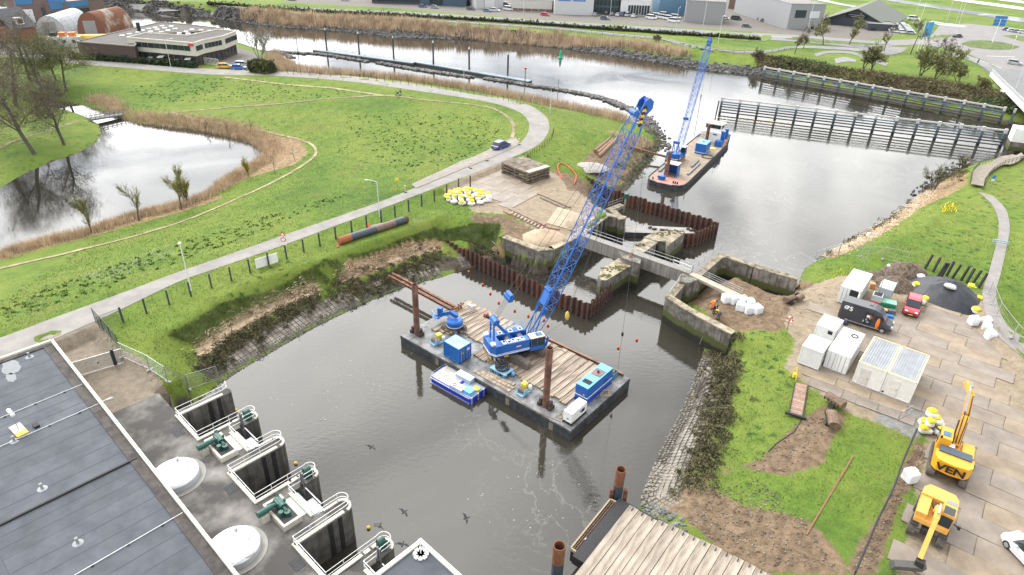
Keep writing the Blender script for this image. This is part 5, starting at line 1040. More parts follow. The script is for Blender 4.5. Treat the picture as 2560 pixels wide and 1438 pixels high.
ft=Vector((1.2,0,1.5));ray=G(1774,104,0)-CAM;nn_=np.array([-math.sin(VH),math.cos(VH)]);tt=(np.array(vc[:2])@nn_)/(ray[:2]@nn_);tipw=CAM+ray*tt;tp=Matrix.Rotation(-VH,3,'Z')@(Vector(tipw)-vc)
SKY=M('vessel_boom_blue',(.03,.16,.5),.4,var=.1);lattice(c2,ft,tp,(0,0,1),1.15,1.05,22,.045,SKY,t0=.1,t1=.07,w0=1.0,wt=.5,rl=.028)
d_=(tp-ft).normalized();mb=MB();mb.bar(tp-d_*.8,tp+d_*.7,.7,.8);mb.cyl(tp+Vector((0,-.4,0)),tp+Vector((0,.4,0)),.5,n=12);ob('boom_head',mb,BLUE,c2);mb=MB();mb.bar(ft+(tp-ft)*.3+Vector((-1.4,0,.5)),ft+(tp-ft)*.3,.25,.5);mb.bar(ft+(tp-ft)*.3+Vector((-1.4,-.5,.5)),ft+(tp-ft)*.3+Vector((-1.4,.5,.5)),.5);ob('boom_stop',mb,BLUE,c2)
for y in (-.4,.4):mb=MB();mb.cyl(Vector((-1.2,y,4.4)),tp+Vector((-.3,y,.2)),.02,n=4);ob('pendant_rope',mb,CABLE,c2)
hk2=tp+Vector((.7,0,-11));mb=MB();mb.cyl(tp+Vector((.5,0,0)),hk2,.02,n=4);mb.cyl(hk2,hk2-Vector((0,0,1.2)),.12,.05,n=6);mb.cyl(hk2-Vector((0,0,1.2)),hk2-Vector((0,0,9)),.05,n=5);ob('hoist_rope',mb,CABLE,c2)
a,b=Vector(T(1575,372)),Vector(G(1672,394,1.2));a.z+=.4;tag(ob('shore_beam',MB().bar((0,0,0),b-a,.4,.35),RUST,loc=a),'long rusty beam bridging from the peninsula bank to the crane vessel','steel beam')
# --------- guide fenders in the river
POSTM=M('blue_grey_post',(.13,.17,.2),.8,var=.2,scale=1.5,streak=.4);RAILM=M('dark_waling',(.055,.06,.06),.8,var=.3,scale=2);RAILB=M('blue_waling',(.11,.15,.18),.7,var=.2)
WCAP=M('white_cap',(.5,.5,.48),.7,var=.1,scale=2,dirt=.2);WETP=M('wet_timber',(.03,.028,.024),.6,var=.3)
pm=MB().box((0,0,1.9),(.55,.55,2.8)).mesh('post');pc=MB().box((0,0,3.85),(.62,.62,1.0)).mesh('cap');pw=MB().box((0,0,-.5),(.6,.6,2.1)).mesh('wet_foot')
for me_,mt_ in ((pm,POSTM),(pc,WCAP),(pw,WETP)):me_.materials.append(mt_)
def fender(label,A,B,n,extra=()):
 A=Vector(A);B=Vector(B);A.z=B.z=0;t=thing('guide_fender',label,'fender',A,0,'guide fenders');v=B-A;rz=math.atan2(v.y,v.x);d=v.normalized();nv=Vector((d.y,-d.x,0))*.38
 for f in [i/(n-1) for i in range(n)]+list(extra):
  p=v*f;o=ob('post',pm,None,t,loc=p,rz=rz);ob('cap',pc,None,o);ob('wet_foot',pw,None,o)
 for i,z in enumerate((4.0,3.2,2.6,1.95,1.3,.55)):
  for k in range(n-1):
   mb=MB();a=v*(k/(n-1))-d*(.3 if k==0 else 0);b=v*((k+1)/(n-1))+d*(.3 if k==n-2 else -.02);off=Vector((0,0,z))+(nv if i else nv*.0)
   mb.bar(a+off,b+off,.3,.34 if i==0 else .26);ob('waling',mb,WCAP if i==0 else (RAILB if i<3 else RAILM),t)
 return t
fender('blue-grey timber guide fender with white top rail, nearer of the two rows',G(1799,284,0),G(2499,368,0),15,(1.04,1.055))
A_,B_=G(1913,166,4.3),G(2514,268,4.3);fender('dark timber guide fender with white caps along the far shore, farther of the two rows',A_,B_,15,(1.035,))
ytop=MB().blob((0,0,.1),(.4,.4,.4),jit=0,n=8,m=6).mesh('string_float',True)
for i,x in enumerate((1850,1868,1885,1902,1921,1934,1952,1970)):tag(ob('string_float',ytop,YEL,loc=tuple(G(x,296+(x-1850)*.11,.05))),f'small yellow float on the string before the nearer guide fender, number {("one", "two", "three", "four", "five", "six", "seven", "eight")[i]} from the left','float','yellow string floats')
t=thing('steel_dolphin','thin black steel pile at the left end of the nearer guide fender','pile',G(1786,304,0));mb=MB();mb.cyl((0,0,-1),(.5,1.0,5.0),.16,n=8);ob('shaft',mb,BLACK,t)
# --------- road bridge at the right edge
E0,E1=Vector(G(2478,182,5.2)),Vector(G(2560,264,6.2));bd_=(E1-E0).normalized();E2=E1+bd_*45;bn=Vector((-bd_.y,bd_.x,0));bn=bn if bn.x>0 else -bn
br_=thing('road_bridge','white edged road bridge crossing the river at the right edge','bridge',(E0.x,E0.y,0));rel=lambda p:(p.x-E0.x,p.y-E0.y)
S0=E0-bd_*22;S0.z=4.0
for a,b in ((S0,E0),(E0,E1),(E1,E2)):
 mb=MB();mb.prism([rel(a),rel(b),rel(b+bn*13),rel(a+bn*13)],[a.z-.9,b.z-.9,b.z-.9,a.z-.9] if a is not S0 else [a.z-.2]*4,[a.z,b.z,b.z,a.z]);ob('deck',mb,ASPH2,br_)
 if a is not S0:mb=MB();q=-bn*.12;mb.bar(Vector((*rel(a+q),a.z-.45)),Vector((*rel(b+q),b.z-.45)),.2,1.1);ob('edge_beam',mb,WHITE,br_)
rail_run('white baluster railing along the road bridge',[E0,E1,E2],1.15,.45,WHITE,r=.03,rails=(1.0,.15))
mb=MB();w=G(2545,385,.5);mb.box((w[0]-E0.x+1.5,w[1]-E0.y+1.5,2.0),(3.6,6,7),rz=math.atan2(bd_.y,bd_.x));ob('pier',mb,QUAY,br_);mb=MB();mb.box((w[0]-E0.x+1.5,w[1]-E0.y+1.5,4.5),(3.7,6.1,3.0),rz=math.atan2(bd_.y,bd_.x));ob('pier_head',mb,WHITE,br_)
w=G(2535,262,2.5);mb=MB();mb.box((w[0]-E0.x+3,w[1]-E0.y+4,1.5),(2.5,9,7),rz=math.atan2(bd_.y,bd_.x));ob('abutment',mb,CONC_L,br_)
# --------- jetty with timber deck at the bottom
J0,J1,J2=Vector(G(1572,1264,3.1)),Vector(G(1455,1413.5,3.1)),Vector(G(1920,1430,3.1));jl=(J1-J0);jd=jl.normalized();jr=Vector((-jd.y,jd.x,0));jr=jr if jr.x>0 else -jr;rowd=(J2-J0)
jt=thing('timber_jetty','broad jetty of pale worn timber mats at the bottom of the picture','jetty',J0)
PALE=M('pale_worn_timber',(.24,.2,.155),.9,var=.18,scale=.9,c2=(.34,.29,.235),bump=.35,bscale=7,stretch=(.35,2.5,1),dirt=.25)
ang=math.atan2(jd.y,jd.x);random.seed(8);n=13
for i in range(-0,n+4):
 wv=rowd.dot(jr)/n;p=rowd*((i+.5)/n);L=jl.length+1.5
 for s in (0,):
  q=p+jr*(wv*s)+jd*(L/2+random.uniform(-.12,.12));q.z=-.12+random.uniform(-.015,.015);mb=MB();mb.box((0,0,0),(L,wv-.05,.24));ob('deck_beam',mb,PALE,jt,loc=q,rz=ang+random.uniform(-.004,.004))
 q=p+jd*.25;mb=MB();mb.box((0,0,.03),(.35,.06,.2));ob('lifting_eye',mb,BLACK,jt,loc=(q.x,q.y,-.02),rz=ang)
mb=MB();c=rowd*.5+jd*(jl.length*.5);mb.box((c.x,c.y,-.75),(jl.length,rowd.dot(jr)*1.2,.9),rz=ang);ob('support_frame',mb,BLACK,jt)
gp=thing('grating_platform','rusty steel grating platform beside the timber jetty','platform',J0)
gq=[Vector(G(*q,2.6))-J0 for q in ((1525.4,1250),(1567,1270),(1463,1399),(1427,1372))];gx=(gq[3]-gq[0]);gy=(gq[1]-gq[0]);mb=MB()
for i in range(34):f=i/33;mb.bar(gq[0]+gx*f,gq[1]+(gq[2]-gq[1])*f,.03,.05)
ob('grating_bar',mb,M('brown_grating',(.1,.07,.05),.8),gp);mb=MB()
for i in range(9):f=i/8;mb.bar(gq[0]+gy*f,gq[3]+(gq[2]-gq[3])*f,.05,.05)
ob('bearing_bar',mb,M('pale_rust',(.2,.12,.08),.85),gp);mb=MB()
for a,b in zip(gq,gq[1:]+gq[:1]):mb.bar(a,b,.12,.3)
ob('frame',mb,M('cream_rust_frame',(.35,.28,.19),.8),gp);mb=MB();mb.prism([(p.x,p.y) for p in gq],-1.9,-.75);ob('pit',mb,BLACK,gp)
mb=MB();random.seed(9);a=0;pts=[]
for j in range(16):a+=random.uniform(.3,1.0);pts.append((.9*math.cos(a)*random.uniform(.3,1),.45*math.sin(a),.05))
mb.tube(dens(pts,3),.03,4);tag(ob('white_rope',mb,M('white_rope',(.6,.56,.5),.9),loc=tuple(G(1480,1358,2.7)),rz=-.5),'tangle of white rope on the steel grating platform','rope')
def tubepile(label,top,base,zt,r):
 a=Vector(G(*base,0));b=Vector(G(*top,zt));t=thing('tube_pile',label,'pile',(b.x,b.y,0));
 mb=MB();mb.lathe([(r,-1.7),(r,zt*.68)],n=20);ob('coated_tube',mb,M('dark_coated_tube',(.035,.045,.06),.5,var=.3,scale=2),t)
 mb=MB();mb.lathe([(r*1.01,zt*.68),(r*1.01,zt),(r*.88,zt),(r*.88,zt-.9),(.01,zt-.9)],n=20);ob('rusty_collar',mb,M('brown_rust_rim',(.15,.06,.03),.8,var=.25,scale=2),t);return t
tubepile('open steel tube pile with rusty rim above the grating platform',(1553,1173),(1542,1262),5.6,.42);tubepile('open steel tube pile with rusty rim at the bottom edge left of the jetty',(1399,1364),(1390,1438),5.6,.46)
w=G(1545,1240,2.6);t=thing('pile_guide','brown steel guide frame beside the upper tube pile','steel frame',w)
for x in (-.6,0,.6):mb=MB();mb.bar((x,0,-2.5),(x,0,.8),.3);ob('guide_post',mb,RUST,t)
# --------- stone revetments along the basin
def stones(name,line,w0,w1,size,mat,hgt,seed,label,grid=False,gap=.86):
 random.seed(seed);c=np.array([q[:2] for q in dens([G(*p,0) for p in line],10)]);t=np.gradient(c,axis=0);t/=np.linalg.norm(t,axis=1)[:,None];nr=np.stack([-t[:,1],t[:,0]],1);seg=np.r_[0,np.cumsum(np.linalg.norm(np.diff(c,axis=0),axis=1))];mb=MB();s=0.0;row=0
 while s<seg[-1]:
  x=np.interp(s,seg,c[:,0]);y=np.interp(s,seg,c[:,1]);nx=np.interp(s,seg,nr[:,0]);ny=np.interp(s,seg,nr[:,1]);w=w0
  while w<w1:
   j=0 if grid else size*.22;px_,py_=x+nx*w+random.uniform(-j,j),y+ny*w+random.uniform(-j,j);z=HT(px_,py_);e=size*gap/2;a=math.atan2(ny,nx)+(0 if grid else random.uniform(-.5,.5));hh=hgt*(1 if grid else random.uniform(.5,1.3));z2=HT(px_+math.cos(a)*e,py_+math.sin(a)*e)-z
   q=[]
   if grid:ang_=[math.pi/4+k*math.pi/2 for k in range(4)];rr=[e*1.38]*4
   else:ang_=[k*2*math.pi/5+random.uniform(-.3,.3) for k in range(5)];rr=[e*random.uniform(.85,1.2) for k in range(5)]
   for k,(aa,r_) in enumerate(zip(ang_,rr)):q.append((px_+r_*math.cos(aa+a),py_+r_*math.sin(aa+a),z+math.cos(aa)*r_/e*z2))
   m=len(q);mb.add([(p[0],p[1],p[2]-.1) for p in q]+[(px_+(p[0]-px_)*.86,py_+(p[1]-py_)*.86,p[2]+hh) for p in q],[tuple(range(m,2*m))]+[(i,(i+1)%m,m+(i+1)%m,m+i) for i in range(m)])
   w+=size
  s+=size;row+=1
 o=ob(name,mb,mat);o['kind']='stuff';o['label']=label;o['category']='revetment';return o
BAS=M('basalt_stone',(.07,.063,.055),.85,var=.4,scale=2.2,c2=(.14,.128,.112),bump=.4)
TILE=M('revetment_tile',(.11,.097,.082),.9,var=.3,scale=.7,c2=(.19,.17,.145),dirt=.5)
LB=[(548,958),(640,903),(700,868),(800,812),(940,745),(1000,722),(1060,704),(1110,692)];RB=[(1752,900),(1735,950),(1700,1035),(1660,1110),(1620,1200),(1602,1250)]
stones('basalt_revetment',LB,-.3,.8,.36,BAS,.07,1,'band of dark basalt stones along the left bank of the basin')
stones('tile_revetment',LB,.85,3.2,.6,TILE,.02,2,'band of grey revetment tiles along the left bank',True,.975)
stones('basalt_revetment',RB,-.3,1.3,.36,BAS,.07,3,'band of dark basalt stones along the right bank of the basin')
stones('tile_revetment',RB,1.35,2.9,.5,M('pale_revetment_tile',(.16,.145,.125),.9,var=.25,scale=.8,c2=(.26,.24,.21),dirt=.4),.02,4,'band of pale revetment tiles along the right bank',True,.975)
stones('tile_revetment',[(1690,1190),(1655,1240),(1690,1300)],-1.9,.6,.42,M('cream_tile',(.27,.235,.19),.9,var=.2,scale=1.5,dirt=.3),.03,5,'patch of cream concrete tiles above the jetty',True,.9)
stones('tile_revetment',[(1155,668),(1200,658),(1250,645)],-.2,2.2,.5,TILE,.03,6,'grey tiled slope behind the near sheet pile wall',True,.94)
mb=MB();random.seed(21)
for k in range(150):u,v=random.random(),random.random();q=T(1605+110*u,1268+60*u+26*(v-.5)*2);s=random.uniform(.15,.5);mb.blob((q[0],q[1],q[2]+s*.15),(s,s*.8,s*.6),n=6,m=4,jit=.25)
o=ob('rubble',mb,M('rubble_grey',(.22,.22,.22),.9,var=.4,scale=1));o['kind']='stuff';o['label']='grey rubble stones beside the timber jetty';o['category']='rubble'
# --------- building yard and quay
YZ=3.5
ORD=['first','second','third','fourth','fifth','sixth','seventh','eighth','ninth','tenth','eleventh','twelfth','thirteenth','fourteenth','fifteenth','sixteenth','seventeenth','eighteenth','nineteenth','twentieth','twenty-first','twenty-second','twenty-third','twenty-fourth','twenty-fifth','twenty-sixth']
PLATE=M('steel_road_plate',(.185,.148,.112),.6,var=.07,scale=.4,c2=(.265,.218,.17),thr=(.3,.68),dirt=.35,bump=.15,bscale=5)
PLATE2=M('grey_road_plate',(.18,.15,.122),.55,var=.06,scale=.45,c2=(.245,.205,.17),dirt=.3)
PLATE3=M('orange_road_plate',(.205,.155,.108),.65,var=.07,scale=.45,c2=(.285,.225,.16),dirt=.2)
def plate_field(px,yaw,w,l,seed,z=None,off=(0,0),mats=(0,0,1,0,2,1)):
 random.seed(seed);P_=tpoly(px);c,s=math.cos(yaw),math.sin(yaw);o0=P_.mean(0);root=bpy.data.objects.new('plate_road',None);COL.objects.link(root);root['kind']='structure';root.location=(o0[0],o0[1],0);ms=(PLATE,PLATE2,PLATE3);k=0
 me=[MB().box((0,0,0),(l-.05,w-.04,.05)).mesh('road_plate') for _ in ms]
 for m_,q in zip(me,ms):m_.materials.append(q)
 for i in range(-14,15):
  for j in range(-18,19):
   x=(i+.5*(j%2)*.6)*l+off[0];y=j*w+off[1];wx,wy=o0[0]+x*c-y*s,o0[1]+x*s+y*c
   if not inside(P_,np.array([wx]),np.array([wy]))[0]:continue
   zz=HT(wx,wy) if z is None else z;ob('road_plate',me[mats[(k*7+i*3+j)%len(mats)]],None,root,loc=(wx-o0[0],wy-o0[1],zz+.05+random.uniform(0,.016)),rz=yaw+random.uniform(-.02,.02));k+=1
plate_field([(2120,800),(2330,750),(2440,800),(2520,900),(2545,990),(2640,1100),(2700,1300),(2700,1560),(2240,1560),(2270,1400),(2330,1230),(2420,1080),(2260,1010),(2200,960),(2150,900)],R(-38),2.35,5.2,3)
plate_field([(1975,930),(2030,905),(2130,950),(2290,1010),(2260,1050),(2130,1010)],R(-36),1.6,3.4,5)
plate_field([(2025,750),(2110,775),(2100,800),(2010,790)],R(-36),2.0,4.0,6,mats=(0,0,2))
plate_field([(1130,470),(1250,405),(1270,430),(1330,465),(1360,490),(1280,520),(1180,500)],R(56),2.6,4.6,7,mats=(2,0,2,1))
CWHT=M('container_white',(.70,.71,.70),.5,var=.06,scale=1.5,dirt=.12);CWR=M('white_roof',(.74,.74,.72),.55,var=.05,dirt=.1)
def at_corner(x,y,yaw,l):return (x-math.sin(yaw)*l,y+math.cos(yaw)*l,YZ)
def cont(label,x,y,yaw,l,w,h,**k):return container(k.pop('name','site_container'),label,at_corner(x,y,yaw,l),yaw-math.pi/2,l,w,h,k.pop('mat',CWHT),group='white site containers',**k)
c1=cont('long white container with a black ring lying on its roof',34.36,58.82,-.663,5.84,2.30,2.39,plain=True,roof=CWR)
mb=MB();mb.torus((1.3,1.5,2.44),.34,.07,n=18,k=6);tag(ob('rubber_ring',mb,BLACK,loc=(0,0,0)),'black rubber ring lying on the roof of the long white container','ring');rr_=bpy.data.objects[-1] if False else None
o=[q for q in COL.objects if q.name.startswith('rubber_ring')][-1];o.matrix_world=c1.matrix_basis.copy()
cont('short white corrugated container on blocks, nearest the water',31.75,59.41,-.663,2.9,2.2,2.4,doors='none',roof=CWR)
c3=cont('short white container with a dark vent grille behind the corrugated one',34.98,63.77,-.663,2.95,2.15,2.4,plain=True,doors='none',roof=CWR)
mb=MB();mb.box((2.93,1.6,1.9),(.05,.5,.42));ob('vent_grille',mb,BLACK,c3)
c4=cont('white shipping container with one door open beside the dark van',41.59,72.94,-.648,5.99,2.35,2.45,roof=CWR,doors='none')
mb=MB();mb.box((5.97,.62,1.28),(.05,1.05,2.2));d_=ob('door',mb,CWHT,c4)
for k in (-.25,.2):mb=MB();mb.cyl((6.02,.62+k,.2),(6.02,.62+k,2.3),.025,n=5);ob('lock_rod',mb,GALV,d_)
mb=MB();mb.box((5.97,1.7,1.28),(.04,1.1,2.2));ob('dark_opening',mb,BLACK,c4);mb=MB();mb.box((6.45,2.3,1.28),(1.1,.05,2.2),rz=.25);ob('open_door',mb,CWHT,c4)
CABR=M('cabin_roof_grey',(.3,.32,.34),.5,var=.1,scale=1,dirt=.2);YTRIM=M('yellowed_trim',(.58,.48,.27),.6)
for i,(dx,lab) in enumerate(((0,'left'),(2.8,'right'))):
 x,y=36.44+dx*math.cos(-.665),56.28+dx*math.sin(-.665);L_,W_,H_=6.19,2.74,2.73
 t=container('site_cabin',f'cream white site cabin with ribbed grey roof, {lab} one of the pair',at_corner(x,y,-.665,L_),-.665-math.pi/2,L_,W_,H_,M('cabin_cream',(.70,.69,.65),.55,var=.05,dirt=.1),plain=True,doors='none',cat='cabin',group='site cabins',roof=CABR)
 for k in range(10):mb=MB();mb.box((L_/2,.3+k*.24,H_+.03),(L_-.5,.1,.09));ob('roof_rib',mb,CABR,t)
 for c,d in (((L_/2,.1,H_+.03),(L_-.05,.12,.08)),((L_/2,W_-.1,H_+.03),(L_-.05,.12,.08)),((.1,W_/2,H_+.03),(.12,W_-.26,.08)),((L_-.1,W_/2,H_+.03),(.12,W_-.26,.08))):mb=MB();mb.box(c,d);ob('roof_trim',mb,YTRIM,t)
 mb=MB();mb.box((L_-.02,.9,1.15),(.05,.95,2.0));dr=ob('door',mb,M('cabin_door',(.6,.58,.53),.5),t);mb=MB();mb.box((L_+.02,1.25,1.1),(.06,.05,.14));ob('handle',mb,BLACK,dr)
 if i:mb=MB();mb.box((L_-.01,.15,.35),(.05,.2,.18));ob('vent',mb,BLACK,t)
# --------- vehicles
def wheel_at(t,x,y,r=.33,w=.22):
 mb=MB();mb.cyl((0,-w/2,0),(0,w/2,0),r,n=14);o=ob('wheel',mb,BLACK,t,loc=(x,y,r));mb=MB();s=1 if y>0 else -1;mb.cyl((0,s*w/2,0),(0,s*(w/2+.015),0),r*.62,n=10);ob('rim',mb,GALV,o);return o
def loft(mb,st):
 "stations (x, half width bottom, half width top, z0, z1) skinned along x"
 k0=len(mb.v)
 for x,a,b,z0,z1 in st:m=(z0+z1)/2;mb.v+=[(x,-a,z0),(x,a,z0),(x,max(a,b),m),(x,b,z1),(x,-b,z1),(x,-max(a,b),m)]
 for i in range(len(st)-1):
  for j in range(6):mb.f.append((k0+i*6+j,k0+i*6+(j+1)%6,k0+(i+1)*6+(j+1)%6,k0+(i+1)*6+j))
 mb.f+=[tuple(k0+j for j in range(5,-1,-1)),tuple(k0+(len(st)-1)*6+j for j in range(6))];return mb
CARS={}
def car(label,p,rz,col,kind='hatch',group=None,z=None,detail=True):
 "x forward, origin on the ground under the middle"
 paint=M('car_paint_%d_%d_%d'%tuple(int(c*99) for c in col),col,.3,var=.03,coat=.6)
 if kind=='van':L,Wd,Hh,hood,b0,b1=5.0,1.95,2.0,1.15,1.6,-2.45
 elif kind=='suv':L,Wd,Hh,hood,b0,b1=4.5,1.84,1.66,1.02,.95,-2.1
 else:L,Wd,Hh,hood,b0,b1=4.2,1.76,1.47,.9,.95,-1.95
 t=thing('parked_car' if kind!='van' else 'parked_van',label,'car' if kind!='van' else 'van',(p[0],p[1],p[2] if z is None else z),rz,group);h=L/2;w=Wd/2
 mb=MB();loft(mb,[(-h,w*.82,w*.8,.4,hood*.9),(-h+.15,w*.95,w*.9,.26,hood*1.0),(-h+.8,w,w*.95,.24,hood*1.03),(0,w,w*.96,.22,hood),(h-1.4,w,w*.95,.22,hood*.99),(h-.45,w*.96,w*.88,.25,hood*.84),(h-.05,w*.82,w*.74,.36,hood*.68)]);ob('body',mb,paint,t,smooth=False)
 mb=MB();loft(mb,[(b1,w*.86,w*.7,hood*.96,hood+.02),(b1+.45,w*.9,w*.74,hood*.97,Hh-.1),(b0-1.1,w*.92,w*.76,hood*.97,Hh-.06),(b0-.55 if kind!='van' else b0-.45,w*.92,w*.74,hood*.97,Hh-.1),(b0+.25,w*.9,w*.8,hood*.95,hood+.01)]);ob('window',mb,GLASS,t)
 mb=MB();loft(mb,[(b1+.38,w*.74,w*.68,Hh-.13,Hh-.07),(b1+.7,w*.78,w*.72,Hh-.11,Hh),(b0-1.2,w*.78,w*.73,Hh-.1,Hh+.01),(b0-.6,w*.76,w*.7,Hh-.12,Hh-.06)]);ob('roof',mb,paint,t)
 if detail:
  for s in (-1,1):
   for x in (b0-.95,(b0+b1)/2-.1):mb=MB();mb.bar((x,s*w*.93,hood),(x-.08,s*w*.76,Hh-.06),.09,.05);ob('pillar',mb,paint,t)
   if kind=='van':mb=MB();mb.box(((b1+b0-1.4)/2,s*w*.88,(hood+Hh)/2),(b0-1.4-b1,.12,Hh-hood),rx=-s*.12);ob('side_panel',mb,paint,t)
   mb=MB();mb.box((h-.18,s*w*.6,hood*.72),(.2,.34,.14));ob('headlight',mb,M('headlight',(.6,.62,.65),.15),t);mb=MB();mb.box((-h+.06,s*w*.72,hood*.82),(.1,.28,.16));ob('tail_light',mb,M('tail_light',(.3,.01,.01),.3),t)
   mb=MB();mb.box((b0-.25,s*(w+.08),hood+.04),(.16,.16,.12));ob('mirror',mb,paint,t)
  mb=MB();mb.box((h-.06,0,.52),(.06,.9,.14));ob('grille',mb,BLACK,t);mb=MB();mb.box((h-.0,0,.42),(.03,.5,.11));ob('number_plate',mb,YELW,t);mb=MB();mb.box((-h-.0,0,.62),(.03,.5,.11));ob('number_plate',mb,YELW,t)
 for x in (-h+.82,h-.85):
  for s in (-1,1):wheel_at(t,x,s*(w-.1))
 return t
car('red car parked facing the camera beside the black tarpaulin heap',G(2277,776,YZ),R(-122),(.42,.012,.03),'suv',z=YZ+.08)
car('dark blue car parked on the concrete strip beside the bend of the road',T(1253,371),R(56),(.012,.03,.17),'suv')
car('white car cut off by the right edge of the picture',G(2572,1405,YZ),R(100),(.62,.64,.66),'suv',z=YZ+.08)
VP=Vector(G(2160,812,YZ));va=thing('panel_van','dark grey high-roof panel van with its side door open and tools inside','van',(VP.x,VP.y,YZ+.08),R(-34));VG=M('van_grey',(.032,.034,.042),.35,var=.05,coat=.5)
mb=MB();loft(mb,[(-3.0,.9,.8,.45,2.55),(-2.85,.98,.86,.4,2.68),(.6,.98,.86,.4,2.68),(1.3,.98,.84,.4,2.5),(1.85,.97,.8,.4,1.75),(2.2,.96,.82,.4,1.3),(2.75,.9,.75,.42,1.1),(2.95,.78,.6,.5,.9)]);ob('body',mb,VG,va)
mb=MB();mb.add([(1.42,-.78,2.38),(1.42,.78,2.38),(2.1,.8,1.42),(2.1,-.8,1.42),(1.3,-.7,2.3),(1.3,.7,2.3),(1.9,.7,1.3),(1.9,-.7,1.3)],[(0,3,2,1),(4,5,6,7),(0,1,5,4),(3,7,6,2)]);ob('windscreen',mb,M('pale_windscreen',(.1,.15,.18),.08),va)
for s in (-1,1):mb=MB();mb.box((1.35,s*.93,1.75),(.95,.06,.6),rx=s*.08);ob('side_window',mb,GLASS,va);mb=MB();mb.box((2.78,s*.62,.95),(.3,.35,.18));ob('headlight',mb,M('headlight',(.6,.62,.65),.15),va)
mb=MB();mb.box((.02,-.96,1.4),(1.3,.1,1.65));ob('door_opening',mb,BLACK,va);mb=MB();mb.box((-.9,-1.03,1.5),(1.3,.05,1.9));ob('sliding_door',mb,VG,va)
random.seed(31)
for k in range(14):mb=MB();mb.box((random.uniform(-.5,.55),-1.0,random.uniform(.7,1.9)),(random.uniform(.12,.35),.08,random.uniform(.1,.3)));ob('stored_tool',mb,(WHITE,ORANGE,M('tool_red',(.4,.03,.03),.5),GREY,LBLUE,GREY)[k%6],va)
mb=MB();mb.box((-.15,-1.02,.42),(3.6,.12,.08));ob('side_step',mb,GALV,va)
mb=MB();mb.box((-2.98,-.8,1.1),(.1,.2,.7));ob('tail_light',mb,M('tail_light_red',(.5,.02,.02),.3),va)
for x in (-2.0,2.0):
 for s in (-1,1):wheel_at(va,x,s*.88,.36,.24)
for x in (-.9,.3):mb=MB();mb.box((x+1.0,0,2.68),(.35,.2,.05));ob('roof_vent',mb,BLACK,va)
def text(parent,body,size,loc,rot,mat,ext=.01,bold=0.0,name='lettering'):
 cu=bpy.data.curves.new(name,'FONT');cu.body=body;cu.size=size;cu.extrude=ext;cu.offset=bold;cu.align_x='CENTER';cu.align_y='CENTER';cu.materials.append(mat);o=bpy.data.objects.new(name,cu);COL.objects.link(o);bpy.context.view_layer.update();me=bpy.data.meshes.new_from_object(o.evaluated_get(bpy.context.evaluated_depsgraph_get()));bpy.data.objects.remove(o);bpy.data.curves.remove(cu);q=ob(name,me,mat,parent,loc=loc);q.rotation_euler=rot;return q
text(va,'ØS',.75,(-2.1,-.985,1.95),(R(88),0,0),WHITE,.012,.02)
mb=MB();mb.blob((0,0,.8),(.4,.15,1.5),n=8,m=7,jit=.12);t=tag(ob('hi_vis_jacket',mb,M('hi_vis_orange',(.85,.2,.02),.7),loc=va.matrix_basis@Vector((1.35,-1.12,.35)),rz=R(-34)),'orange hi-vis jacket hanging on the van door','jacket')
mb=MB();mb.blob((0,0,.25),(.8,.55,.5),n=10,m=6,jit=.08);tag(ob('duffel_bag',mb,M('navy_bag',(.02,.03,.07),.7),loc=va.matrix_basis@Vector((-1.9,-1.5,-.05))),'dark blue bag on the ground beside the van rear','bag')
lt=thing('light_tower','grey and red mobile light tower unit behind the van','light tower',G(2185,766,YZ),R(-34));mb=MB();mb.box((0,0,.55),(1.15,1.3,.9));ob('red_cabinet',mb,M('cabinet_red',(.5,.015,.02),.45),lt);mb=MB();mb.box((0,0,1.4),(1.15,1.3,.8));ob('grey_cabinet',mb,M('cabinet_grey',(.45,.47,.49),.45),lt);mb=MB();mb.box((0,0,1.82),(.9,1.0,.05));ob('dark_top',mb,BLACK,lt)
mb=MB();mb.bar((.0,.4,1.8),(.0,.4,5.6),.1);ob('mast',mb,GALV,lt);mb=MB();mb.blob((0,.4,5.75),(.4,.4,.35),jit=0);ob('lamp_globe',mb,WHITE,lt);mb=MB();mb.box((-.3,-.68,.75),(.6,.04,.12));ob('white_text_plate',mb,WHITE,lt)
wc=thing('grey_cabin','pale grey sanitary cabin behind the light tower','cabin',G(2206,752,YZ),R(-36));mb=MB();mb.box((0,0,1.15),(1.5,2.4,2.3));ob('shell',mb,M('cabin_grey',(.36,.38,.4),.5,var=.08),wc);mb=MB();mb.box((0,0,2.34),(1.6,2.5,.1));ob('roof',mb,M('cabin_pale',(.55,.57,.59),.5),wc);mb=MB();mb.box((.78,1.3,1.5),(.06,1.0,1.6));ob('door_leaf',mb,M('cabin_grey',(.36,.38,.4),.5),wc)
gs=thing('green_bin','green steel tool chest with pale lid behind the van','tool chest',G(2213,772,YZ),R(-24));mb=MB();mb.box((0,0,.55),(1.9,1.15,1.0));ob('chest',mb,M('skip_green',(.015,.2,.1),.5),gs);mb=MB();mb.box((0,0,1.1),(1.95,1.2,.12));ob('lid',mb,M('pale_green_lid',(.25,.5,.38),.5),gs)
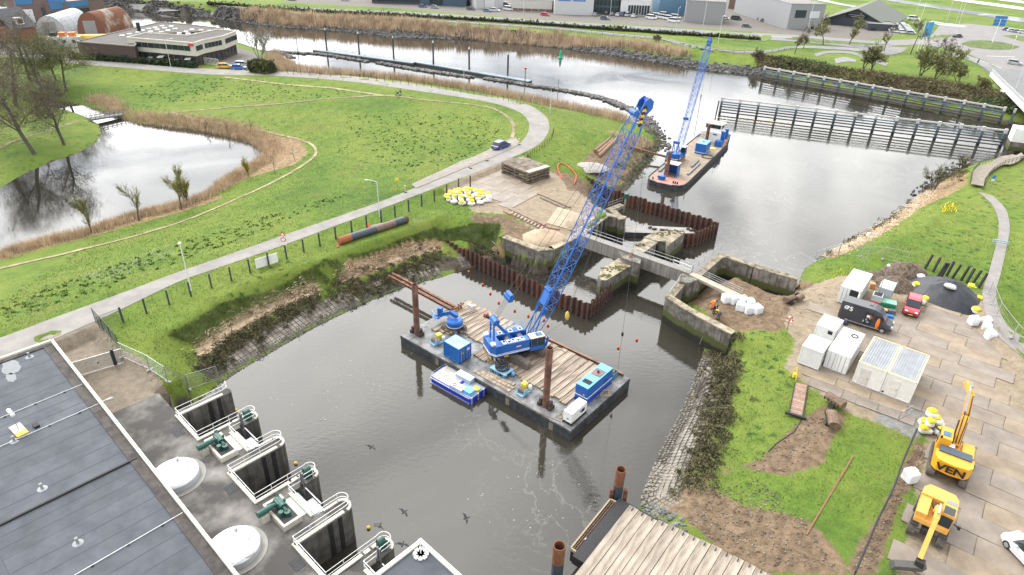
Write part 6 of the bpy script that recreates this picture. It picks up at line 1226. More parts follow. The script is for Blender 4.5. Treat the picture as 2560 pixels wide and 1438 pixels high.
for i,(q,c,s,nm) in enumerate((((2188,778),(.45,.35,.22),(1.6,.9,.5),'pale timber pallet stack behind the van roof'),((2206,785),(.6,.26,.1),(.8,.6,.7),'orange-brown crate behind the van'),((2222,795),(.02,.16,.42),(.9,.5,.35),'bright blue machine standing in front of the green chest'),((2226,786),(.1,.11,.12),(.9,.6,.6),'dark compactor beside the green chest'),((2178,720),(.5,.26,.12),(.7,.7,.7),'orange timber box between container and light tower'))):
 w=G(*q,YZ);t=thing('site_box',nm,'box',w,R(-34)+i*.1);mb=MB();mb.box((0,0,s[2]/2),s);ob('box',mb,M('box_%d'%i,c,.7,var=.2),t);mb=MB();mb.box((0,0,s[2]+.03),(s[0]*.92,s[1]*.9,.05));ob('lid',mb,M('boxlid_%d'%i,tuple(x*1.25 for x in c),.7,var=.2),t)
BAGW=M('bag_white',(.70,.71,.73),.8,var=.06,scale=3,bump=.5,bscale=5)
def bigbag(label,p,z,rz=0,s=1.0,group='big bags'):
 t=thing('big_bag',label,'big bag',(p[0],p[1],z),rz,group);mb=MB();mb.blob((0,0,.5*s),(1.02*s,1.02*s,1.08*s),n=16,m=8,jit=.03,pw=.27);ob('sack',mb,BAGW,t)
 for x in (-.3,.3):mb=MB();mb.tube([(x*s,-.4*s,.95*s),(x*s,-.2*s,1.22*s),(x*s,.2*s,1.22*s),(x*s,.4*s,.95*s)],.035,4);ob('lifting_loop',mb,BAGW,t)
 return t
for i,(x,y) in enumerate(((1873,692),(1886,690),(1899,682),(1914,692))):p=T(x,y+6);bigbag(f'white big bag near the far lock wall, {ORD[i]} of four from the left',p,p[2]-.05,i*.4)
for i,(x,y) in enumerate(((1814,752),(1832,755),(1855,758),(1850,772),(1874,765),(1870,780),(1892,780))):p=T(x,y+2);bigbag(f'white big bag in the row beside the gangway foot, {ORD[i]} of seven from the left',p,p[2]-.05,.2+i*.3,1.05)
for i,(x,y) in enumerate(((2430,812),(2460,815),(2462,830),(2472,848))):p=G(x,y,YZ);bigbag(f'white big bag on the plates by the path, {ORD[i]} of four from the top',p,YZ+.08,i*.5,1.0)
p=T(1222,503);bigbag('white big bag standing right of the sandbag heap on the quay',p,p[2],.3,.95)
p=T(2272,1200);t=bigbag('open white big bag of sand beside the yellow tracked excavator',p,p[2],.3,1.05)
SBW=M('sandbag_white',(.66,.65,.62),.8,var=.1,scale=3,bump=.6,bscale=4);SBY=M('sandbag_yellow',(.78,.62,.03),.7,var=.15)
random.seed(12);sb_m=[MB().blob((0,0,0),(1.3,.9,.62),n=12,m=7,jit=.13,pw=.8).mesh('sack',True) for _ in range(4)];sy_m=[MB().blob((0,0,.22),(.9,.8,.42),n=9,m=6,jit=.32).mesh('yellow_tie',True) for _ in range(4)]
for m_ in sb_m:m_.materials.append(SBW)
for m_ in sy_m:m_.materials.append(SBY)
def sandbag(label,p,rz,group,tie=True,s=1.0):
 t=thing('sandbag',label,'sandbag',p,rz,group);o=ob('sack',random.choice(sb_m),None,t);o.scale=(s,s,s);o.rotation_euler=(random.uniform(-.3,.3),random.uniform(-.3,.3),0)
 if tie:q=ob('yellow_tie',random.choice(sy_m),None,t);q.scale=(s*1.0,s*.95,s*1.15);q.location=(random.uniform(-.3,.3),random.uniform(-.2,.2),.12)
hp=T(1170,497);k=0
for lay,(n,rr,z) in enumerate(((14,2.7,.3),(10,1.9,.62),(7,1.15,.95),(2,.4,1.25))):
 for i in range(n):
  a=2*math.pi*i/n+lay*.5;p=(hp[0]+rr*1.25*math.cos(a),hp[1]+rr*math.sin(a),hp[2]+z);sandbag(f'white sandbag with yellow tie in the quay heap, {("bottom", "second", "third", "top")[lay]} layer, {ORD[i]} round the heap',p,a+1.2+random.uniform(-.6,.6),'sandbags heaped on the quay',random.random()<.88);k+=1
hp=G(2322,1075,YZ)
for i,(x,y,z) in enumerate(((-.7,-.5,.4),(.5,-.6,.4),(1.0,.5,.4),(-.2,.6,.4),(-.3,-.1,1.0),(.5,.2,1.05),(.1,.5,1.5))):sandbag(f'white sandbag with yellow tie in the heap behind the tracked excavator, {("bottom near left", "bottom near right", "bottom far right", "bottom far left", "middle left", "middle right", "topmost")[i]}',(hp[0]+x,hp[1]+y,YZ+z),i,'sandbags by the excavator')
# --------- tarpaulin heap, posts, soil
tc_=G(2365,738,YZ);nr_,na_=14,40;mb=MB();vs=[(0,0,2.1)];random.seed(6)
for r_ in range(1,nr_+1):
 for a in range(na_):f=r_/nr_;ang_=2*math.pi*a/na_;z=2.1*(1-f**1.7)+.1*math.sin(ang_*9+3*f)*f*(1-f)*2.2+random.uniform(-.04,.04);vs.append((4.3*f*math.cos(ang_)*(1+.06*math.sin(3*ang_)),5.0*f*math.sin(ang_),max(z,.04)))
fs=[(0,1+a,1+(a+1)%na_) for a in range(na_)]+[(1+(r_-1)*na_+a,1+r_*na_+a,1+r_*na_+(a+1)%na_,1+(r_-1)*na_+(a+1)%na_) for r_ in range(1,nr_) for a in range(na_)];mb.add(vs,fs)
tag(ob('tarpaulin_heap',mb,M('black_tarpaulin',(.014,.016,.022),.45,var=.25,scale=2,bump=.9,bscale=2.2),loc=(tc_[0],tc_[1],YZ),rz=.4,smooth=True),'big heap covered with black tarpaulin and weighed down with sandbags','covered heap')
for i,(q,lab) in enumerate((((2288,715),'upper left'),((2306,752),'lower left'),((2304,693),'far left corner'),((2376,716),'top'),((2430,722),'far right'),((2445,752),'right'),((2440,777),'lower right'))):p=G(*q,YZ+(.4 if lab!='top' else 2.0));sandbag(f'sandbag holding down the black tarpaulin at its {lab} edge' if lab!='top' else 'sandbag lying on top of the black tarpaulin heap',tuple(p),i*.8,'sandbags on the tarpaulin',lab not in ('top','far left corner'),1.1)
pbase=[(2312,672),(2332,680),(2344,692),(2352,694),(2366,690),(2380,697),(2402,702),(2416,708),(2430,712),(2446,720)];pm_=MB().bar((0,0,0),(.55,.25,2.1),.2,.28).mesh('wrapped_post')
for i,q in enumerate(pbase):p=T(*q);tag(ob('wrapped_post',pm_,BLACK,loc=tuple(p),rz=.15*math.sin(i*2.1)),f'leaning black timber post behind the tarpaulin heap, {ORD[i]} of ten from the left','post','black posts behind the tarpaulin')
SOIL=M('brown_soil',(.075,.052,.036),.95,var=.4,scale=2.5,c2=(.12,.09,.065),bump=1,bscale=6)
def heap(label,px,d,mat,seed,z=None,name='soil_heap',cat='soil heap'):
 random.seed(seed);p=T(*px);mb=MB();n,m=18,7;vs=[(0,0,d[2])]
 for r_ in range(1,m+1):
  for a in range(n):f=r_/m;t=2*math.pi*a/n;vs.append((d[0]*f*math.cos(t)*random.uniform(.9,1.08),d[1]*f*math.sin(t)*random.uniform(.9,1.08),d[2]*(1-f)**.8*random.uniform(.85,1.1) if r_<m else -.15))
 mb.add(vs,[(0,1+a,1+(a+1)%n) for a in range(n)]+[(1+(r_-1)*n+a,1+r_*n+a,1+r_*n+(a+1)%n,1+(r_-1)*n+(a+1)%n) for r_ in range(1,m) for a in range(n)]);return tag(ob(name,mb,mat,loc=tuple(p),smooth=True),label,cat)
heap('brown soil heap left of the tarpaulin, nearer one',(2240,715),(3.0,2.4,1.5),SOIL,1);heap('brown soil heap left of the tarpaulin, farther one',(2262,680),(3.2,2.4,1.5),SOIL,2);heap('brown soil heap behind the white shipping container',(2195,695),(2.2,2.0,.9),SOIL,3)
heap('pale sand heap behind the left lock wall',(1362,596),(3.6,2.9,1.5),M('pale_sand',(.36,.275,.19),.95,var=.12,scale=2,bump=.3),4,name='sand_heap',cat='sand heap')
heap('low heap of broken stone behind the far sheet piles',(1475,418),(3.8,2.8,.8),M('broken_stone',(.12,.11,.10),.9,var=.7,scale=9,c2=(.3,.28,.26),bump=1,bscale=9),5,name='stone_heap',cat='stone heap')
# --------- excavators
EXY=M('excavator_yellow',(.72,.33,.012),.4,var=.05,coat=.3);EXO=M('excavator_orange',(.66,.34,.07),.5,var=.1,dirt=.15);CYLM=M('chrome_rod',(.6,.6,.62),.2,metal=.8)
def armseg(t,name,pts,w,h,mat):mb=MB();[mb.bar(a,b,w,h) for a,b in zip(pts[:-1],pts[1:])];return ob(name,mb,mat,t)
ep=Vector(G(2366,1172,YZ));ex=thing('tracked_excavator','yellow tracked excavator with long arm stretched away over the plates','excavator',(ep.x,ep.y,YZ+.08),R(56))
for y in (-1.25,1.25):mb=MB();track(mb,-2.2,2.3,y,.6,.9);ob('crawler_track',mb,TRK_M,ex)
mb=MB();mb.box((0,0,.75),(1.6,2.0,.5));ob('undercarriage',mb,BLACK,ex)
mb=MB();mb.prism([(2.0,-1.4),(2.0,1.4),(-1.9,1.45),(-2.35,1.1),(-2.5,0),(-2.35,-1.1),(-1.9,-1.45)],1.15,1.75);ob('slewing_platform',mb,EXY,ex);mb=MB();mb.prism([(-.9,-1.45),(-.9,1.45),(-1.9,1.45),(-2.4,1.1),(-2.55,0),(-2.4,-1.1),(-1.9,-1.45)],1.2,2.35);ob('counterweight',mb,EXY,ex)
mb=MB();mb.box((-.75,0,2.4),(.95,2.5,.16));ob('engine_grille',mb,M('dark_blue_grille',(.05,.075,.1),.5),ex);mb=MB();mb.box((.9,.95,2.15),(2.0,1.0,1.7),top=.92);ob('cab',mb,EXY,ex);mb=MB();mb.box((1.35,.95,2.25),(1.2,1.03,1.1),top=.95);ob('cab_glass',mb,GLASS,ex);mb=MB();mb.box((.75,.95,3.02),(.7,.6,.05));ob('roof_window',mb,M('blue_glass',(.04,.12,.22),.1),ex)
mb=MB();mb.box((.6,-.95,1.95),(2.0,.9,.5));ob('tank_house',mb,EXY,ex);mb=MB();mb.box((.1,.35,2.2),(.5,.45,.5));ob('white_tank',mb,WHITE,ex)
tipx=11.2;armseg(ex,'boom',[(1.2,.0,1.8),(3.2,0,3.9),(6.4,0,4.4)],.5,.62,EXY);armseg(ex,'stick',[(6.0,0,4.6),(tipx,0,2.6)],.38,.42,EXY)
armseg(ex,'hydraulic_cylinder',[(3.0,.2,4.4),(5.8,.2,4.95)],.16,.16,GREY);armseg(ex,'piston_rod',[(5.8,.2,4.95),(7.0,.15,4.8)],.09,.09,CYLM);armseg(ex,'hydraulic_cylinder',[(7.0,0,4.75),(9.2,0,3.95)],.16,.16,GREY);armseg(ex,'piston_rod',[(9.2,0,3.95),(10.6,0,3.3)],.09,.09,CYLM)
for s in (-.3,.3):armseg(ex,'hydraulic_cylinder',[(1.6,s,1.7),(3.1,s,3.3)],.14,.14,BLACK)
mb=MB();mb.tube([(.9,.1,2.3),(2.2,.15,3.4),(3.3,.15,4.35),(5.5,.15,4.8)],.05);mb.tube([(.9,-.1,2.3),(2.2,-.15,3.4),(3.3,-.15,4.35),(5.5,-.15,4.8)],.05);ob('hose',mb,BLACK,ex)
mb=MB();mb.box((tipx-.1,0,2.4),(.7,.45,.5),ry=.5);ob('quick_coupler',mb,EXY,ex);mb=MB();mb.box((-.9,-1.55,1.7),(.3,.15,.5));mb.bar((2.1,1.45,2.2),(2.3,1.8,2.3),.1);mb.box((-.1,1.35,3.1),(.15,.15,.25));ob('mirror',mb,BLACK,ex)
tm_=M('black_lettering',(.015,.013,.012),.6);tx=text(ex,'VEN',.95,(-2.62,.05,1.78),(R(86),0,R(-90)),tm_,.012,.03);tx.scale=(1.25,1,1)
wp_=Vector(G(2318,1318,YZ));ew=thing('wheeled_excavator','faded orange wheeled excavator with its arm reaching to the lower left','excavator',(wp_.x,wp_.y,YZ+.08),R(-128))
for x in (-1.35,1.45):
 for s in (-1,1):
  mb=MB();mb.cyl((0,-.28,0),(0,.28,0),.58,n=18);o=ob('wheel',mb,M('tyre_dusty',(.1,.088,.075),.9,var=.3,scale=5),ew,loc=(x,s*1.05,.58))
  for k in range(16):mb=MB();a=2*math.pi*k/16;mb.box((.6*math.cos(a),.13*(-1)**k,.6*math.sin(a)),(.1,.28,.12),ry=-a);ob('tread_lug',mb,M('tyre_dusty',(.1,.088,.075),.9),o)
  mb=MB();mb.box((x,s*1.0,1.28),(1.2,.6,.08));ob('mudguard',mb,BLACK,ew)
mb=MB();mb.box((0,0,.85),(3.8,.9,.5));ob('chassis',mb,BLACK,ew);mb=MB();mb.prism([(1.6,-1.2),(1.6,1.2),(-1.6,1.25),(-2.1,.9),(-2.1,-.9),(-1.6,-1.25)],1.35,1.75);ob('slewing_platform',mb,EXO,ew)
mb=MB();mb.prism([(-.7,-1.25),(-.7,1.25),(-1.6,1.25),(-2.15,.9),(-2.15,-.9),(-1.6,-1.25)],1.7,2.45);ob('engine_house',mb,EXO,ew);mb=MB();mb.box((.4,-.85,2.0),(2.2,.75,.6));ob('tank_house',mb,EXO,ew)
mb=MB();mb.box((.45,.75,2.35),(1.9,.95,1.5),top=.94);ob('cab',mb,EXO,ew);mb=MB();mb.box((.85,.75,3.1),(.9,.75,.06));ob('roof_window',mb,GLASS,ew);mb=MB();mb.box((-.15,.75,3.11),(.4,.75,.06));ob('roof_hatch',mb,GREY,ew);mb=MB();mb.box((1.4,.75,2.35),(.06,.8,1.0));ob('cab_glass',mb,GLASS,ew)
armseg(ew,'boom',[(.2,0,2.0),(1.6,.0,3.5),(3.3,0,3.6)],.38,.48,EXO);armseg(ew,'stick',[(3.2,0,3.7),(5.6,0,1.6)],.32,.36,EXO);armseg(ew,'hydraulic_cylinder',[(1.5,.0,3.85),(2.9,0,4.05)],.14,.14,CYLM);mb=MB();mb.blob((.1,0,2.3),(.9,.7,.6),jit=.2);ob('hose_bundle',mb,BLACK,ew)
mb=MB();mb.box((5.75,.1,1.35),(.5,.6,.5));ob('tilt_rotator',mb,BLACK,ew);mb=MB();mb.box((6.0,-.5,.75),(.5,2.3,.9),rz=.6,ry=.4);ob('grading_bucket',mb,M('bucket_steel',(.1,.095,.09),.6),ew);mb=MB();mb.bar((1.5,1.3,2.6),(1.7,1.6,2.6),.08);mb.box((1.7,1.65,2.6),(.12,.2,.3));ob('mirror',mb,BLACK,ew)
BUCK=M('bucket_brown',(.13,.085,.055),.75,var=.35,scale=2.5,dirt=.2)
def bucket(label,px,rz,w,r,grip=True):
 p=T(*px);t=thing('excavator_bucket',label,'bucket',p,rz,'loose buckets');n=8;mb=MB();pr=[(r*math.cos(math.pi*(.95-1.25*i/n)),r+r*math.sin(math.pi*(.95-1.25*i/n))*.9) for i in range(n+1)]
 for s in (0,.04):pass
 th=.06;A=[(x,-w/2,z) for x,z in pr];B=[(x,w/2,z) for x,z in pr];mb.strip(A,B);mb.strip([(x*(1-th),-w/2,r+(z-r)*(1-th)) for x,z in pr][::-1],[(x*(1-th),w/2,r+(z-r)*(1-th)) for x,z in pr][::-1]);ob('shell',mb,BUCK,t)
 for s in (-1,1):mb=MB();q=[(x,s*w/2,z) for x,z in pr];mb.add(q+[(x,s*(w/2-.05),z) for x,y,z in q],[tuple(range(n+1)),tuple(range(2*n+1,n,-1))]);ob('side_plate',mb,BUCK,t)
 if grip:
  for k in range(5):mb=MB();y=-w/2+w*(k+.5)/5;mb.bar((pr[0][0]-.05,y,pr[0][1]),(pr[0][0]-.12,y,pr[0][1]+.3),.09);ob('tooth',mb,BLACK,t)
 mb=MB();mb.box((-r*.75,0,r*.25),(.25,.5,.35),ry=.6);ob('mounting_bracket',mb,BLACK,t);return t
bucket('large brown bucket lying on the grass, upper of the two',(2083,1015),R(35),1.9,.62);bucket('large brown bucket lying on the grass, lower of the two',(2078,1062),R(-15),2.0,.6);bucket('dark grab bucket lying on the sand beyond the row of big bags',(1972,757),R(120),1.5,.5);bucket('half buried dark bucket on the sand near the far lock wall',(1985,722),R(40),1.1,.5,False);bucket('second half of the dark grab on the sand',(1996,752),R(-50),1.3,.45)
a,b=T(2003,962),T(1988,1042);v=Vector(b)-Vector(a);L=v.length;rt_=thing('wooden_ramp','narrow wooden ramp of red-brown slats leading over the grass','ramp',a,math.atan2(v.y,v.x))
for i in range(15):mb=MB();mb.box((L*(i+.5)/15,0,.1),(L/15-.03,1.15,.06));ob('slat',mb,M('ramp_slat%d'%(i%3),((.3,.17,.12),(.24,.2,.17),(.34,.2,.14))[i%3],.85,var=.2),rt_)
for s in (-.62,.62):mb=MB();mb.bar((0,s,.12),(L,s,.12),.08,.16);ob('side_rail',mb,BLACK,rt_)
mb=MB();mb.box((L+.15,0,.12),(.25,2.0,.22));ob('end_beam',mb,BLACK,rt_);mb=MB();[mb.cyl((.1,s,.1),(.1,s,1.0),.025,n=4) for s in (-.6,.6)];ob('post',mb,GALV,rt_)
t=thing('surveyor_tripod','yellow tripod with a yellow instrument case by the ramp','tripod',T(1985,945))
for k in range(3):a_=k*2.1+.5;mb=MB();mb.bar((.0,0,1.4),(.6*math.cos(a_),.6*math.sin(a_),0),.07);ob('leg',mb,YELW,t)
mb=MB();mb.box((0,0,.35),(.4,.35,.5));ob('case',mb,YELW,t)
lb=thing('lifebuoy_post','red and white lifebuoy on a thin post by the sandy track','lifebuoy',T(1968,823));mb=MB();mb.cyl((0,0,0),(0,0,2.1),.045);ob('post',mb,M('dark_post',(.08,.09,.11),.6),lb)
for k in range(8):mb=MB();[mb.cyl((.36*math.cos(a0),-.08,1.45+.36*math.sin(a0)),(.36*math.cos(a0+.27),-.08,1.45+.36*math.sin(a0+.27)),.085,n=7) for a0 in [k*math.pi/4+.26*j for j in range(3)]];ob('ring_segment',mb,M('buoy_red',(.62,.05,.025),.5) if k%2 else WHITE,lb)
panel_fence('row of light steel fence panels on the grass between water and soil heaps',[gpt(2035,655),gpt(2095,637),gpt(2150,642),gpt(2205,648),gpt(2265,660)],1.9,GALV,gap=.3,step=3.4,feet=True);panel_fence('steel fence panels along the path beside the tarpaulin',[gpt(2470,735),gpt(2490,790),gpt(2530,845),gpt(2575,885)],1.9,GALV,gap=.3,step=3.4,feet=True)
panel_fence('steel fence panel lying in front of the site cabins',[gpt(2135,1010),gpt(2245,1050),gpt(2275,1035)],1.1,GALV,gap=.3,step=3.5,name='low_fence')
mb=MB();pts=[T(2285,1090),T(2250,1170),T(2225,1240),T(2190,1310),T(2160,1380),T(2130,1450)];mb.tube([(p[0],p[1],p[2]+.9) for p in dens(pts,4)],.09,6);lf=thing('black_barrier','low fence with a thick black top pipe along the grass edge','barrier',(0,0,0));ob('top_pipe',mb,BLACK,lf)
for p in dens(pts,2):mb=MB();mb.cyl((p[0],p[1],p[2]),(p[0],p[1],p[2]+.92),.05);ob('post',mb,BLACK,lf)
mb=MB();mb.bar(tuple(T(2132,1142,.06)),tuple(T(2015,1338,.06)),.14,.1);tag(ob('long_beam',mb,M('brown_beam',(.2,.11,.05),.8)),'thin brown timber beam lying on the grass below the buckets','beam');mb=MB();mb.tube([tuple(T(x,y,.04)) for x,y in ((2005,1048),(1985,1080),(1940,1110),(1920,1130))],.05,4);tag(ob('black_hose',mb,BLACK),'black hose lying on the grass below the wooden ramp','hose')
# --------- left quay
o_=Vector(T(1283,432));sx,sy=R(-42.6),R(57.5);st_=thing('timber_mat_stack','stack of thick dark timber mats on the quay','timber stack',(o_.x,o_.y,o_.z),sx)
DT=M('dark_old_timber',(.075,.06,.045),.9,var=.4,scale=1.5,c2=(.15,.12,.09),stretch=(.4,3,1));TOPT=M('dusty_mat_top',(.11,.085,.07),.95,var=.25,scale=1,c2=(.2,.165,.13))
q0=Vector(G(1253,432,4.1));q1=Vector(G(1321,460,4.1));q2=Vector(G(1356,437,4.1));st_.location=(q0.x,q0.y,4.05);vv=q1-q0;st_.rotation_euler[2]=math.atan2(vv.y,vv.x);LX=vv.length;LY=(q2-q1).length
for lay in range(4):
 ny=7
 for k in range(ny):mb=MB();z=.22+lay*.55;mb.box((LX/2+random.uniform(-.12,.12),LY*(k+.5)/ny,z),(LX,LY/ny-.04,.3));ob('mat_beam',mb,TOPT if lay==3 else DT,st_)
 for x in (.4,LX/2,LX-.5):mb=MB();mb.box((x,LY/2,.47+lay*.55-.55+.02),(.4,LY,.2));ob('spacer',mb,DT,st_)
mb=MB();mb.box((LX-.55,LY/2,2.05),(1.1,LY*.96,.06));ob('bleached_edge',mb,M('bleached_timber',(.42,.38,.32),.9),st_)
for i,(a,b,c) in enumerate((((1273,523),(1362,565),'near'),((1345,485),(1425,520),'far'),((1352,495),(1412,522),'middle'))):
 p,q=Vector(T(*a,.12)),Vector(T(*b,.12));tag(ob('long_timber',MB().bar((0,0,0),q-p,.5,.25),M('quay_timber',(.2,.155,.115),.9,var=.25,scale=1),loc=p),f'long grey timber beam lying on the quay, {c} one','beam','long beams on the quay')
random.seed(15)
for i in range(9):
 p,q=Vector(T(1400+i*10,520+i*3.2,.06)),Vector(T(1372+i*10,560+i*3.0,.06));tag(ob('deck_mat',MB().bar((0,0,0),q-p,.75,.1),M('quay_plank',(.34,.275,.2),.9,var=.15,scale=1),loc=p),f'pale plank mat on the quay in front of the lock, {ORD[i]} of nine','plank mat','plank mats on the quay')
for i in range(11):p=T(1280+i*8.2,534+i*4.2,.1);tag(ob('sleeper',MB().box((0,0,0),(.32,.9,.2)),M('sleeper_timber',(.3,.26,.2),.9),loc=tuple(p),rz=R(-20)),f'short timber sleeper in the row under the long quay beam, {ORD[i]} from the left','sleeper','sleepers on the quay')
mb=MB();mb.tube([tuple(T(x,y,.12)) for x,y in dens([(1258,530),(1285,542),(1320,552),(1350,565),(1375,572),(1400,576)],4)],.07,5);tag(ob('red_hose',mb,M('red_hose',(.3,.04,.03),.6)),'long red hose along the edge of the quay','hose')
mb=MB();mb.tube([tuple(T(x,y,.15)) for x,y in dens([(1405,447),(1398,435),(1394,418),(1402,410),(1420,418),(1440,440),(1435,462)],4)],.1,5);tag(ob('orange_hose',mb,M('orange_hose',(.6,.07,.03),.6)),'orange hose looped over the grass by the far sheet piles','hose')
for i,(a,b) in enumerate((((1487,382),(1525,350)),((1494,386),(1531,354)),((1497,394),(1540,352)))):
 p,q=Vector(T(*a,.35)),Vector(T(*b,.35));t=thing('steel_pipe',f'rusty steel pipe lying on the peninsula, {("left", "middle", "right")[i]} of three','pipe',p,0,'pipes on the peninsula');mb=MB();mb.cyl((0,0,0),q-p,.35,n=12);ob('tube',mb,M('brown_pipe',(.22,.13,.08),.8,var=.2),t)
p,q=Vector(T(848,612,.55)),Vector(T(1018,556,.55));v=q-p;t=thing('coated_pipe','long dark coated steel pipe with rusty ends lying on the grass','pipe',p);fr=[0,.16,.52,.8,.95,1];mt=[M('orange_rust',(.26,.09,.035),.8),M('slate_coating',(.055,.065,.085),.4,var=.2),M('brown_coating',(.15,.095,.075),.6,var=.2),M('slate_coating',(.055,.065,.085),.4),M('dark_rust2',(.1,.05,.03),.8)]
for i in range(5):mb=MB();mb.cyl(v*fr[i],v*fr[i+1],.55-.004*(i%2),n=18);ob('pipe_section',mb,mt[i],t)
mb=MB();mb.bar((-.2,-.2,-.3),(.1,-1.1,-.5),.25);ob('rusty_lug',mb,mt[0],t)
pp=[(309,806),(367,784),(424,762),(478,741),(529.5,720),(579,702),(626,683),(672.6,665),(717,648),(760,631),(800,615),(840,599),(880,583),(917,569),(953.6,556),(988,543),(1022,529),(1054.5,516),(1086,504),(1117,489),(1146.4,474),(1175.6,467)]
pmm=MB().box((0,0,1.0),(.2,.2,2.0)).mesh('roadside_post');pmm.materials.append(M('dark_blue_grey_post',(.045,.055,.065),.6))
for i,q in enumerate(pp):tag(ob('roadside_post',pmm,None,loc=tuple(T(*q)),rz=.5),f'dark square post beside the dike road, {ORD[i]} from the left','post','dark posts beside the dike road')
def lamp(label,px,h,arm=0.0,rz=0.0,head=True):
 p=T(*px);t=thing('street_lamp',label,'street lamp',p,rz,'street lamps');mb=MB();mb.cyl((0,0,0),(0,0,h),.075,.05,n=6);ob('pole',mb,M('lamp_pole_white',(.6,.62,.63),.5),t)
 if arm:mb=MB();mb.tube([(0,0,h),(arm*.5,0,h+.25),(arm,0,h+.3)],.045,5);ob('arm',mb,M('lamp_pole_white',(.6,.62,.63),.5),t);mb=MB();mb.blob((arm+.25,0,h+.3),(.65,.25,.16),jit=0);ob('lamp_head',mb,WHITE,t)
 elif head:mb=MB();mb.blob((0,0,h+.12),(.42,.42,.35),jit=0);ob('lamp_head',mb,WHITE,t)
 return t
lamp('tall white lamp post with a round head beside the dike road',(478.5,727),6.3);lamp('white lamp post with a curved arm beside the dike road near the sandbags',(949,543),5.6,1.3,R(175));lamp('thin white lamp post on the grass outside the road bend',(1375,285),5.5,head=False);lamp('thin lamp post on the left of the reed bed at the road',(1160,226),5.5,head=False)
fl_=thing('floodlight_mast','thin grey mast with a floodlight at the corner of the white shipping container','mast',G(2151,690,YZ),.3);mb=MB();mb.cyl((0,0,0),(0,0,6.2),.05);mb.bar((-.7,0,6.2),(.9,0,6.2),.05);ob('mast',mb,GALV,fl_);mb=MB();mb.box((-1.0,0,6.45),(.4,.15,.45));ob('floodlight',mb,WHITE,fl_)
bdp,bdq=Vector(T(641,673)),Vector(T(696,656));v=bdq-bdp;t=thing('notice_board','white notice board fixed to a dark roadside post','board',bdp);mb=MB();mb.bar((0,0,.75),(v.x,v.y,v.z+.75),.05,1.35);ob('panel',mb,WHITE,t)
SGN=M('sign_white',(.72,.72,.72),.4);SRED=M('sign_red',(.6,.02,.02),.4)
t=thing('road_sign','post with a red triangle sign over a red ring sign and white plate','road sign',T(716,645));mb=MB();mb.cyl((0,0,0),(0,0,3.9),.035);ob('pole',mb,GALV,t)
for z,s,m_ in ((3.55,.42,SRED),(3.53,.26,SGN)):mb=MB();y=-.06 if m_ is SRED else -.1;mb.add([(-s,y,z-s*.6),(s,y,z-s*.6),(0,y,z+s*.9),(-s,y+.03,z-s*.6),(s,y+.03,z-s*.6),(0,y+.03,z+s*.9)],[(0,1,2),(5,4,3),(0,3,4,1),(1,4,5,2),(2,5,3,0)]);ob('triangle_plate',mb,m_,t)
mb=MB();mb.cyl((0,-.06,2.75),(0,-.03,2.75),.34,n=18);ob('ring_plate',mb,SRED,t);mb=MB();mb.cyl((0,-.08,2.75),(0,-.06,2.75),.24,n=18);ob('ring_face',mb,SGN,t);mb=MB();mb.box((0,-.05,2.15),(.65,.03,.35));ob('text_plate',mb,SGN,t)
def beacon(label,px):
 p=T(*px);t=thing('warning_beacon',label,'beacon',p,.6,'red and white warning beacons');mb=MB();mb.box((0,0,.06),(.4,.75,.12));ob('foot',mb,BLACK,t)
 for k in range(5):mb=MB();mb.box((0,0,.25+k*.22),(.05,.26,.21));ob('stripe',mb,SRED if k%2 else SGN,t)
for px_,lab in (((1013,481),'red and white beacon at the corner where the concrete strip begins'),((1176,421),'red and white beacon on the concrete strip, left of two'),((1217,402),'red and white beacon on the concrete strip, right of two'),((1297,362),'red and white beacon at the inner edge of the road bend')):beacon(lab,px_)
t=thing('route_sign','small yellow sign on a red and white pole at the road edge','road sign',T(994,478));mb=MB();mb.cyl((0,0,0),(0,0,2.2),.03);ob('pole',mb,SRED,t);mb=MB();mb.box((0,-.05,2.1),(.55,.04,.5));ob('plate',mb,YELW,t)
t=thing('fallen_sign','knocked over triangle sign lying by the dark pipe','road sign',T(922,568));mb=MB();mb.cyl((0,0,.1),(2.2,1.6,.12),.04);ob('pole',mb,WHITE,t);mb=MB();mb.add([(-.4,-.3,.1),(.3,-.3,.1),(-.1,.4,.5),(-.4,-.3,.05),(.3,-.3,.05),(-.1,.4,.45)],[(0,1,2),(5,4,3),(0,3,4,1),(1,4,5,2),(2,5,3,0)]);ob('plate',mb,SRED,t)
drape('concrete_strip',[(1028,462),(1075,440),(1140,410),(1200,386),(1250,358),(1290,345)],[(1040,472),(1110,443),(1160,422),(1210,403),(1262,380),(1300,362)],M('pale_concrete_strip',(.25,.225,.2),.9,var=.1,scale=.6),.1)
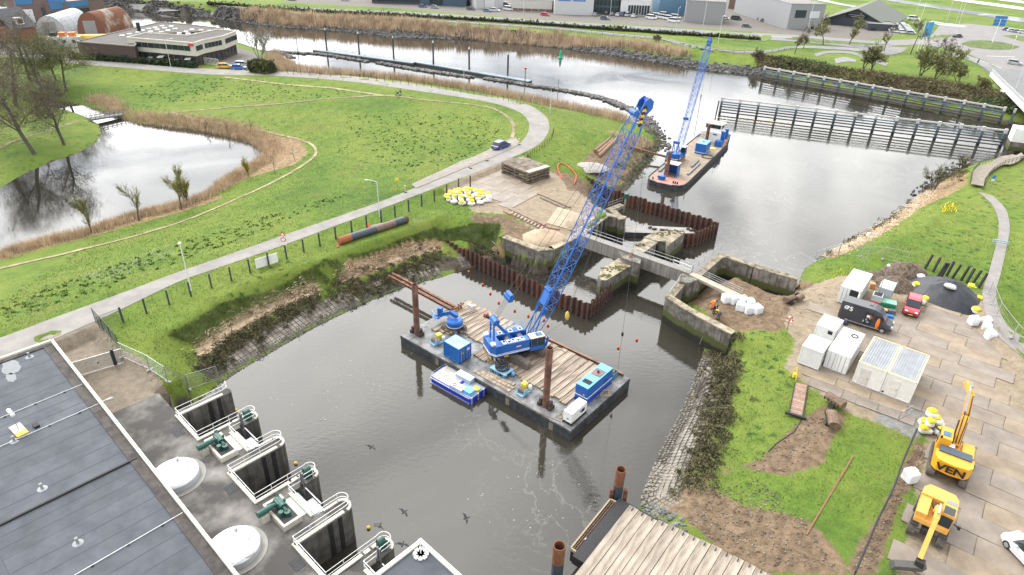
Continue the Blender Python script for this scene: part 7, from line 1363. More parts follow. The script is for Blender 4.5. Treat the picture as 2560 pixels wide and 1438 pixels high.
# --------- people
def skin(name,verts,edges,radii,mat,parent):
 me=bpy.data.meshes.new(name);me.from_pydata(verts,edges,[]);me.materials.append(mat);o=bpy.data.objects.new(name,me);COL.objects.link(o);o.parent=parent
 bm=bmesh.new();bm.from_mesh(me);ly=bm.verts.layers.skin.verify();bm.verts.ensure_lookup_table()
 for v,r in zip(bm.verts,radii):v[ly].radius=(r,r)
 bm.verts[0][ly].use_root=True;bm.to_mesh(me);bm.free();m=o.modifiers.new('skin','SKIN');m.use_smooth_shade=True;s=o.modifiers.new('sub','SUBSURF');s.levels=s.render_levels=1;return o
SKINM=M('skin_tone',(.45,.25,.17),.6);HAIR=M('dark_hair',(.03,.02,.015),.7)
def person(label,p,rz,jacket,trousers,bend=0.0,helmet=None,knee=0.0,reach=.3):
 t=thing('person',label,'person',p,rz);bx_=lambda x,y,z:(x*math.cos(bend)+(z-.95)*math.sin(bend)-.12*bend,y,.95-knee*.25+(z-.95)*math.cos(bend)-x*math.sin(bend));hz=.95-knee*.25
 V=[(0-.12*bend,0,hz),bx_(.0,0,1.2),bx_(.01,0,1.42),bx_(.02,0,1.52),bx_(.05,0,1.66)];E_=[(0,1),(1,2),(2,3),(3,4)];Rr=[.14,.13,.14,.055,.085]
 for s in (-1,1):
  k=len(V);V+=[(-.1*bend,s*.1,hz-.08),(.08+knee*.2,s*.12,.5-knee*.1),(-.02,s*.13,.1),(.14,s*.14,.05)];E_+=[(0,k),(k,k+1),(k+1,k+2),(k+2,k+3)];Rr+=[.1,.07,.05,.045]
 for s in (-1,1):
  k=len(V);sh=bx_(.0,s*.2,1.42);el=bx_(.05+reach*.4,s*.27,1.15);wr=bx_(.15+reach*1.1,s*.2,.98+reach*.2);V+=[sh,el,wr];E_+=[(2,k),(k,k+1),(k+1,k+2)];Rr+=[.065,.05,.035]
  for f in range(5):a=(-.05+.025*f);V.append((wr[0]+(.09 if f else .05),wr[1]+a*s,wr[2]-.07-.01*(f%2)));E_.append((k+2,len(V)-1));Rr.append(.01)
 skin('body',V,E_,[r*.92 for r in Rr],SKINM,t)
 J=[V[1],V[2],V[0]]+[V[13],V[14],tuple(np.array(V[14])*.15+np.array(V[15])*.85)]+[V[21],V[22],tuple(np.array(V[22])*.15+np.array(V[23])*.85)];skin('jacket',J,[(0,1),(0,2),(1,3),(3,4),(4,5),(1,6),(6,7),(7,8)],[.15,.16,.15,.085,.068,.055,.085,.068,.055],jacket,t)
 Tv=[V[0]]+V[5:8]+V[9:12];skin('trousers',Tv,[(0,1),(1,2),(2,3),(0,4),(4,5),(5,6)],[.15,.115,.085,.07,.115,.085,.07],trousers,t)
 h=V[4];mb=MB();mb.lathe([(.13,-.02),(.125,.05),(.09,.12),(.02,.14)],(h[0],h[1],h[2]+.02),12);ob('helmet' if helmet else 'hair',mb,helmet or HAIR,t,smooth=True)
 for s in (-1,1):mb=MB();mb.box((V[8 if s<0 else 12][0]-.03,V[8 if s<0 else 12][1],.05),(.28,.1,.1));ob('shoe',mb,BLACK,t)
 mb=MB();mb.box((h[0]+.09,h[1],h[2]-.02),(.03,.03,.04));ob('nose',mb,SKINM,t)
 return t
HV=M('hi_vis_orange',(.85,.2,.02),.7);HY=M('hi_vis_yellow',(.65,.8,.05),.7);NAVY=M('navy_cloth',(.012,.016,.04),.8);GREYC=M('grey_cloth',(.09,.09,.12),.8)
person('person in orange workwear bending over the ladder top at the lock wall',(*T(1772,800)[:2],3.6),R(-40),HV,HV,1.0,reach=.4);person('person in dark navy clothes bending behind the ladder at the lock wall',T(1784,783),R(-70),NAVY,NAVY,.9);person('person in grey sweater bending over a yellow tool by the lock wall',T(1796,798),R(200),GREYC,GREYC,1.1,reach=.45)
person('person in hi-vis yellow vest and white helmet beside the timber mat stack',T(1304,452),R(130),HY,NAVY,.15,helmet=WHITE);person('person in orange workwear at the cab of the barge crane',Bw(16.1,7.9,BZ+.2),R(60),HV,NAVY,.6,helmet=BLACK,reach=.5)
person('person in dark coat pushing a pram on the trodden path',T(1003,240),R(190),NAVY,M('jeans',(.08,.12,.2),.8),.1,reach=.35)
pr_=thing('pram','dark pram pushed along the trodden path','pram',T(994,240),R(190));mb=MB();mb.blob((0,0,.75),(.85,.45,.5),n=10,m=6,jit=.03);ob('carrycot',mb,M('pram_grey',(.06,.07,.08),.7),pr_);mb=MB();mb.bar((-.35,0,.2),(.3,0,.6),.05);mb.bar((.35,0,.2),(-.3,0,.6),.05);mb.bar((-.3,0,.6),(-.65,0,1.0),.04);ob('frame',mb,GALV,pr_)
for x in (-.38,.38):
 for y in (-.22,.22):mb=MB();mb.torus((x,y,.18),.15,.035,'y',12,5);ob('wheel',mb,BLACK,pr_)
person('person in dark jacket walking on the path near the road bridge',T(2443,160),R(40),NAVY,NAVY,.05)
mb=MB();mb.blob((0,0,.18),(.5,.28,.35),n=8,m=5,jit=.05);tag(ob('chainsaw_case',mb,YELW,loc=(*T(1787,806)[:2],3.65)),'yellow tool lying on the lock wall between the bending workers','tool')
ld_a,ld_b=Vector(G(1775,797,3.9)),Vector(G(1751,857,.2));v=ld_b-ld_a;t=thing('aluminium_ladder','aluminium ladder leaning down the lock wall into the water','ladder',ld_a);sd_=v.cross(Vector((0,0,1))).normalized()
for s in (-1,1):mb=MB();mb.bar(sd_*.22*s,v+sd_*.42*s,.06,.08);ob('stile',mb,GALV,t)
for k in range(13):f=(k+.5)/13;w_=.22+.2*f;mb=MB();mb.cyl(v*f-sd_*w_,v*f+sd_*w_,.02,n=5);ob('rung',mb,GALV,t)
for i,(x,y,rz,lab) in enumerate(((928,1119,1.1,'dark bird flying over the middle of the basin'),(1010,1281,.8,'dark bird flying left of the lower basin'),(1165,1296,.4,'dark bird flying over the lower basin'),(1006,1362,1.4,'dark bird flying past the small flat roof'))):
 w=G(x,y,5.0);t=thing('bird',lab,'bird',w,rz,'flying birds');mb=MB();mb.blob((0,0,0),(.5,.14,.13),n=8,m=6,jit=0);mb.blob((.27,0,.02),(.14,.1,.1),n=6,m=4,jit=0);ob('body',mb,BLACK,t)
 for s in (-1,1):mb=MB();mb.add([(.12,0,.02),(-.1,0,.02),(-.12,s*.32,.12),(.06,s*.3,.14),(-.16,s*.55,.05),(-.05,s*.55,.06)],[(0,1,2,3),(3,2,4,5)]);ob('wing',mb,BLACK,t)
# --------- far bank, business park, estate, river jetty
def fbox(t,name,poly,z0,z1,mat):
 mb=MB();mb.prism([(p[0]-t.location.x,p[1]-t.location.y) for p in poly],z0,z1);return ob(name,mb,mat,t)
def windows(t,a,b,z0,z1,n,glass=None,gap=.25,out=.06,frame=None,f0=0.0,f1=1.0,parent=None):
 a,b=Vector((*a[:2],0)),Vector((*b[:2],0));d=b-a;u=d.normalized();nr=Vector((u.y,-u.x,0))*out;rz=math.atan2(u.y,u.x);L=d.length*(f1-f0);w=L/n
 for i in range(n):
  c=a+d*f0+u*(w*(i+.5))+nr;mb=MB();mb.box((0,0,0),(w-gap,.1,z1-z0));o=ob('window',mb,frame or M('window_frame_dark',(.05,.055,.06),.5),t,loc=(c.x-t.location.x,c.y-t.location.y,(z0+z1)/2),rz=rz)
  mb=MB();mb.box((0,-.06,0),(w-gap-.16,.04,z1-z0-.16));ob('pane',mb,glass or M('far_glass',(.03,.045,.05),.08),o)
def bldg(label,fl,fr,depth,h,wall,roof=None,z=3.0,win=(),name='commercial_building',roofbits=0,parapet=.35):
 a,b=Vector(G(*fl,z)),Vector(G(*fr,z));u=(b-a).normalized();n=Vector((-u.y,u.x,0));n=n if n.y>0 else -n;t=thing(name,label,'building',(a.x,a.y,0));P_=[a,b,b+n*depth,a+n*depth]
 fbox(t,'wall',P_,z-.5,z+h,wall);c=sum(P_,Vector())/4
 mb=MB();mb.prism([((p.x-c.x)*.985+c.x-a.x,(p.y-c.y)*.985+c.y-a.y) for p in P_],z+h-.02,z+h+.03);ob('roof',mb,roof or M('far_roof_grey',(.2,.19,.18),.85,var=.1),t)
 for p,q in zip(P_,P_[1:]+P_[:1]):mb=MB();mb.bar((p.x-a.x,p.y-a.y,z+h+.1),(q.x-a.x,q.y-a.y,z+h+.1),.25,parapet);ob('parapet',mb,wall,t)
 for side,z0,z1,k,f0,f1,gl in win:
  p,q=((a,b),(b,b+n*depth),(a+n*depth,a))[side];windows(t,p,q,z+z0,z+z1,k,gl,f0=f0,f1=f1)
 random.seed(int(fl[0]))
 for i in range(roofbits):p=a+u*random.uniform(.15,.85)*(b-a).length+n*random.uniform(.25,.75)*depth;mb=MB();mb.box((p.x-a.x,p.y-a.y,z+h+.3),(random.uniform(1,2.2),random.uniform(1,2.2),.5),rz=math.atan2(u.y,u.x));ob('skylight',mb,M('skylight_white',(.62,.64,.65),.5),t)
 return t
FG=M('far_glass',(.03,.045,.05),.08);GREYP=M('grey_cladding',(.26,.265,.275),.6,var=.05);LG=M('light_grey_cladding',(.48,.49,.5),.6,var=.05);DBL=M('dark_blue_cladding',(.05,.085,.12),.5,var=.08);BRK=M('red_brick',(.2,.09,.06),.85,var=.15);BRKD=M('dark_brown_brick',(.085,.06,.052),.85,var=.2,scale=2);SLATE=M('slate_cladding',(.05,.06,.075),.5,var=.08);CREAMW=M('cream_panels',(.56,.53,.46),.7,var=.05,scale=.6);BLUEF=M('blue_fascia',(.04,.17,.36),.5,var=.06)
bldg('dark glass fronted hall with wide windows at the top edge',(930,8),(1118,14),22,6,SLATE,win=((0,1.0,4.6,12,0,.75,FG),),roofbits=3)
bldg('dark blue business hall with a white door at the top edge',(1050,12),(1166,17),20,7,DBL,win=((0,.3,2.6,3,.2,.5,FG),))
bldg('pale grey storage hall with a large door at the top edge',(1190,22),(1258,21),18,7.5,LG,win=((0,.3,4.2,1,.3,.7,M('pale_door',(.6,.61,.62),.5)),))
bldg('low pale hall with brown plinth and red brick end',(1278,27),(1380,31),16,5,M('off_white_cladding',(.5,.49,.46),.6),win=((0,.2,1.2,6,0,1,M('brown_plinth',(.16,.1,.07),.8)),(1,.3,4.6,1,0,1,BRK)),roofbits=3)
sg=bldg('light grey hall with a blue lettered sign band',(1385,36),(1482,39),20,8.5,LG,roofbits=3)
a,b=Vector(G(1385,36,3)),Vector(G(1482,39,3));u=(b-a).normalized();rz_=math.atan2(u.y,u.x)
for f0,f1 in ((.1,.4),(.47,.78)):
 p=(b-a)*((f0+f1)/2);mb=MB();mb.box((0,-.1,0),((b-a).length*(f1-f0),.12,1.5));s_=ob('sign_band',mb,M('sign_blue',(.03,.16,.45),.5),sg,loc=(p.x,p.y,9.6),rz=rz_)
 for k in range(5):mb=MB();mb.box(((k-2)*(b-a).length*(f1-f0)*.17,-.18,0),((b-a).length*.035,.03,.5));ob('sign_stroke',mb,WHITE,s_)
bldg('dark glazed office block between grey hall and white showroom',(1487,35),(1545,37),14,10,DBL,win=((0,.5,3,6,0,1,FG),(0,3.8,6.2,6,0,1,FG),(0,7,9.2,6,0,1,FG)))
bldg('white showroom with tall glass front',(1550,38),(1622,40),22,6.5,M('white_render',(.66,.67,.67),.5),win=((0,.3,4.4,8,.25,1,FG),(1,.3,4.4,6,0,.5,FG)),roofbits=2)
bldg('blue box shaped hall beside the parked white vans',(1645,38),(1714,40),16,8,M('mid_blue_cladding',(.1,.2,.3),.5),roof=M('pale_roof',(.5,.52,.54),.6))
bldg('grey windowless hall with brick side wall',(1710,56),(1806,62),15,9,GREYP,win=((1,.2,8.2,1,0,1,BRK),),roofbits=3)
bldg('brown brick house row behind the grey hall',(1820,22),(1900,30),12,5,M('brown_brick',(.15,.1,.08),.85))
gb=bldg('long grey business building with dark windows and skylit roof',(1965,77),(2050,78),55,10.5,GREYP,win=((0,5.2,8.2,1,.15,.48,FG),(0,5.0,8.0,1,.56,.88,M('pale_blind',(.5,.52,.53),.6)),(0,.5,2,1,.7,.8,FG)),roofbits=7)
a,b=Vector(G(2056,62,3)),Vector(G(2215,80,3));u=(b-a).normalized();n=Vector((-u.y,u.x,0));n=n if n.y>0 else -n;t=thing('pitched_shed','dark shed with a broad grey-green pitched roof and sign on its gable','building',(a.x,a.y,0));L=(b-a).length;mid=L*.5;dp=45;mb=MB()
mb.add([(0,0,2.5),tuple(u*L+Vector((0,0,2.5))),tuple(u*L+Vector((0,0,5.5))),tuple(u*mid+Vector((0,0,11))),(0,0,5.5)],[(0,1,2,3,4)]);off=n*dp;k=[Vector(v) for v in mb.v];mb.add([tuple(v+off) for v in k],[(4,3,2,1,0)]);mb.f+=[(0,5,6,1),(1,6,7,2),(4,9,5,0)];ob('wall',mb,SLATE,t)
mb=MB();e=-n*1.5;rl=[u*-1.5+Vector((0,0,5.0))+e,u*mid+Vector((0,0,11.3))+e,u*(L+1.5)+Vector((0,0,5.0))+e];rr2=[v+n*(dp+3) for v in rl]
for i in range(2):q=[rl[i],rl[i+1],rr2[i+1],rr2[i]];mb=MB();mb.add([tuple(v) for v in q]+[tuple(v-Vector((0,0,.3))) for v in q],[(0,1,2,3),(7,6,5,4),(0,4,5,1),(1,5,6,2),(2,6,7,3),(3,7,4,0)]);ob('roof',mb,M('moss_grey_roof',(.13,.14,.12),.8,var=.12),t)
rz_=math.atan2(u.y,u.x);mb=MB();mb.box((0,0,0),(9,.15,1.6));sb_=ob('sign_board',mb,BLACK,t,loc=tuple(u*mid-n*.2+Vector((0,0,8))),rz=rz_)
for i,w in enumerate((6.5,4.5)):mb=MB();mb.box((0,-.12,.4-.7*i),(w,.04,.18));ob('sign_line',mb,M('sign_grey',(.35,.36,.37),.5),sb_)
bldg('low dark flat annex in front of the pitched shed',(2166,82),(2240,86),10,3.5,SLATE,win=((0,.8,2.2,1,.1,.3,FG),))
ob_=thing('office_building','two-storey cream and brown brick office building with skylit flat roof','building',(*G(400,120,4.3)[:2],0));zr=10.6
Pw=[Vector(G(*q,zr)) for q in ((317,95),(485,109),(506,102),(557,92),(591,79),(545,75),(470,90),(364,84))];fbox(ob_,'upper_storey',Pw,7.2,zr-.02,CREAMW)
ctr=sum(Pw,Vector())/len(Pw);Pl=[ctr+(p-ctr)*.94 for p in Pw];fbox(ob_,'lower_storey',Pl,3.9,7.21,BRKD);mb=MB();mb.prism([((p.x-ctr.x)*.985+ctr.x-ob_.location.x,(p.y-ctr.y)*.985+ctr.y-ob_.location.y) for p in Pw],zr-.03,zr+.02);ob('roof',mb,M('gravel_roof',(.085,.078,.072),.9,var=.12,scale=.3),ob_)
for p,q in zip(Pw,Pw[1:]+Pw[:1]):mb=MB();mb.bar(Vector((p.x,p.y,zr+.12))-Vector((*ob_.location[:2],0)),Vector((q.x,q.y,zr+.12))-Vector((*ob_.location[:2],0)),.3,.35);ob('parapet',mb,CREAMW,ob_)
for i,n_,f0,f1 in ((0,9,.12,.93),(1,2,.1,.9),(2,5,.05,.9),(3,4,.1,.95)):windows(ob_,Pw[i],Pw[i+1],8.5,9.8,n_,f0=f0,f1=f1,gap=.15)
for i,n_ in ((0,8),(1,2),(2,4),(3,4)):windows(ob_,Pl[i],Pl[i+1],4.8,6.8,n_,gap=.9)
Pb=[Vector(G(*q,9.2)) for q in ((192,105),(335,117),(364,86),(545,77),(560,73),(470,62),(400,57))];fbox(ob_,'brick_wing',Pb,3.9,9.2,BRKD);cb=sum(Pb,Vector())/len(Pb);mb=MB();mb.prism([((p.x-cb.x)*.985+cb.x-ob_.location.x,(p.y-cb.y)*.985+cb.y-ob_.location.y) for p in Pb],9.19,9.24);ob('roof',mb,M('gravel_roof',(.16,.145,.135),.9),ob_)
windows(ob_,Pb[0],Pb[1],5.3,6.4,6,f0=.1,f1=.52,gap=.3);windows(ob_,Pb[0],Pb[1],4.2,6.9,1,f0=.72,f1=.86)
for p,q in zip(Pb,Pb[1:]+Pb[:1]):mb=MB();mb.bar(Vector((p.x,p.y,9.32))-Vector((*ob_.location[:2],0)),Vector((q.x,q.y,9.32))-Vector((*ob_.location[:2],0)),.3,.3);ob('parapet',mb,M('grey_brown_edge',(.25,.22,.19),.7),ob_)
for q in ((305,89),(324,85),(345,81),(356,76),(372,72),(388,69),(405,65),(376,79),(393,74),(412,70),(428,66),(403,80),(420,76),(438,72),(448,83),(465,79),(480,74),(470,84),(492,84),(503,75),(510,81),(525,77)):
 w=G(*q,9.4);mb=MB();mb.box((w[0]-ob_.location.x,w[1]-ob_.location.y,9.35),(1.25,1.25,.3),rz=.25);ob('skylight',mb,M('skylight_white',(.62,.64,.65),.5),ob_)
w=G(348,76,9.8);mb=MB();mb.cyl((w[0]-ob_.location.x,w[1]-ob_.location.y,9.6),(w[0]-ob_.location.x,w[1]-ob_.location.y,12.0),.55,n=10);ob('chimney',mb,BLACK,ob_)
for q,m_ in (((578,85),M('logo_red2',(.6,.05,.06),.5)),((573,87),M('logo_blue2',(.06,.1,.45),.5)),((478,112),M('logo_red2',(.6,.05,.06),.5))):w=G(*q,10.2);mb=MB();mb.box((w[0]-ob_.location.x,w[1]-ob_.location.y-.4,10.2),(1.3,.3,.6),rz=.25);ob('company_sign',mb,m_,ob_)
def hangar(label,a,b,c,r,mat,endm):
 a,b,c=Vector(G(*a,4.3)),Vector(G(*b,4.3)),Vector(G(*c,4.3));u=(b-a).normalized();n=c-b;depth=n.length;n.normalize();w=(b-a).length;t=thing('arched_hangar',label,'hangar',a);k=14;m=9;A=[];vs=[]
 for j in range(k+1):an=math.pi*j/k;vs.append(u*(w/2-w/2*math.cos(an))+Vector((0,0,r*math.sin(an))))
 for i in range(m):
  mb=MB();p0=n*(depth*i/m);p1=n*(depth*(i+1)/m-.05);mb.strip([tuple(v+p1) for v in vs],[tuple(v+p0) for v in vs]);ob('roof_sheet',mb,mat,t)
 mb=MB();mb.add([tuple(v+n*.1) for v in vs],[tuple(range(k+1))]);mb.add([tuple(v+n*(depth-.1)) for v in vs],[tuple(range(k,-1,-1))]);ob('end_wall',mb,endm,t);mb=MB();c=u*w/2-n*.05;mb.box((c.x,c.y,r*.33),(w*.45,.15,r*.65),rz=math.atan2(u.y,u.x));ob('door',mb,M('hangar_door',(.3,.3,.3),.7),t)
hangar('arched hangar with a rusty red-brown roof',(197,93),(266,90),(336,72),7.5,M('rusty_roof',(.24,.1,.055),.85,var=.25,scale=.15,c2=(.34,.3,.26),thr=(.52,.66)),BRK);hangar('arched hangar with a pale grey roof',(92,85),(165,82),(226,60),5.5,M('pale_arch_roof',(.42,.45,.48),.6,var=.08,scale=.3),LG)
BB=M('estate_brick',(.17,.12,.11),.85,var=.1);h1=bldg('large hall with a blue fascia and brick front at the upper left',(55,62),(180,55),45,9,BB,z=4.3,win=((0,6.4,9,1,0,.35,BLUEF),(0,6.4,9,1,.62,1,BLUEF),(0,.3,5,1,.05,.3,M('pale_door',(.6,.61,.62),.5)),(0,.4,5.4,2,.45,.58,FG)),roof=M('estate_roof',(.27,.26,.25),.8));bldg('lower brick hall with a blue front band beside the river',(135,60),(268,42),24,6.5,BB,z=4.3,win=((0,4.6,6.6,1,0,.72,BLUEF),(0,.6,4,6,0,.7,FG)),roof=M('estate_roof',(.27,.26,.25),.8))
a,b=Vector(G(40,112,4.3)),Vector(G(100,103,4.3));u=(b-a).normalized();n=Vector((-u.y,u.x,0));n=n if n.y>0 else -n;L=(b-a).length;t=thing('brick_house','brick house with a steep dark slate roof behind the bare trees','house',(a.x,a.y,0));fbox(t,'wall',[a,b,b+n*11,a+n*11],4,9,BRK)
for s in (0,1):e0,e1=(Vector((0,0,8.8))-n*.4) if s==0 else n*11.4+Vector((0,0,8.8)),n*5.5+Vector((0,0,14));q=[e0-u*.4,e0+u*(L+.4),e1+u*(L+.4),e1-u*.4];mb=MB();mb.add([tuple(v) for v in q]+[tuple(v-Vector((0,0,.25))) for v in q],[(0,1,2,3),(7,6,5,4),(0,4,5,1),(1,5,6,2),(2,6,7,3),(3,7,4,0)]);ob('roof',mb,M('slate_roof',(.07,.075,.09),.7,var=.15),t)
mb=MB();mb.box(tuple(u*L*.5+n*1.6+Vector((0,0,10.5))),(2.2,2.0,2.2),rz=math.atan2(u.y,u.x));dm=ob('dormer',mb,WHITE,t);mb=MB();mb.box(tuple(u*L*.5+n*.58+Vector((0,0,10.6))),(1.6,.06,1.3),rz=math.atan2(u.y,u.x));ob('pane',mb,FG,dm)
t=thing('site_hut','white yard hut with orange machines stored on its roof','hut',G(128,119,4.3),.25);mb=MB();mb.box((4,1.5,1.5),(9,3,3));ob('shell',mb,M('hut_white',(.55,.58,.58),.6),t)
for i in range(3):mb=MB();mb.box((1+2.6*i,1.5,3.6),(1.8,1.6,1.1));ob('stored_machine',mb,M('machine_orange',(.6,.15,.02),.5) if i else BLACK,t)
for i in range(3):mb=MB();mb.box((1.5+2.6*i,-.03,1.7),(.9,.08,.9));ob('window',mb,FG,t)
t=thing('fuel_tank','long yellow topped green tank in the estate yard','tank',G(182,116,4.3),.3);mb=MB();mb.box((8,1,1.0),(17,2.6,2));ob('lower_tank',mb,M('tank_green',(.05,.13,.06),.6),t);mb=MB();mb.cyl((-.3,1,2.2),(16.5,1,2.2),1.1,n=12);ob('upper_tank',mb,M('tank_yellow',(.6,.36,.03),.5),t)
def rows(label,pts,w,h,mat,n,seed,name='hedge',leaf=.28):
 random.seed(seed);P_=[T(*p) for p in pts];t=thing(name,label,'hedge',P_[0]);mb=MB();o=P_[0]
 for a,b in zip(P_[:-1],P_[1:]):a_,b_=Vector(a-o),Vector(b-o);mb.bar(a_+Vector((0,0,h/2)),b_+Vector((0,0,h/2)),w*.8,h*.9)
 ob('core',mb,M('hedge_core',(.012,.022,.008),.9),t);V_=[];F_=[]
 for i in range(n):
  k=random.randrange(len(P_)-1);f=random.random();p=Vector(P_[k]+(P_[k+1]-P_[k])*f-o);d=Vector(P_[k+1]-P_[k]).normalized();nr=Vector((-d.y,d.x,0));s_=random.choice((-1,0,1));q=p+nr*(w/2*s_ if s_ else random.uniform(-w/2,w/2))+Vector((0,0,h+random.uniform(-.05,.1) if s_==0 else random.uniform(.1,h)));e=[Vector((random.gauss(0,leaf),random.gauss(0,leaf),random.gauss(0,leaf))) for _ in range(3)];m=len(V_);V_+=[q+e[0],q+e[1],q+e[2]];F_.append((m,m+1,m+2))
 mb=MB();mb.add(V_,F_);ob('foliage',mb,mat,t)
HEDGE=M('hedge_green',(.03,.065,.018),.8,var=.5,scale=3)
rows('long clipped green hedge in front of the office building',[(176,146),(340,157),(492,170)],1.6,1.3,HEDGE,2600,1)
cols=[(.3,.31,.33),(.08,.09,.1),(.25,.27,.3),(.6,.61,.62),(.1,.13,.2),(.45,.47,.5),(.65,.65,.65),(.3,.3,.32),(.66,.66,.66)]
for i,q in enumerate(((216,142),(268,145),(291,146),(318,148),(347,150),(380,152),(408,155),(445,158),(476,160))):car(f'car parked behind the long hedge, {ORD[i]} of nine from the left',T(q[0],q[1]+3),R(100),cols[i],'van' if i in (6,8) else 'hatch','cars parked behind the hedge',detail=False)
car('bright yellow car parked beside the dike road by the office',T(564,171),R(15),(.62,.34,.01),'hatch');car('bright blue car parked beside the dike road by the office',T(598,174),R(10),(.01,.12,.45),'hatch');car('silver car parked behind the bright blue car',T(607,167),R(10),(.45,.48,.52),'suv')
rail_run('white bar gate beside the office building',[gpt(496,158),gpt(548,165)],1.8,.5,WHITE,r=.05,rails=(1.0,.1),cat='gate',name='bar_gate')
far=[((1057,19),(.06,.08,.16),'hatch','dark blue car on the far road under the dark halls'),((1087,21),(.25,.27,.3),'hatch','grey car on the far road under the dark halls'),((1177,26),(.07,.07,.1),'hatch','dark car on the far road under the pale storage hall'),((1219,30),(.12,.15,.25),'hatch','blue-grey car on the far road, behind a silver car'),((1238,29),(.55,.57,.6),'suv','silver car on the far road beside the pale storage hall'),((1363,40),(.4,.02,.05),'hatch','red car on the far road in front of the low pale hall'),((1513,50),(.06,.09,.14),'suv','dark car on the far road in front of the glazed office'),((1866,69),(.05,.07,.1),'hatch','dark car on the far road right of the brick sided hall'),((1175,14),(.05,.05,.06),'hatch','black car parked beside the pale storage hall'),((1271,26),(.6,.6,.6),'van','white van beside the low pale hall'),((730,1),(.2,.22,.3),'hatch','grey car on the far road at the top edge'),((863,2),(.6,.6,.62),'hatch','white car on the far road at the top edge'),((1265,14),(.1,.12,.16),'suv','dark car between two pale halls'),((1855,25),(.08,.13,.25),'van','blue van parked by the brown brick houses'),((1840,50),(.03,.03,.035),'van','black van behind the far hedge'),((1812,49),(.6,.6,.6),'hatch','white car behind the far hedge')]
for q,c,k,lab in far:car(lab,T(*q),R(-18),c,k,'vehicles on the far bank',detail=False)
for i,q in enumerate(((1628,48),(1642,44),(1655,47),(1672,50),(1688,47),(1660,41),(1684,56))):car(f'white van parked beside the blue box hall, {ORD[i]} of seven',T(*q),R(-30),(.68,.68,.68),'van','white vans beside the blue hall',detail=False)
for i,q in enumerate(((1490,40),(1518,36),(1532,38),(1546,40),(1558,40),(1570,41),(1585,43),(1600,38))):car(f'car parked in front of the white showroom, {ORD[i]} of eight from the left',T(*q),R(60),cols[i],'van' if i in (4,5) else 'hatch','cars at the showroom',detail=False)
for i,q in enumerate(((1885,44),(1894,47),(1903,51),(1892,40),(1905,44),(1912,55))):car(f'pale car parked left of the long grey building, {ORD[i]} of six',T(*q),R(-20),cols[(i*2)%9],'hatch','cars left of the grey building',detail=False)
k=0
for r_ in range(9):
 for c in range(3):q=(2222+c*20+r_*2.5-6,58+r_*2.9+c*2.2);car(f'pale car in the packed rows beside the pitched shed, row {ORD[r_]}, {("left", "middle", "right")[c]}',T(*q),R(-25),[(.6,.62,.64),(.66,.66,.66),(.3,.32,.36),(.5,.52,.55)][k%4],'hatch','cars packed beside the pitched shed',detail=False);k+=1
for i,q in enumerate(((2518,77),(2530,80),(2542,82),(2556,84))):car(f'car in the row at the far right edge, {ORD[i]} of four',T(*q),R(-20),[(.1,.12,.16),(.6,.6,.62),(.3,.3,.33),(.62,.62,.62)][i],'hatch','cars at the far right',detail=False)
car('white van with a purple and yellow side by the fields',T(2282,50),R(-12),(.66,.66,.68),'van',detail=False);car('dark car on the roundabout approach',T(2394,94),R(20),(.02,.02,.025),'hatch',detail=False);car('silver pick-up on the bridge approach',T(2536,162),R(-40),(.35,.36,.38),'suv')
def patch(name,px,mat,dz):
 from mathutils.geometry import tessellate_polygon
 Q=[Vector(T(*p,dz)) for p in px];tr_=tessellate_polygon([Q]);mb=MB();mb.add([tuple(q) for q in Q],[tuple(t) if (Q[t[1]]-Q[t[0]]).cross(Q[t[2]]-Q[t[0]]).z>0 else tuple(t)[::-1] for t in tr_]);return struct(ob(name,mb,mat))
ROADM=M('roundabout_asphalt',(.2,.19,.185),.85,var=.08,scale=.2)
patch('road',[(1880,82),(2050,92),(2180,103),(2300,98),(2330,88),(2350,62),(2420,60),(2480,66),(2560,78),(2640,100),(2700,180),(2620,230),(2560,200),(2500,170),(2440,145),(2400,125),(2300,112),(2180,118),(2050,106),(1880,98)],ROADM,.09)
GRS=MATS.setdefault('lawn',M('lawn_green',(.07,.12,.02),.95,var=.35,scale=.5,c2=(.11,.15,.03),bump=.5,bscale=6))
for px in ([(2402,110),(2420,103),(2460,101),(2510,107),(2550,118),(2530,125),(2480,125),(2425,119)],[(1960,98),(1990,93),(2060,100),(2150,107),(2230,112),(2180,114),(2050,107)],[(2290,68),(2325,66),(2335,82),(2315,88),(2285,82)],[(2310,98),(2350,88),(2395,88),(2360,96)],[(2505,90),(2540,88),(2600,100),(2560,106)],[(1750,93),(1800,80),(1890,92),(1925,88),(1930,96),(1915,104),(1850,103)]):patch('grass_verge',px,GRS,.13)
for A,B in (([(2370,132),(2420,140),(2470,160),(2500,180)],[(2365,138),(2415,148),(2460,170),(2485,188)]),([(2035,135),(2070,128),(2130,130),(2180,145),(2220,158)],[(2040,143),(2072,134),(2128,136),(2172,152),(2215,166)]),([(2085,148),(2110,143),(2140,150)],[(2090,160),(2115,155),(2140,156)]),([(2205,115),(2240,118),(2270,120)],[(2210,138),(2235,137),(2255,132)])):drape('footpath',A,B,M('path_asphalt',(.21,.205,.2),.85),.1)
for i in range(8):q=T(2470+i*9,141+i*.3);mb=MB();mb.box((q[0],q[1],q[2]+.1),(1.2,.35,.01),rz=.2);struct(ob('road_marking',mb,WHITE))
for px in ([(2300,104),(2400,113)],[(1900,90),(2050,99)],[(2440,148),(2520,178)]):a,b=T(*px[0],.12),T(*px[1],.12);mb=MB();mb.bar(tuple(a),tuple(b),.25,.01);struct(ob('road_marking',mb,WHITE))
DW=water_mat('ditch_water',(.05,.05,.045),.05,.03)
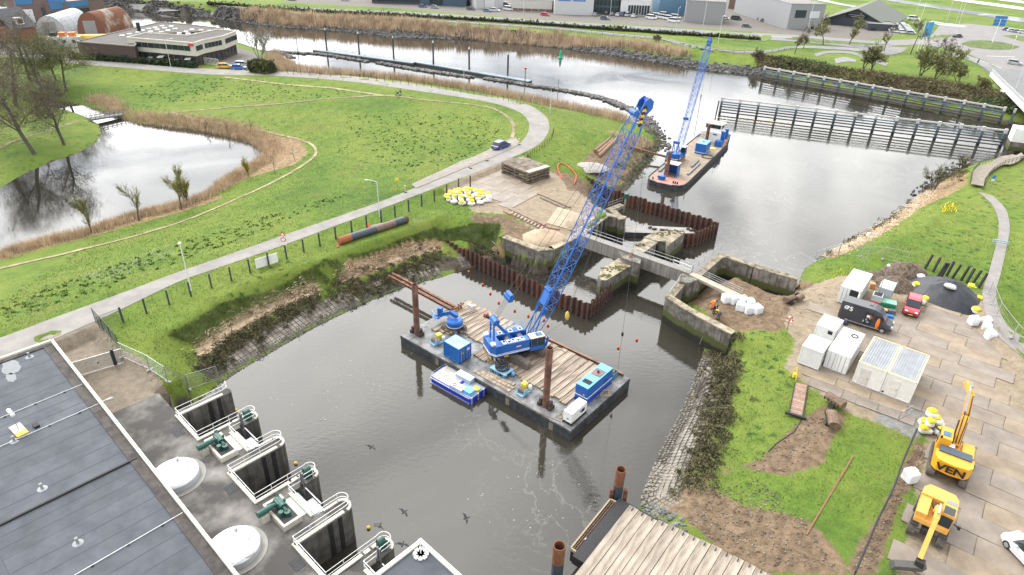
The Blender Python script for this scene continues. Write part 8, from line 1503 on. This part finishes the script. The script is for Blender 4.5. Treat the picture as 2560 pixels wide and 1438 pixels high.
for A,B in (([(2030,-6),(2100,8),(2180,22),(2250,36),(2300,46)],[(2030,-2),(2100,13),(2180,28),(2250,43),(2300,53)]),([(2330,52),(2360,58),(2420,66)],[(2320,58),(2350,64),(2410,70)]),([(2215,-4),(2330,12),(2430,28),(2500,38),(2600,52)],[(2205,0),(2325,19),(2425,36),(2500,48),(2600,64)]),([(2385,-4),(2480,8),(2600,24)],[(2375,0),(2475,14),(2600,32)]),([(2500,-4),(2600,8)],[(2490,0),(2600,14)])):
 drape('ditch_water',A,B,DW,.12,cross=2)
for i,(x,y) in enumerate(((2293,126),(2300,126),(2307,125))):
 p=T(x,y);t=thing('flag',f'blue banner flag on a white pole, {("left", "middle", "right")[i]} of three','flag',p,0,'blue flags');mb=MB();mb.cyl((0,0,0),(0,0,10),.09,n=6);ob('pole',mb,WHITE,t);mb=MB();mb.box((.55,0,7.2),(1.0,.05,5));ob('banner',mb,M('banner_blue',(.06,.3,.6),.6),t)
t=thing('direction_sign','large blue direction sign on a post at the roundabout','road sign',T(2480,108),-.3);mb=MB();mb.cyl((0,0,0),(0,0,9),.15,n=6);ob('pole',mb,WHITE,t)
for z in (9.5,8.2,7.0):mb=MB();mb.box((0,0,z),(4.2,.12,1.1));ob('sign_panel',mb,M('sign_blue',(.03,.16,.45),.5),t)
for i,(q,h) in enumerate(((2018,80),15) if False else (((2018,80),16),((2388,86),14),((2380,84),14),((2280,66),11),((2292,80),11),((2363,62),11),((2505,186),11),((2524,258),12),((1758,63),14),((1795,108),9),((1688,82),9),((1308,36),14),((1525,40),13),((430,180),8),((182,152),7))):lamp(f'tall lamp mast of the far roads, {ORD[i]} from the list along the bank' if False else f'tall pale lamp mast by the {("long grey building", "roundabout left", "roundabout far left", "packed cars", "packed cars front", "ditch", "bridge start", "bridge railing", "grey brick hall", "cycle path bend", "cycle path", "low pale hall", "glazed office", "hedge middle", "hedge left end")[i]}',q,h,1.6,1.0)
# --------- floating jetty in the river, buoys, beacons
JM=M('jetty_blue_grey',(.2,.245,.28),.6,var=.15)
def fjetty(label,a,b):
 a,b=Vector(G(*a,.6)),Vector(G(*b,.6));a.z=b.z=0;u=(b-a).normalized();t=thing('floating_jetty',label,'jetty',a,0,'floating jetties');L=(b-a).length;n=Vector((-u.y,u.x,0));k=int(L/6)
 for i in range(k):mb=MB();mb.bar(u*(L*i/k)+Vector((0,0,.15)),u*(L*(i+.985)/k)+Vector((0,0,.15)),2.2,.9);ob('float',mb,M('jetty_float',(.05,.055,.06),.6),t);mb=MB();mb.bar(u*(L*i/k)+Vector((0,0,.68)),u*(L*(i+.985)/k)+Vector((0,0,.68)),2.4,.3);ob('deck',mb,JM,t)
 mb=MB();mb.bar(n*1.1+Vector((0,0,1.6)),u*L+n*1.1+Vector((0,0,1.6)),.06);mb.bar(n*1.1+Vector((0,0,1.1)),u*L+n*1.1+Vector((0,0,1.1)),.05);ob('rail',mb,JM,t)
 for i in range(int(L/2.5)):mb=MB();p=u*(i*2.5)+n*1.1;mb.bar(p+Vector((0,0,.7)),p+Vector((0,0,1.6)),.05);ob('rail_post',mb,JM,t)
fjetty('long low floating jetty in the river, left half',(787,125),(1036,158));fjetty('long low floating jetty in the river, right half',(1045,156),(1326,204))
PLM=M('mooring_pile',(.05,.05,.052),.7)
for i,(x,y,h) in enumerate(((818,133,7.5),(899,143,7.5),(985,155,7.5),(1084,168,7.5),(1173,181,7),(1269,196,7))):
 p=G(x,y,0);t=thing('mooring_pile',f'tall dark mooring pile at the floating jetty, {ORD[i]} of six from the left','pile',p,0,'mooring piles');mb=MB();mb.cyl((0,0,-1),(0,0,h),.28,n=8);ob('shaft',mb,PLM,t);mb=MB();mb.cyl((0,0,h),(0,0,h+.7),.3,.1,n=8);ob('cap',mb,WCAP,t)
t=thing('navigation_buoy','small green conical buoy in the river','buoy',G(1401,146,0));mb=MB();mb.lathe([(.7,-.3),(.8,.2),(.5,.7),(.35,2.2),(.05,3.0)],n=12);ob('cone',mb,M('buoy_green',(.01,.35,.2),.5),t)
t=thing('river_beacon','red topped beacon pole at the right end of the floating jetty','beacon',G(1312,218,0));mb=MB();mb.cyl((0,0,-1),(0,0,5.5),.1);ob('pole',mb,BLACK,t);mb=MB();mb.cyl((0,0,5.6),(0,0,4.9),.6,.05,n=8);ob('top_mark',mb,SRED,t)
t=thing('river_beacon','thin beacon pole with dark top at the left rock dam','beacon',G(745,135,0));mb=MB();mb.cyl((0,0,-1),(0,0,5.0),.1);mb.cyl((0,0,5.3),(0,0,4.7),.5,.05,n=8);ob('pole',mb,BLACK,t)
t=thing('river_marker','pale cross shaped marker on the rock dam','beacon',G(1394,238,0));mb=MB();mb.cyl((0,0,-1),(0,0,4.5),.09);mb.bar((-.8,0,3.4),(.8,0,3.4),.12);ob('cross',mb,GREY,t)
wk=drape('boardwalk',[(2600,380),(2540,392),(2490,402),(2448,420),(2428,440),(2424,466)],[(2600,398),(2545,408),(2505,418),(2478,434),(2462,450),(2456,472)],M('boardwalk_timber',(.27,.235,.19),.9,var=.2,scale=1.5),.5)
for s,pts in (('outer',[(2600,378),(2540,391),(2490,401),(2446,419),(2426,440),(2422,468)]),('inner',[(2600,400),(2545,410),(2507,420),(2480,436),(2464,452),(2458,474)])):rail_run(f'dark timber railing on the {s} edge of the curved boardwalk',[gpt(*q,.5) for q in pts],1.05,1.4,M('dark_rail_timber',(.09,.075,.06),.85),r=.05,rails=(1.0,.6),group='boardwalk railings')
t=thing('path_barrier','pale blue barrier beam across the footpath','barrier',gpt(2478,612));v=gpt(2518,618)-gpt(2478,612)
for z in (.55,.85):mb=MB();mb.bar((0,0,z),v+Vector((0,0,z)),.1,.16);ob('beam',mb,M('pale_blue_beam',(.35,.45,.52),.5),t)
for f in (.05,.95):mb=MB();mb.bar(v*f,v*f+Vector((0,0,.95)),.09);ob('post',mb,GALV,t)
t=thing('blue_sign','round blue sign on a pole beside the boardwalk','road sign',T(2474,470));mb=MB();mb.cyl((0,0,0),(0,0,2),.04);ob('pole',mb,GALV,t);mb=MB();mb.cyl((0,-.05,2.1),(0,-.02,2.1),.35,n=14);ob('disc',mb,M('sign_blue',(.03,.16,.45),.5),t);mb=MB();mb.box((0,-.04,1.5),(.6,.03,.3));ob('plate',mb,SGN,t)
fb0,fb1=gpt(224,304),gpt(306,291);t=thing('pond_footbridge','grey wooden footbridge over the narrow end of the pond','footbridge',fb0);v=fb1-fb0;n=Vector((-v.y,v.x,0)).normalized();mb=MB();mb.bar((0,0,.5),v+Vector((0,0,.5)),2.0,.35);ob('deck',mb,M('bridge_grey',(.16,.16,.165),.8),t)
for s in (-1,1):
 for z in (1.5,1.1):mb=MB();mb.bar(n*s+Vector((0,0,z)),v+n*s+Vector((0,0,z)),.1);ob('rail',mb,M('bridge_rail',(.2,.19,.19),.8),t)
 for k in range(8):mb=MB();p=v*(k/7)+n*s;mb.bar(p+Vector((0,0,.4)),p+Vector((0,0,1.55)),.1);ob('post',mb,M('bridge_rail',(.2,.19,.19),.8),t)
rail_run('thin dark guard rail along the far cycle path',[gpt(x,y+1) for x,y in CYC_B[1:13]],1.0,4.0,M('rail_dark_grey',(.08,.09,.1),.6),r=.07,rails=(1.0,.5))
rows('low brown hedge along the far road',[(520,17),(800,32),(1000,41),(1250,56),(1500,74),(1700,88),(1900,101)],1.2,1.0,M('brown_hedge',(.06,.055,.03),.9,var=.4,scale=2),2600,3,leaf=.45)
# --------- vegetation, reeds, rocks
def HTv(x,y):
 i=np.clip(np.searchsorted(GX,x)-1,0,len(GX)-2);j=np.clip(np.searchsorted(GY,y)-1,0,len(GY)-2);u=np.clip((x-GX[i])/(GX[i+1]-GX[i]),0,1);v=np.clip((y-GY[j])/(GY[j+1]-GY[j]),0,1)
 return HZ[i,j]*(1-u)*(1-v)+HZ[i+1,j]*u*(1-v)+HZ[i,j+1]*(1-u)*v+HZ[i+1,j+1]*u*v
def rawmesh(name,V,F):
 me=bpy.data.meshes.new(name);k=F.shape[1];me.vertices.add(len(V));me.vertices.foreach_set('co',V.astype(np.float32).ravel());me.loops.add(F.size);me.loops.foreach_set('vertex_index',F.astype(np.int32).ravel());me.polygons.add(len(F));me.polygons.foreach_set('loop_start',np.arange(0,F.size,k,dtype=np.int32));me.update(calc_edges=True);return me
def in_poly(px,n,draped=True):
 w=tpoly(px) if draped else wpoly(px);lo,hi=w.min(0),w.max(0);out_=[];got=0
 while got<n:
  q=rng.uniform(lo,hi,(n*3,2));m=inside(w,q[:,0],q[:,1]);out_.append(q[m]);got+=m.sum()
  if m.sum()==0:break
 return np.vstack(out_)[:n]
def along(line,n,w,draped=True):
 c=np.array([q[:2] for q in dens([T(*p) if draped else G(*p,0) for p in line],8)]);seg=np.r_[0,np.cumsum(np.linalg.norm(np.diff(c,axis=0),axis=1))];s=rng.uniform(0,seg[-1],n);x=np.interp(s,seg,c[:,0]);y=np.interp(s,seg,c[:,1]);return np.stack([x,y],1)+rng.normal(0,w/2,(n,2))
def stuff(name,me,mat,label,cat):
 o=ob(name,me,mat);o['kind']='stuff';o['label']=label;o['category']=cat;return o
def blades(name,P_,h,w,lean,mat,label,cat,z=None,jit=.4):
 n=len(P_);zz=HTv(P_[:,0],P_[:,1]) if z is None else np.full(n,z);a=rng.uniform(0,2*np.pi,n);hh=h*rng.uniform(1-jit,1+jit,n);ww=w*rng.uniform(.6,1.3,n)/2;d=np.stack([np.cos(a),np.sin(a)],1)*ww[:,None];l=rng.normal(0,lean,(n,2))*hh[:,None]
 A=np.c_[P_+d,zz-.05];B=np.c_[P_-d,zz-.05];C=np.c_[P_+l,zz+hh];V=np.stack([A,B,C],1).reshape(-1,3);return stuff(name,rawmesh(name,V,np.arange(3*n).reshape(n,3)),mat,label,cat)
def leafmat(name,lo,hi,scale=.6,rough=.8,spec=.2):
 m=M(name,lo,rough,var=.15,scale=scale,c2=hi,thr=(.35,.65),spec=spec);return m
REED=leafmat('dry_reed',(.38,.275,.185),(.55,.43,.31),.35)
REEDB=leafmat('dry_reed_brown',(.4,.295,.19),(.58,.45,.315),.8)
blades('reed_bed',np.vstack([in_poly([(600,38),(700,49),(860,60),(1000,72),(1130,79),(1250,91),(1400,105),(1560,121),(1700,142),(1735,139),(1600,113),(1400,92),(1250,77),(1000,56),(800,44),(600,25)],15000)]),2.6,.28,.12,REED,'wide belt of dry tan reed along the far river bank','reed')
blades('reed_bed',np.vstack([along([(700,172),(800,185),(900,192),(1050,207),(1200,229),(1350,259),(1480,283),(1560,304)],12000,3.4),in_poly([(690,130),(720,140),(745,172),(700,182),(660,172),(665,145)],3500)]),2.0,.13,.12,REED,'belt of dry reed between the dike road and the river','reed')
blades('reed_bed',np.vstack([along([(330,292),(400,302),(480,312),(560,326),(630,345),(668,372),(672,392)],9000,3.0),along([(230,247),(265,255),(290,270),(305,288)],3000,2.4),along([(665,398),(610,432),(560,462),(540,480)],4500,2.0),along([(530,488),(450,515),(330,546),(230,580),(120,606),(0,642)],7500,1.7)]),1.1,.08,.25,REEDB,'dry brown reed round the edge of the pond','reed')
blades('reed_bed',in_poly([(1530,335),(1600,345),(1640,365),(1600,380),(1540,350)],2200),.8,.1,.5,REEDB,'dry reed on the peninsula bank','reed')
def straw(name,P_,L,mat,label):
 n=len(P_);z=HTv(P_[:,0],P_[:,1]);a=rng.normal(.65,.6,n);d=np.stack([np.cos(a),np.sin(a)],1)*(L*rng.uniform(.5,1.2,n))[:,None]/2;w=np.stack([-np.sin(a),np.cos(a)],1)*.04;zz=z+rng.uniform(.02,.28,n);V=np.stack([np.c_[P_-d-w,zz],np.c_[P_-d+w,zz],np.c_[P_+d,zz+rng.normal(0,.08,n)]],1).reshape(-1,3);return stuff(name,rawmesh(name,V,np.arange(3*n).reshape(n,3)),mat,label,'straw')
straw('washed_straw',np.vstack([along([(505,880),(560,835),(640,790),(720,750),(790,722)],5000,.8),along([(850,700),(950,660),(1080,620)],1500,.7)]),1.0,REEDB,'line of washed-up straw on the slope of the left basin bank')
straw('washed_straw',np.vstack([along([(2070,640),(2160,595),(2260,530),(2330,475)],3500,2.0)]),1.0,REEDB,'washed-up straw along the right river bank')
def clumps(name,C,r,k,leaf,mat,label,cat='shrubs',zs=.7,core=True):
 n=len(C);z=HTv(C[:,0],C[:,1]);rr=r*rng.uniform(.5,1.35,n);d=rng.normal(0,1,(n,k,3));d/=np.linalg.norm(d,axis=2)[:,:,None];d[:,:,2]=np.abs(d[:,:,2])*zs;P_=np.c_[C,z][:,None,:]+d*(rr[:,None,None]*rng.uniform(.45,1.05,(n,k,1)));P_=P_.reshape(-1,3);m=len(P_);e=rng.normal(0,leaf,(m,3,3));V=(P_[:,None,:]+e).reshape(-1,3);return stuff(name,rawmesh(name,V,np.arange(3*m).reshape(m,3)),mat,label,cat)
SHR=leafmat('dark_shrub',(.05,.05,.025),(.125,.115,.06),1.2);SHG=leafmat('grey_green_shrub',(.09,.1,.05),(.19,.2,.11),1.0);SHB=leafmat('bramble_brown',(.085,.07,.042),(.175,.15,.08),.25)
clumps('bank_shrubs',np.vstack([along([(512,915),(592,855),(690,793),(790,741)],420,1.6),along([(840,735),(940,705),(1040,660),(1095,640)],340,2.4),along([(1180,620),(1245,632)],45,1.0)]),.55,46,.085,SHR,'low dark shrubs along the muddy left bank of the basin')
clumps('bank_shrubs',np.vstack([along([(1818,865),(1812,930),(1798,1010),(1775,1100),(1742,1190),(1715,1225)],560,1.6)]),.6,46,.085,SHR,'low dark shrubs along the right bank of the basin')
clumps('bank_shrubs',np.vstack([along([(1625,322),(1640,350),(1625,390),(1590,430),(1550,465)],110,1.8),along([(1545,440),(1575,400),(1590,370)],40,2.0)]),.7,40,.1,SHG,'grey-green shrubs on the bank of the peninsula')
clumps('bank_shrubs',np.vstack([along([(2060,645),(2130,605),(2210,560),(2280,505)],60,1.2),in_poly([(2300,480),(2340,440),(2415,415),(2420,450),(2350,475)],60)]),.8,40,.1,SHR,'brown shrubs along the right river bank by the boardwalk')
clumps('bank_brambles',np.vstack([in_poly([(1885,138),(1950,150),(2050,168),(2150,180),(2300,200),(2450,222),(2530,240),(2545,275),(2450,272),(2300,248),(2150,218),(2000,192),(1900,172)],900)]),1.5,60,.2,SHB,'dense brown brambles on the slope behind the far guide fender')
clumps('bank_brambles',np.vstack([in_poly([(1900,140),(1990,150),(2080,165),(2060,180),(1960,165)],130),in_poly([(2430,245),(2520,252),(2530,285),(2450,270)],90)]),1.6,60,.22,leafmat('bramble_green',(.05,.07,.028),(.1,.13,.05),.4),'dark green brambles on the far bank')
# --------- rocks
def rocks(name,P_,s,mat,label,zoff=0.0,z=None):
 n=len(P_);zz=(np.maximum(HTv(P_[:,0],P_[:,1]),-.15) if z is None else np.full(n,z))+zoff;c=np.array([[-1,-1,-1],[1,-1,-1],[1,1,-1],[-1,1,-1],[-1,-1,1],[1,-1,1],[1,1,1],[-1,1,1]])*.5;sc=s*rng.uniform(.45,1.3,(n,1,3))*np.array([1,1,.7]);V=c[None]*sc*rng.uniform(.55,1.15,(n,8,3));a=rng.uniform(0,6.3,n);ca,sa=np.cos(a)[:,None],np.sin(a)[:,None];X=V[:,:,0]*ca-V[:,:,1]*sa;Y=V[:,:,0]*sa+V[:,:,1]*ca;V=np.stack([X+P_[:,0,None],Y+P_[:,1,None],V[:,:,2]+zz[:,None]],2).reshape(-1,3)
 f=np.array([[3,2,1,0],[4,5,6,7],[0,1,5,4],[1,2,6,5],[2,3,7,6],[3,0,4,7]]);F=(f[None]+(np.arange(n)*8)[:,None,None]).reshape(-1,4);return stuff(name,rawmesh(name,V,F),mat,label,'rocks')
ROCK=M('dark_rock',(.045,.042,.04),.8,var=.5,scale=.8,c2=(.13,.125,.12));
rocks('bank_rocks',np.vstack([along([(200,14),(400,32),(530,41),(700,64),(860,74),(1000,88),(1130,93),(1250,102),(1400,115),(1560,136),(1700,158),(1800,172),(1900,180)],7500,2.6)]),1.1,ROCK,'dark rock edge of the far river bank',.12)
rocks('rock_dam',np.vstack([along([(672,130),(740,133),(800,136),(860,145),(918,155)],700,.9,False),along([(690,130),(715,137),(730,146)],90,.7,False),along([(946,158),(1050,176),(1180,194)],750,.9,False),along([(1215,197),(1330,215),(1480,240),(1560,268),(1600,288),(1625,310)],1500,1.1,False),along([(742,165),(775,176)],90,.6,False)]),.8,ROCK,'dark rock dam standing out of the river before the reeds',.15,0.0)
rocks('shore_rocks',np.vstack([along([(1600,285),(1615,305),(1632,322),(1650,345)],260,2.2,False),along([(1655,350),(1665,372)],25,2.0,False),along([(2290,492),(2325,458),(2400,412)],60,1.4,False)]),.6,ROCK,'loose dark rocks at the tip of the peninsula',.05,0.0)
# --------- grass blades on the near slopes and lawns
SLOPE=np.hypot(*np.gradient(HZ,GX,GY))
def cover(x,y):
 i=np.clip(np.searchsorted(GX,x),0,len(GX)-1);j=np.clip(np.searchsorted(GY,y),0,len(GY)-1);c=np.maximum.reduce([SAND,DIRT*.9,MUD,PAVE,PAVED,STRAW*.9,(SLOPE>1.4)*1.0]);return c[i,j]
ROADP=np.vstack([tpoly(ROAD_T),tpoly(ROAD_B)[::-1]]);PATHP=np.vstack([tpoly(PATH_A),tpoly(PATH_B)[::-1]])
n=230000;q=np.stack([rng.uniform(-62,78,n),rng.uniform(38,165,n)],1);keep=(cover(q[:,0],q[:,1])<.45)&~inside(ROADP,q[:,0],q[:,1])&~inside(PATHP,q[:,0],q[:,1])&(HTv(q[:,0],q[:,1])>.75)&(rng.random(n)<np.clip(75/q[:,1],.35,1));q=q[keep]
ax_=(q[:,0]-PS[0])*_c+(q[:,1]-PS[1])*_s;bx2=-(q[:,0]-PS[0])*_s+(q[:,1]-PS[1])*_c;q=q[~((ax_>-9.1)&(bx2<5.5)&(ax_<40))]
GB=M('grass_blade',(.1,.16,.026),.75,var=.12,scale=.12,c2=(.16,.205,.042),thr=(.35,.65),spec=.25)
blades('grass',q,.15,.1,.45,GB,'short green grass on the lawns and dike slopes','grass',jit=.55)
lush=in_poly([(420,840),(560,755),(800,660),(1000,600),(1090,570),(1180,560),(1250,560),(1240,620),(1150,600),(1080,600),(900,670),(750,730),(620,790),(500,870)],26000)
lush=lush[cover(lush[:,0],lush[:,1])<.5]
blades('long_grass',lush,.32,.09,.5,leafmat('long_grass_blade',(.1,.15,.04),(.19,.22,.085),.5),'long rough grass on the slope above the left bank','grass',jit=.6)
q=np.vstack([in_poly([(850,290),(1180,280),(1260,330),(1150,400),(1000,440),(900,350)],300),in_poly([(0,760),(300,660),(560,570),(800,500),(900,480),(600,600),(300,710),(0,810)],260),in_poly([(560,190),(900,230),(800,250),(400,260),(300,220)],200)])
clumps('weed_tufts',q,.28,14,.09,leafmat('weed_dark',(.025,.06,.012),(.05,.1,.02),1),'scattered darker weed tufts in the meadow','weeds',zs=.5)
q=in_poly([(2350,515),(2395,505),(2390,530),(2355,535)],90);blades('flowers',q,.4,.22,.3,M('daffodil_yellow',(.75,.6,.02),.6),'patch of yellow daffodils on the bank by the footpath','flowers')
q=np.vstack([in_poly([(2060,690),(2130,660),(2150,680),(2080,705)],60),in_poly([(200,690),(420,610),(460,630),(250,710)],350)]);blades('flowers',q[:60],.3,.15,.3,MATS['daffodil_yellow'],'yellow flowers on the grass beyond the shipping container','flowers');blades('flowers',q[60:],.2,.12,.3,WHITE,'white flowers in the meadow above the road','flowers')
# --------- trees: limbs, twigs, buds
def tree(label,px,h,spread,seed,bark,budm=None,buds=0,up=.5,name='bare_tree',levels=4,trunk=.3,r0=None,lean=(0,0),bl=.09,base=None,nb=5,twig=1.0,multi=1,fuzz=.012):
 rnd=random.Random(seed);p=Vector(T(*px)) if base is None else Vector(base);t=thing(name,label,'tree',p,0,'trees');r0=r0 or h*.018;segs=[];ends=[]
 def grow(a,d,L,r,lev):
  n=3 if lev<2 else 2;q=a
  for i in range(n):
   d=(d+Vector((rnd.gauss(0,.12),rnd.gauss(0,.12),rnd.gauss(0,.06)+.06*up))).normalized();e=q+d*(L/n);r1=r*(1-.3/n*(i+1));segs.append((q,e,r,r1,lev));
   if lev<levels and (lev>0 or i>=1):
    for _ in range(nb if lev<levels-1 else nb+1):
     if rnd.random()<.62:b=Vector((rnd.gauss(0,1),rnd.gauss(0,1),rnd.gauss(.25,.5)*(1+up))).normalized();nd=(d*(.45+up*.9)+b*spread).normalized();grow(q+(e-q)*rnd.random(),nd,L*rnd.uniform(.5,.72),r1*rnd.uniform(.35,.55),lev+1)
   q=e;r=r1
  ends.append(q)
 for m_ in range(multi):grow(Vector((rnd.uniform(-.3,.3),rnd.uniform(-.3,.3),-.2)) if multi>1 else Vector((0,0,-.2)),Vector((lean[0]+(rnd.gauss(0,.25) if multi>1 else 0),lean[1]+(rnd.gauss(0,.25) if multi>1 else 0),1)).normalized(),h*(trunk+.22),r0,0)
 mz=max(b.z for a,b,*_ in segs);kz=h/mz;segs=[(a*kz,b*kz,r,r1,lev) for a,b,r,r1,lev in segs];ends=[e*kz for e in ends]
 mb=MB()
 for a,b,r,r1,lev in segs:
  if lev<=1:mb.cyl(a,b,r,r1,n=6,cap=False)
 ob('trunk',mb,bark,t,smooth=True);S_=[(a,b,max(r,.012*twig)) for a,b,r,r1,lev in segs if lev>1]
 V=np.zeros((len(S_)*2,3,3));
 for i,(a,b,r) in enumerate(S_):
  d=(b-a).normalized();u=d.orthogonal().normalized()*r;w=d.cross(u);V[2*i]=(a-u,a+u,b);V[2*i+1]=(a-w,a+w,b)
 k=len(V);cr_=ob('crown',rawmesh('crown',V.reshape(-1,3),np.arange(3*k).reshape(k,3)),bark,t)
 if buds:
  E_=np.array([tuple(e) for e in ends]+[tuple((a+b)/2) for a,b,r in S_]);idx=rng.integers(0,len(E_),buds);P_=E_[idx]+rng.normal(0,h*fuzz,(buds,3));Vb=(P_[:,None,:]+rng.normal(0,bl,(buds,3,3))).reshape(-1,3);ob('buds',rawmesh('buds',Vb,np.arange(3*buds).reshape(buds,3)),budm,t)
 return t
BARK=M('grey_bark',(.1,.088,.072),.9,var=.25,scale=2);BARKB=M('brown_twigs',(.085,.068,.052),.9,var=.2);BIRCH=M('birch_bark',(.36,.34,.31),.8,var=.2);BUDB=leafmat('brown_buds',(.12,.095,.065),(.2,.165,.12),.4);BUDG=leafmat('willow_buds',(.2,.2,.06),(.34,.33,.12),1.0);BUDY=leafmat('yellow_willow',(.32,.28,.03),(.45,.4,.08),1);BUDO=leafmat('olive_buds',(.13,.135,.05),(.21,.21,.09),.6)
big=(((88,386),19,'large bare tree with a leaning trunk on the left lawn, left of the front pair',(-.16,.0)),((161,362),15,'bare tree on the left lawn, right of the front pair',(-.1,0)),((-10,330),22,'tall bare tree at the left edge behind the lawn path',(.05,0)),((40,265),22,'tall bare tree in the wood behind the front pair',(0,0)),((110,245),17,'bare tree in the wood near the pond channel',(0,0)),((165,228),13,'smaller bare tree at the right end of the wood',(.05,0)),((-60,250),24,'tallest bare tree at the far left edge',(.1,0)),((75,200),17,'bare tree at the back of the wood below the estate',(0,0)),((140,200),12,'low olive tree at the back of the wood',(0,0)))
for i,(q,h,lab,ln) in enumerate(big):tree(lab,q,h*1.1,1.25,40+i,BARK,BUDO if i in (4,5,8) else BUDB,11000,.22,trunk=.14,r0=h*.02,lean=ln,bl=.075,nb=4,twig=1.6,fuzz=.03)
for i,(q,h,lab,bm,nbud,up) in enumerate((((232,585),7.0,'slim upright willow by the near pond edge, leftmost',BUDG,3000,1.2),((348,553),6.2,'slim upright willow by the near pond edge, second from the left',BUDG,2200,1.2),((454,524),8.2,'taller willow with yellow-green buds by the near pond edge',BUDG,6500,1.2),((470,507),5.0,'bushy bright yellow willow next to the taller willow',BUDY,5500,1.0),((621,442),4.6,'yellow-green willow at the right end of the pond',BUDY,4000,1.0),((738,405),3.6,'thin bare sapling by the path bend, right',BUDB,100,.8),((688,430),3.6,'thin bare sapling in the reed at the path bend',BUDB,100,.8),((515,335),3.4,'thin bare sapling at the far pond edge, left',BUDB,80,.8),((572,345),3.4,'thin bare sapling at the far pond edge, middle',BUDB,80,.8),((627,332),3.4,'thin bare sapling at the far pond edge, right',BUDB,80,.8))):
 tree(lab,q,h,.55 if i<5 else .4,70+i,BARKB,bm,nbud,up,'willow_tree' if i<5 else 'sapling',trunk=.12 if i<5 else .3,r0=.12 if i<5 else .05,bl=.042,nb=4 if i<5 else 2,multi=3 if i==3 else 1,levels=4 if i<5 else 3,lean=(-.12,0) if i in (0,2) else (0,0),twig=1.0)
tree('white barked bare tree cluster beside the office building',(652,150),11,.7,90,BIRCH,BUDB,900,.6,'birch_tree',trunk=.2,bl=.1,multi=4,twig=2.2,nb=3,levels=4)
tree('bare shrub tree on the right river bank near the boardwalk',(2335,475),6,.6,91,BARKB,BUDO,500,.6,trunk=.1,multi=4,nb=3);tree('small bare tree between boardwalk and river',(2395,430),5,.6,92,BARKB,BUDO,400,.6,trunk=.1,multi=3,nb=3)
for i,(q,h,g) in enumerate((((1986,135),9,0),((2008,122),8,0),((2058,112),11,1),((2122,112),11,1),((2210,128),9,0),((2276,135),12,0),((2155,172),9,1),((2180,176),8,1),((2300,190),10,1),((2335,198),9,1),((2370,185),9,1),((2395,205),6,1),((2345,165),10,0),((2450,225),4,1),((1890,150),4,0),((1640,105),3,0))):
 tree(f'{"budding green" if g else "bare"} tree on the far right bank, {ORD[i]} counted from the business park',q,h,.85,110+i,BARKB,BUDO if g else BUDB,1500 if g else 500,.5,'bank_tree',trunk=.15,bl=.17,multi=1 if i<6 else 3,nb=3,twig=2.5,levels=4)
rows('round dark green bushes beside the dike road near the office',[(632,178),(680,184)],3.2,2.6,leafmat('bush_dark',(.04,.05,.02),(.09,.1,.035),.5),1600,9,'road_bush',.35)
ivy=clumps('quay_plants',np.array([T(1512,520)[:2]+rng.normal(0,.6,2) for _ in range(18)]),.7,60,.1,leafmat('quay_green',(.05,.075,.02),(.1,.13,.04),1),'tuft of green plants on the lock quay')
fpm=MB().box((0,0,.55),(.1,.1,1.1)).mesh('fence_post');fpm.materials.append(M('old_fence_post',(.08,.065,.05),.9));fl2=dens([T(*p) for p in ((720,186),(900,197),(1060,218),(1200,240),(1300,262))],8);
fp=thing('wire_fence','row of thin dark fence posts along the river side of the road','fence',fl2[0])
for p in fl2:ob('post',fpm,None,fp,loc=tuple(Vector(p)-Vector(fl2[0])))
fl3=dens([T(*p) for p in ((1384,330),(1378,350),(1355,372),(1330,388),(1318,400))],4);fp=thing('wire_fence','row of thin dark fence posts outside the road bend','fence',fl3[0])
for p in fl3:ob('post',fpm,None,fp,loc=tuple(Vector(p)-Vector(fl3[0])))
CLOD=M('soil_clod',(.12,.088,.06),.95,var=.45,scale=1.5,c2=(.26,.21,.16))
rocks('soil_clods',np.vstack([in_poly([(1700,1300),(1780,1215),(1900,1200),(2020,1310),(2100,1420),(1920,1420),(1780,1350)],420),in_poly([(1720,760),(1740,700),(1810,655),(1890,680),(2000,705),(2110,725),(2000,805),(1900,825),(1800,805)],380),in_poly([(2290,1110),(2320,1140),(2250,1260),(2190,1420),(2120,1430),(2200,1290)],200),in_poly([(1990,1060),(2060,1020),(2090,1090),(1960,1180),(1850,1180)],140),in_poly([(1180,540),(1265,545),(1340,580),(1345,620),(1265,592)],120),in_poly([(1500,370),(1600,350),(1620,375),(1560,450),(1490,430)],160)]),.15,CLOD,'loose clods and stones on the bare ground',.02)
q=np.vstack([in_poly([(640,940),(1000,760),(1010,850),(1080,960),(900,1050),(700,1050)],90,False),in_poly([(1180,1150),(1480,1120),(1520,1250),(1400,1360),(1150,1330)],45,False),in_poly([(1160,700),(1250,720),(1300,770),(1220,790)],20,False)]);n=len(q);a=rng.uniform(.025,.075,n);V=np.stack([np.c_[q+np.stack([np.cos(t+rng.uniform(0,.8,n)),np.sin(t+rng.uniform(0,.8,n))],1)*a[:,None],np.full(n,.012)] for t in (0,1.57,3.14,4.71)],1).reshape(-1,3);stuff('floating_foam',rawmesh('floating_foam',V,np.arange(4*n).reshape(n,4)),M('foam_white',(.36,.35,.33),.8),'small pale foam flecks drifting on the basin','foam')
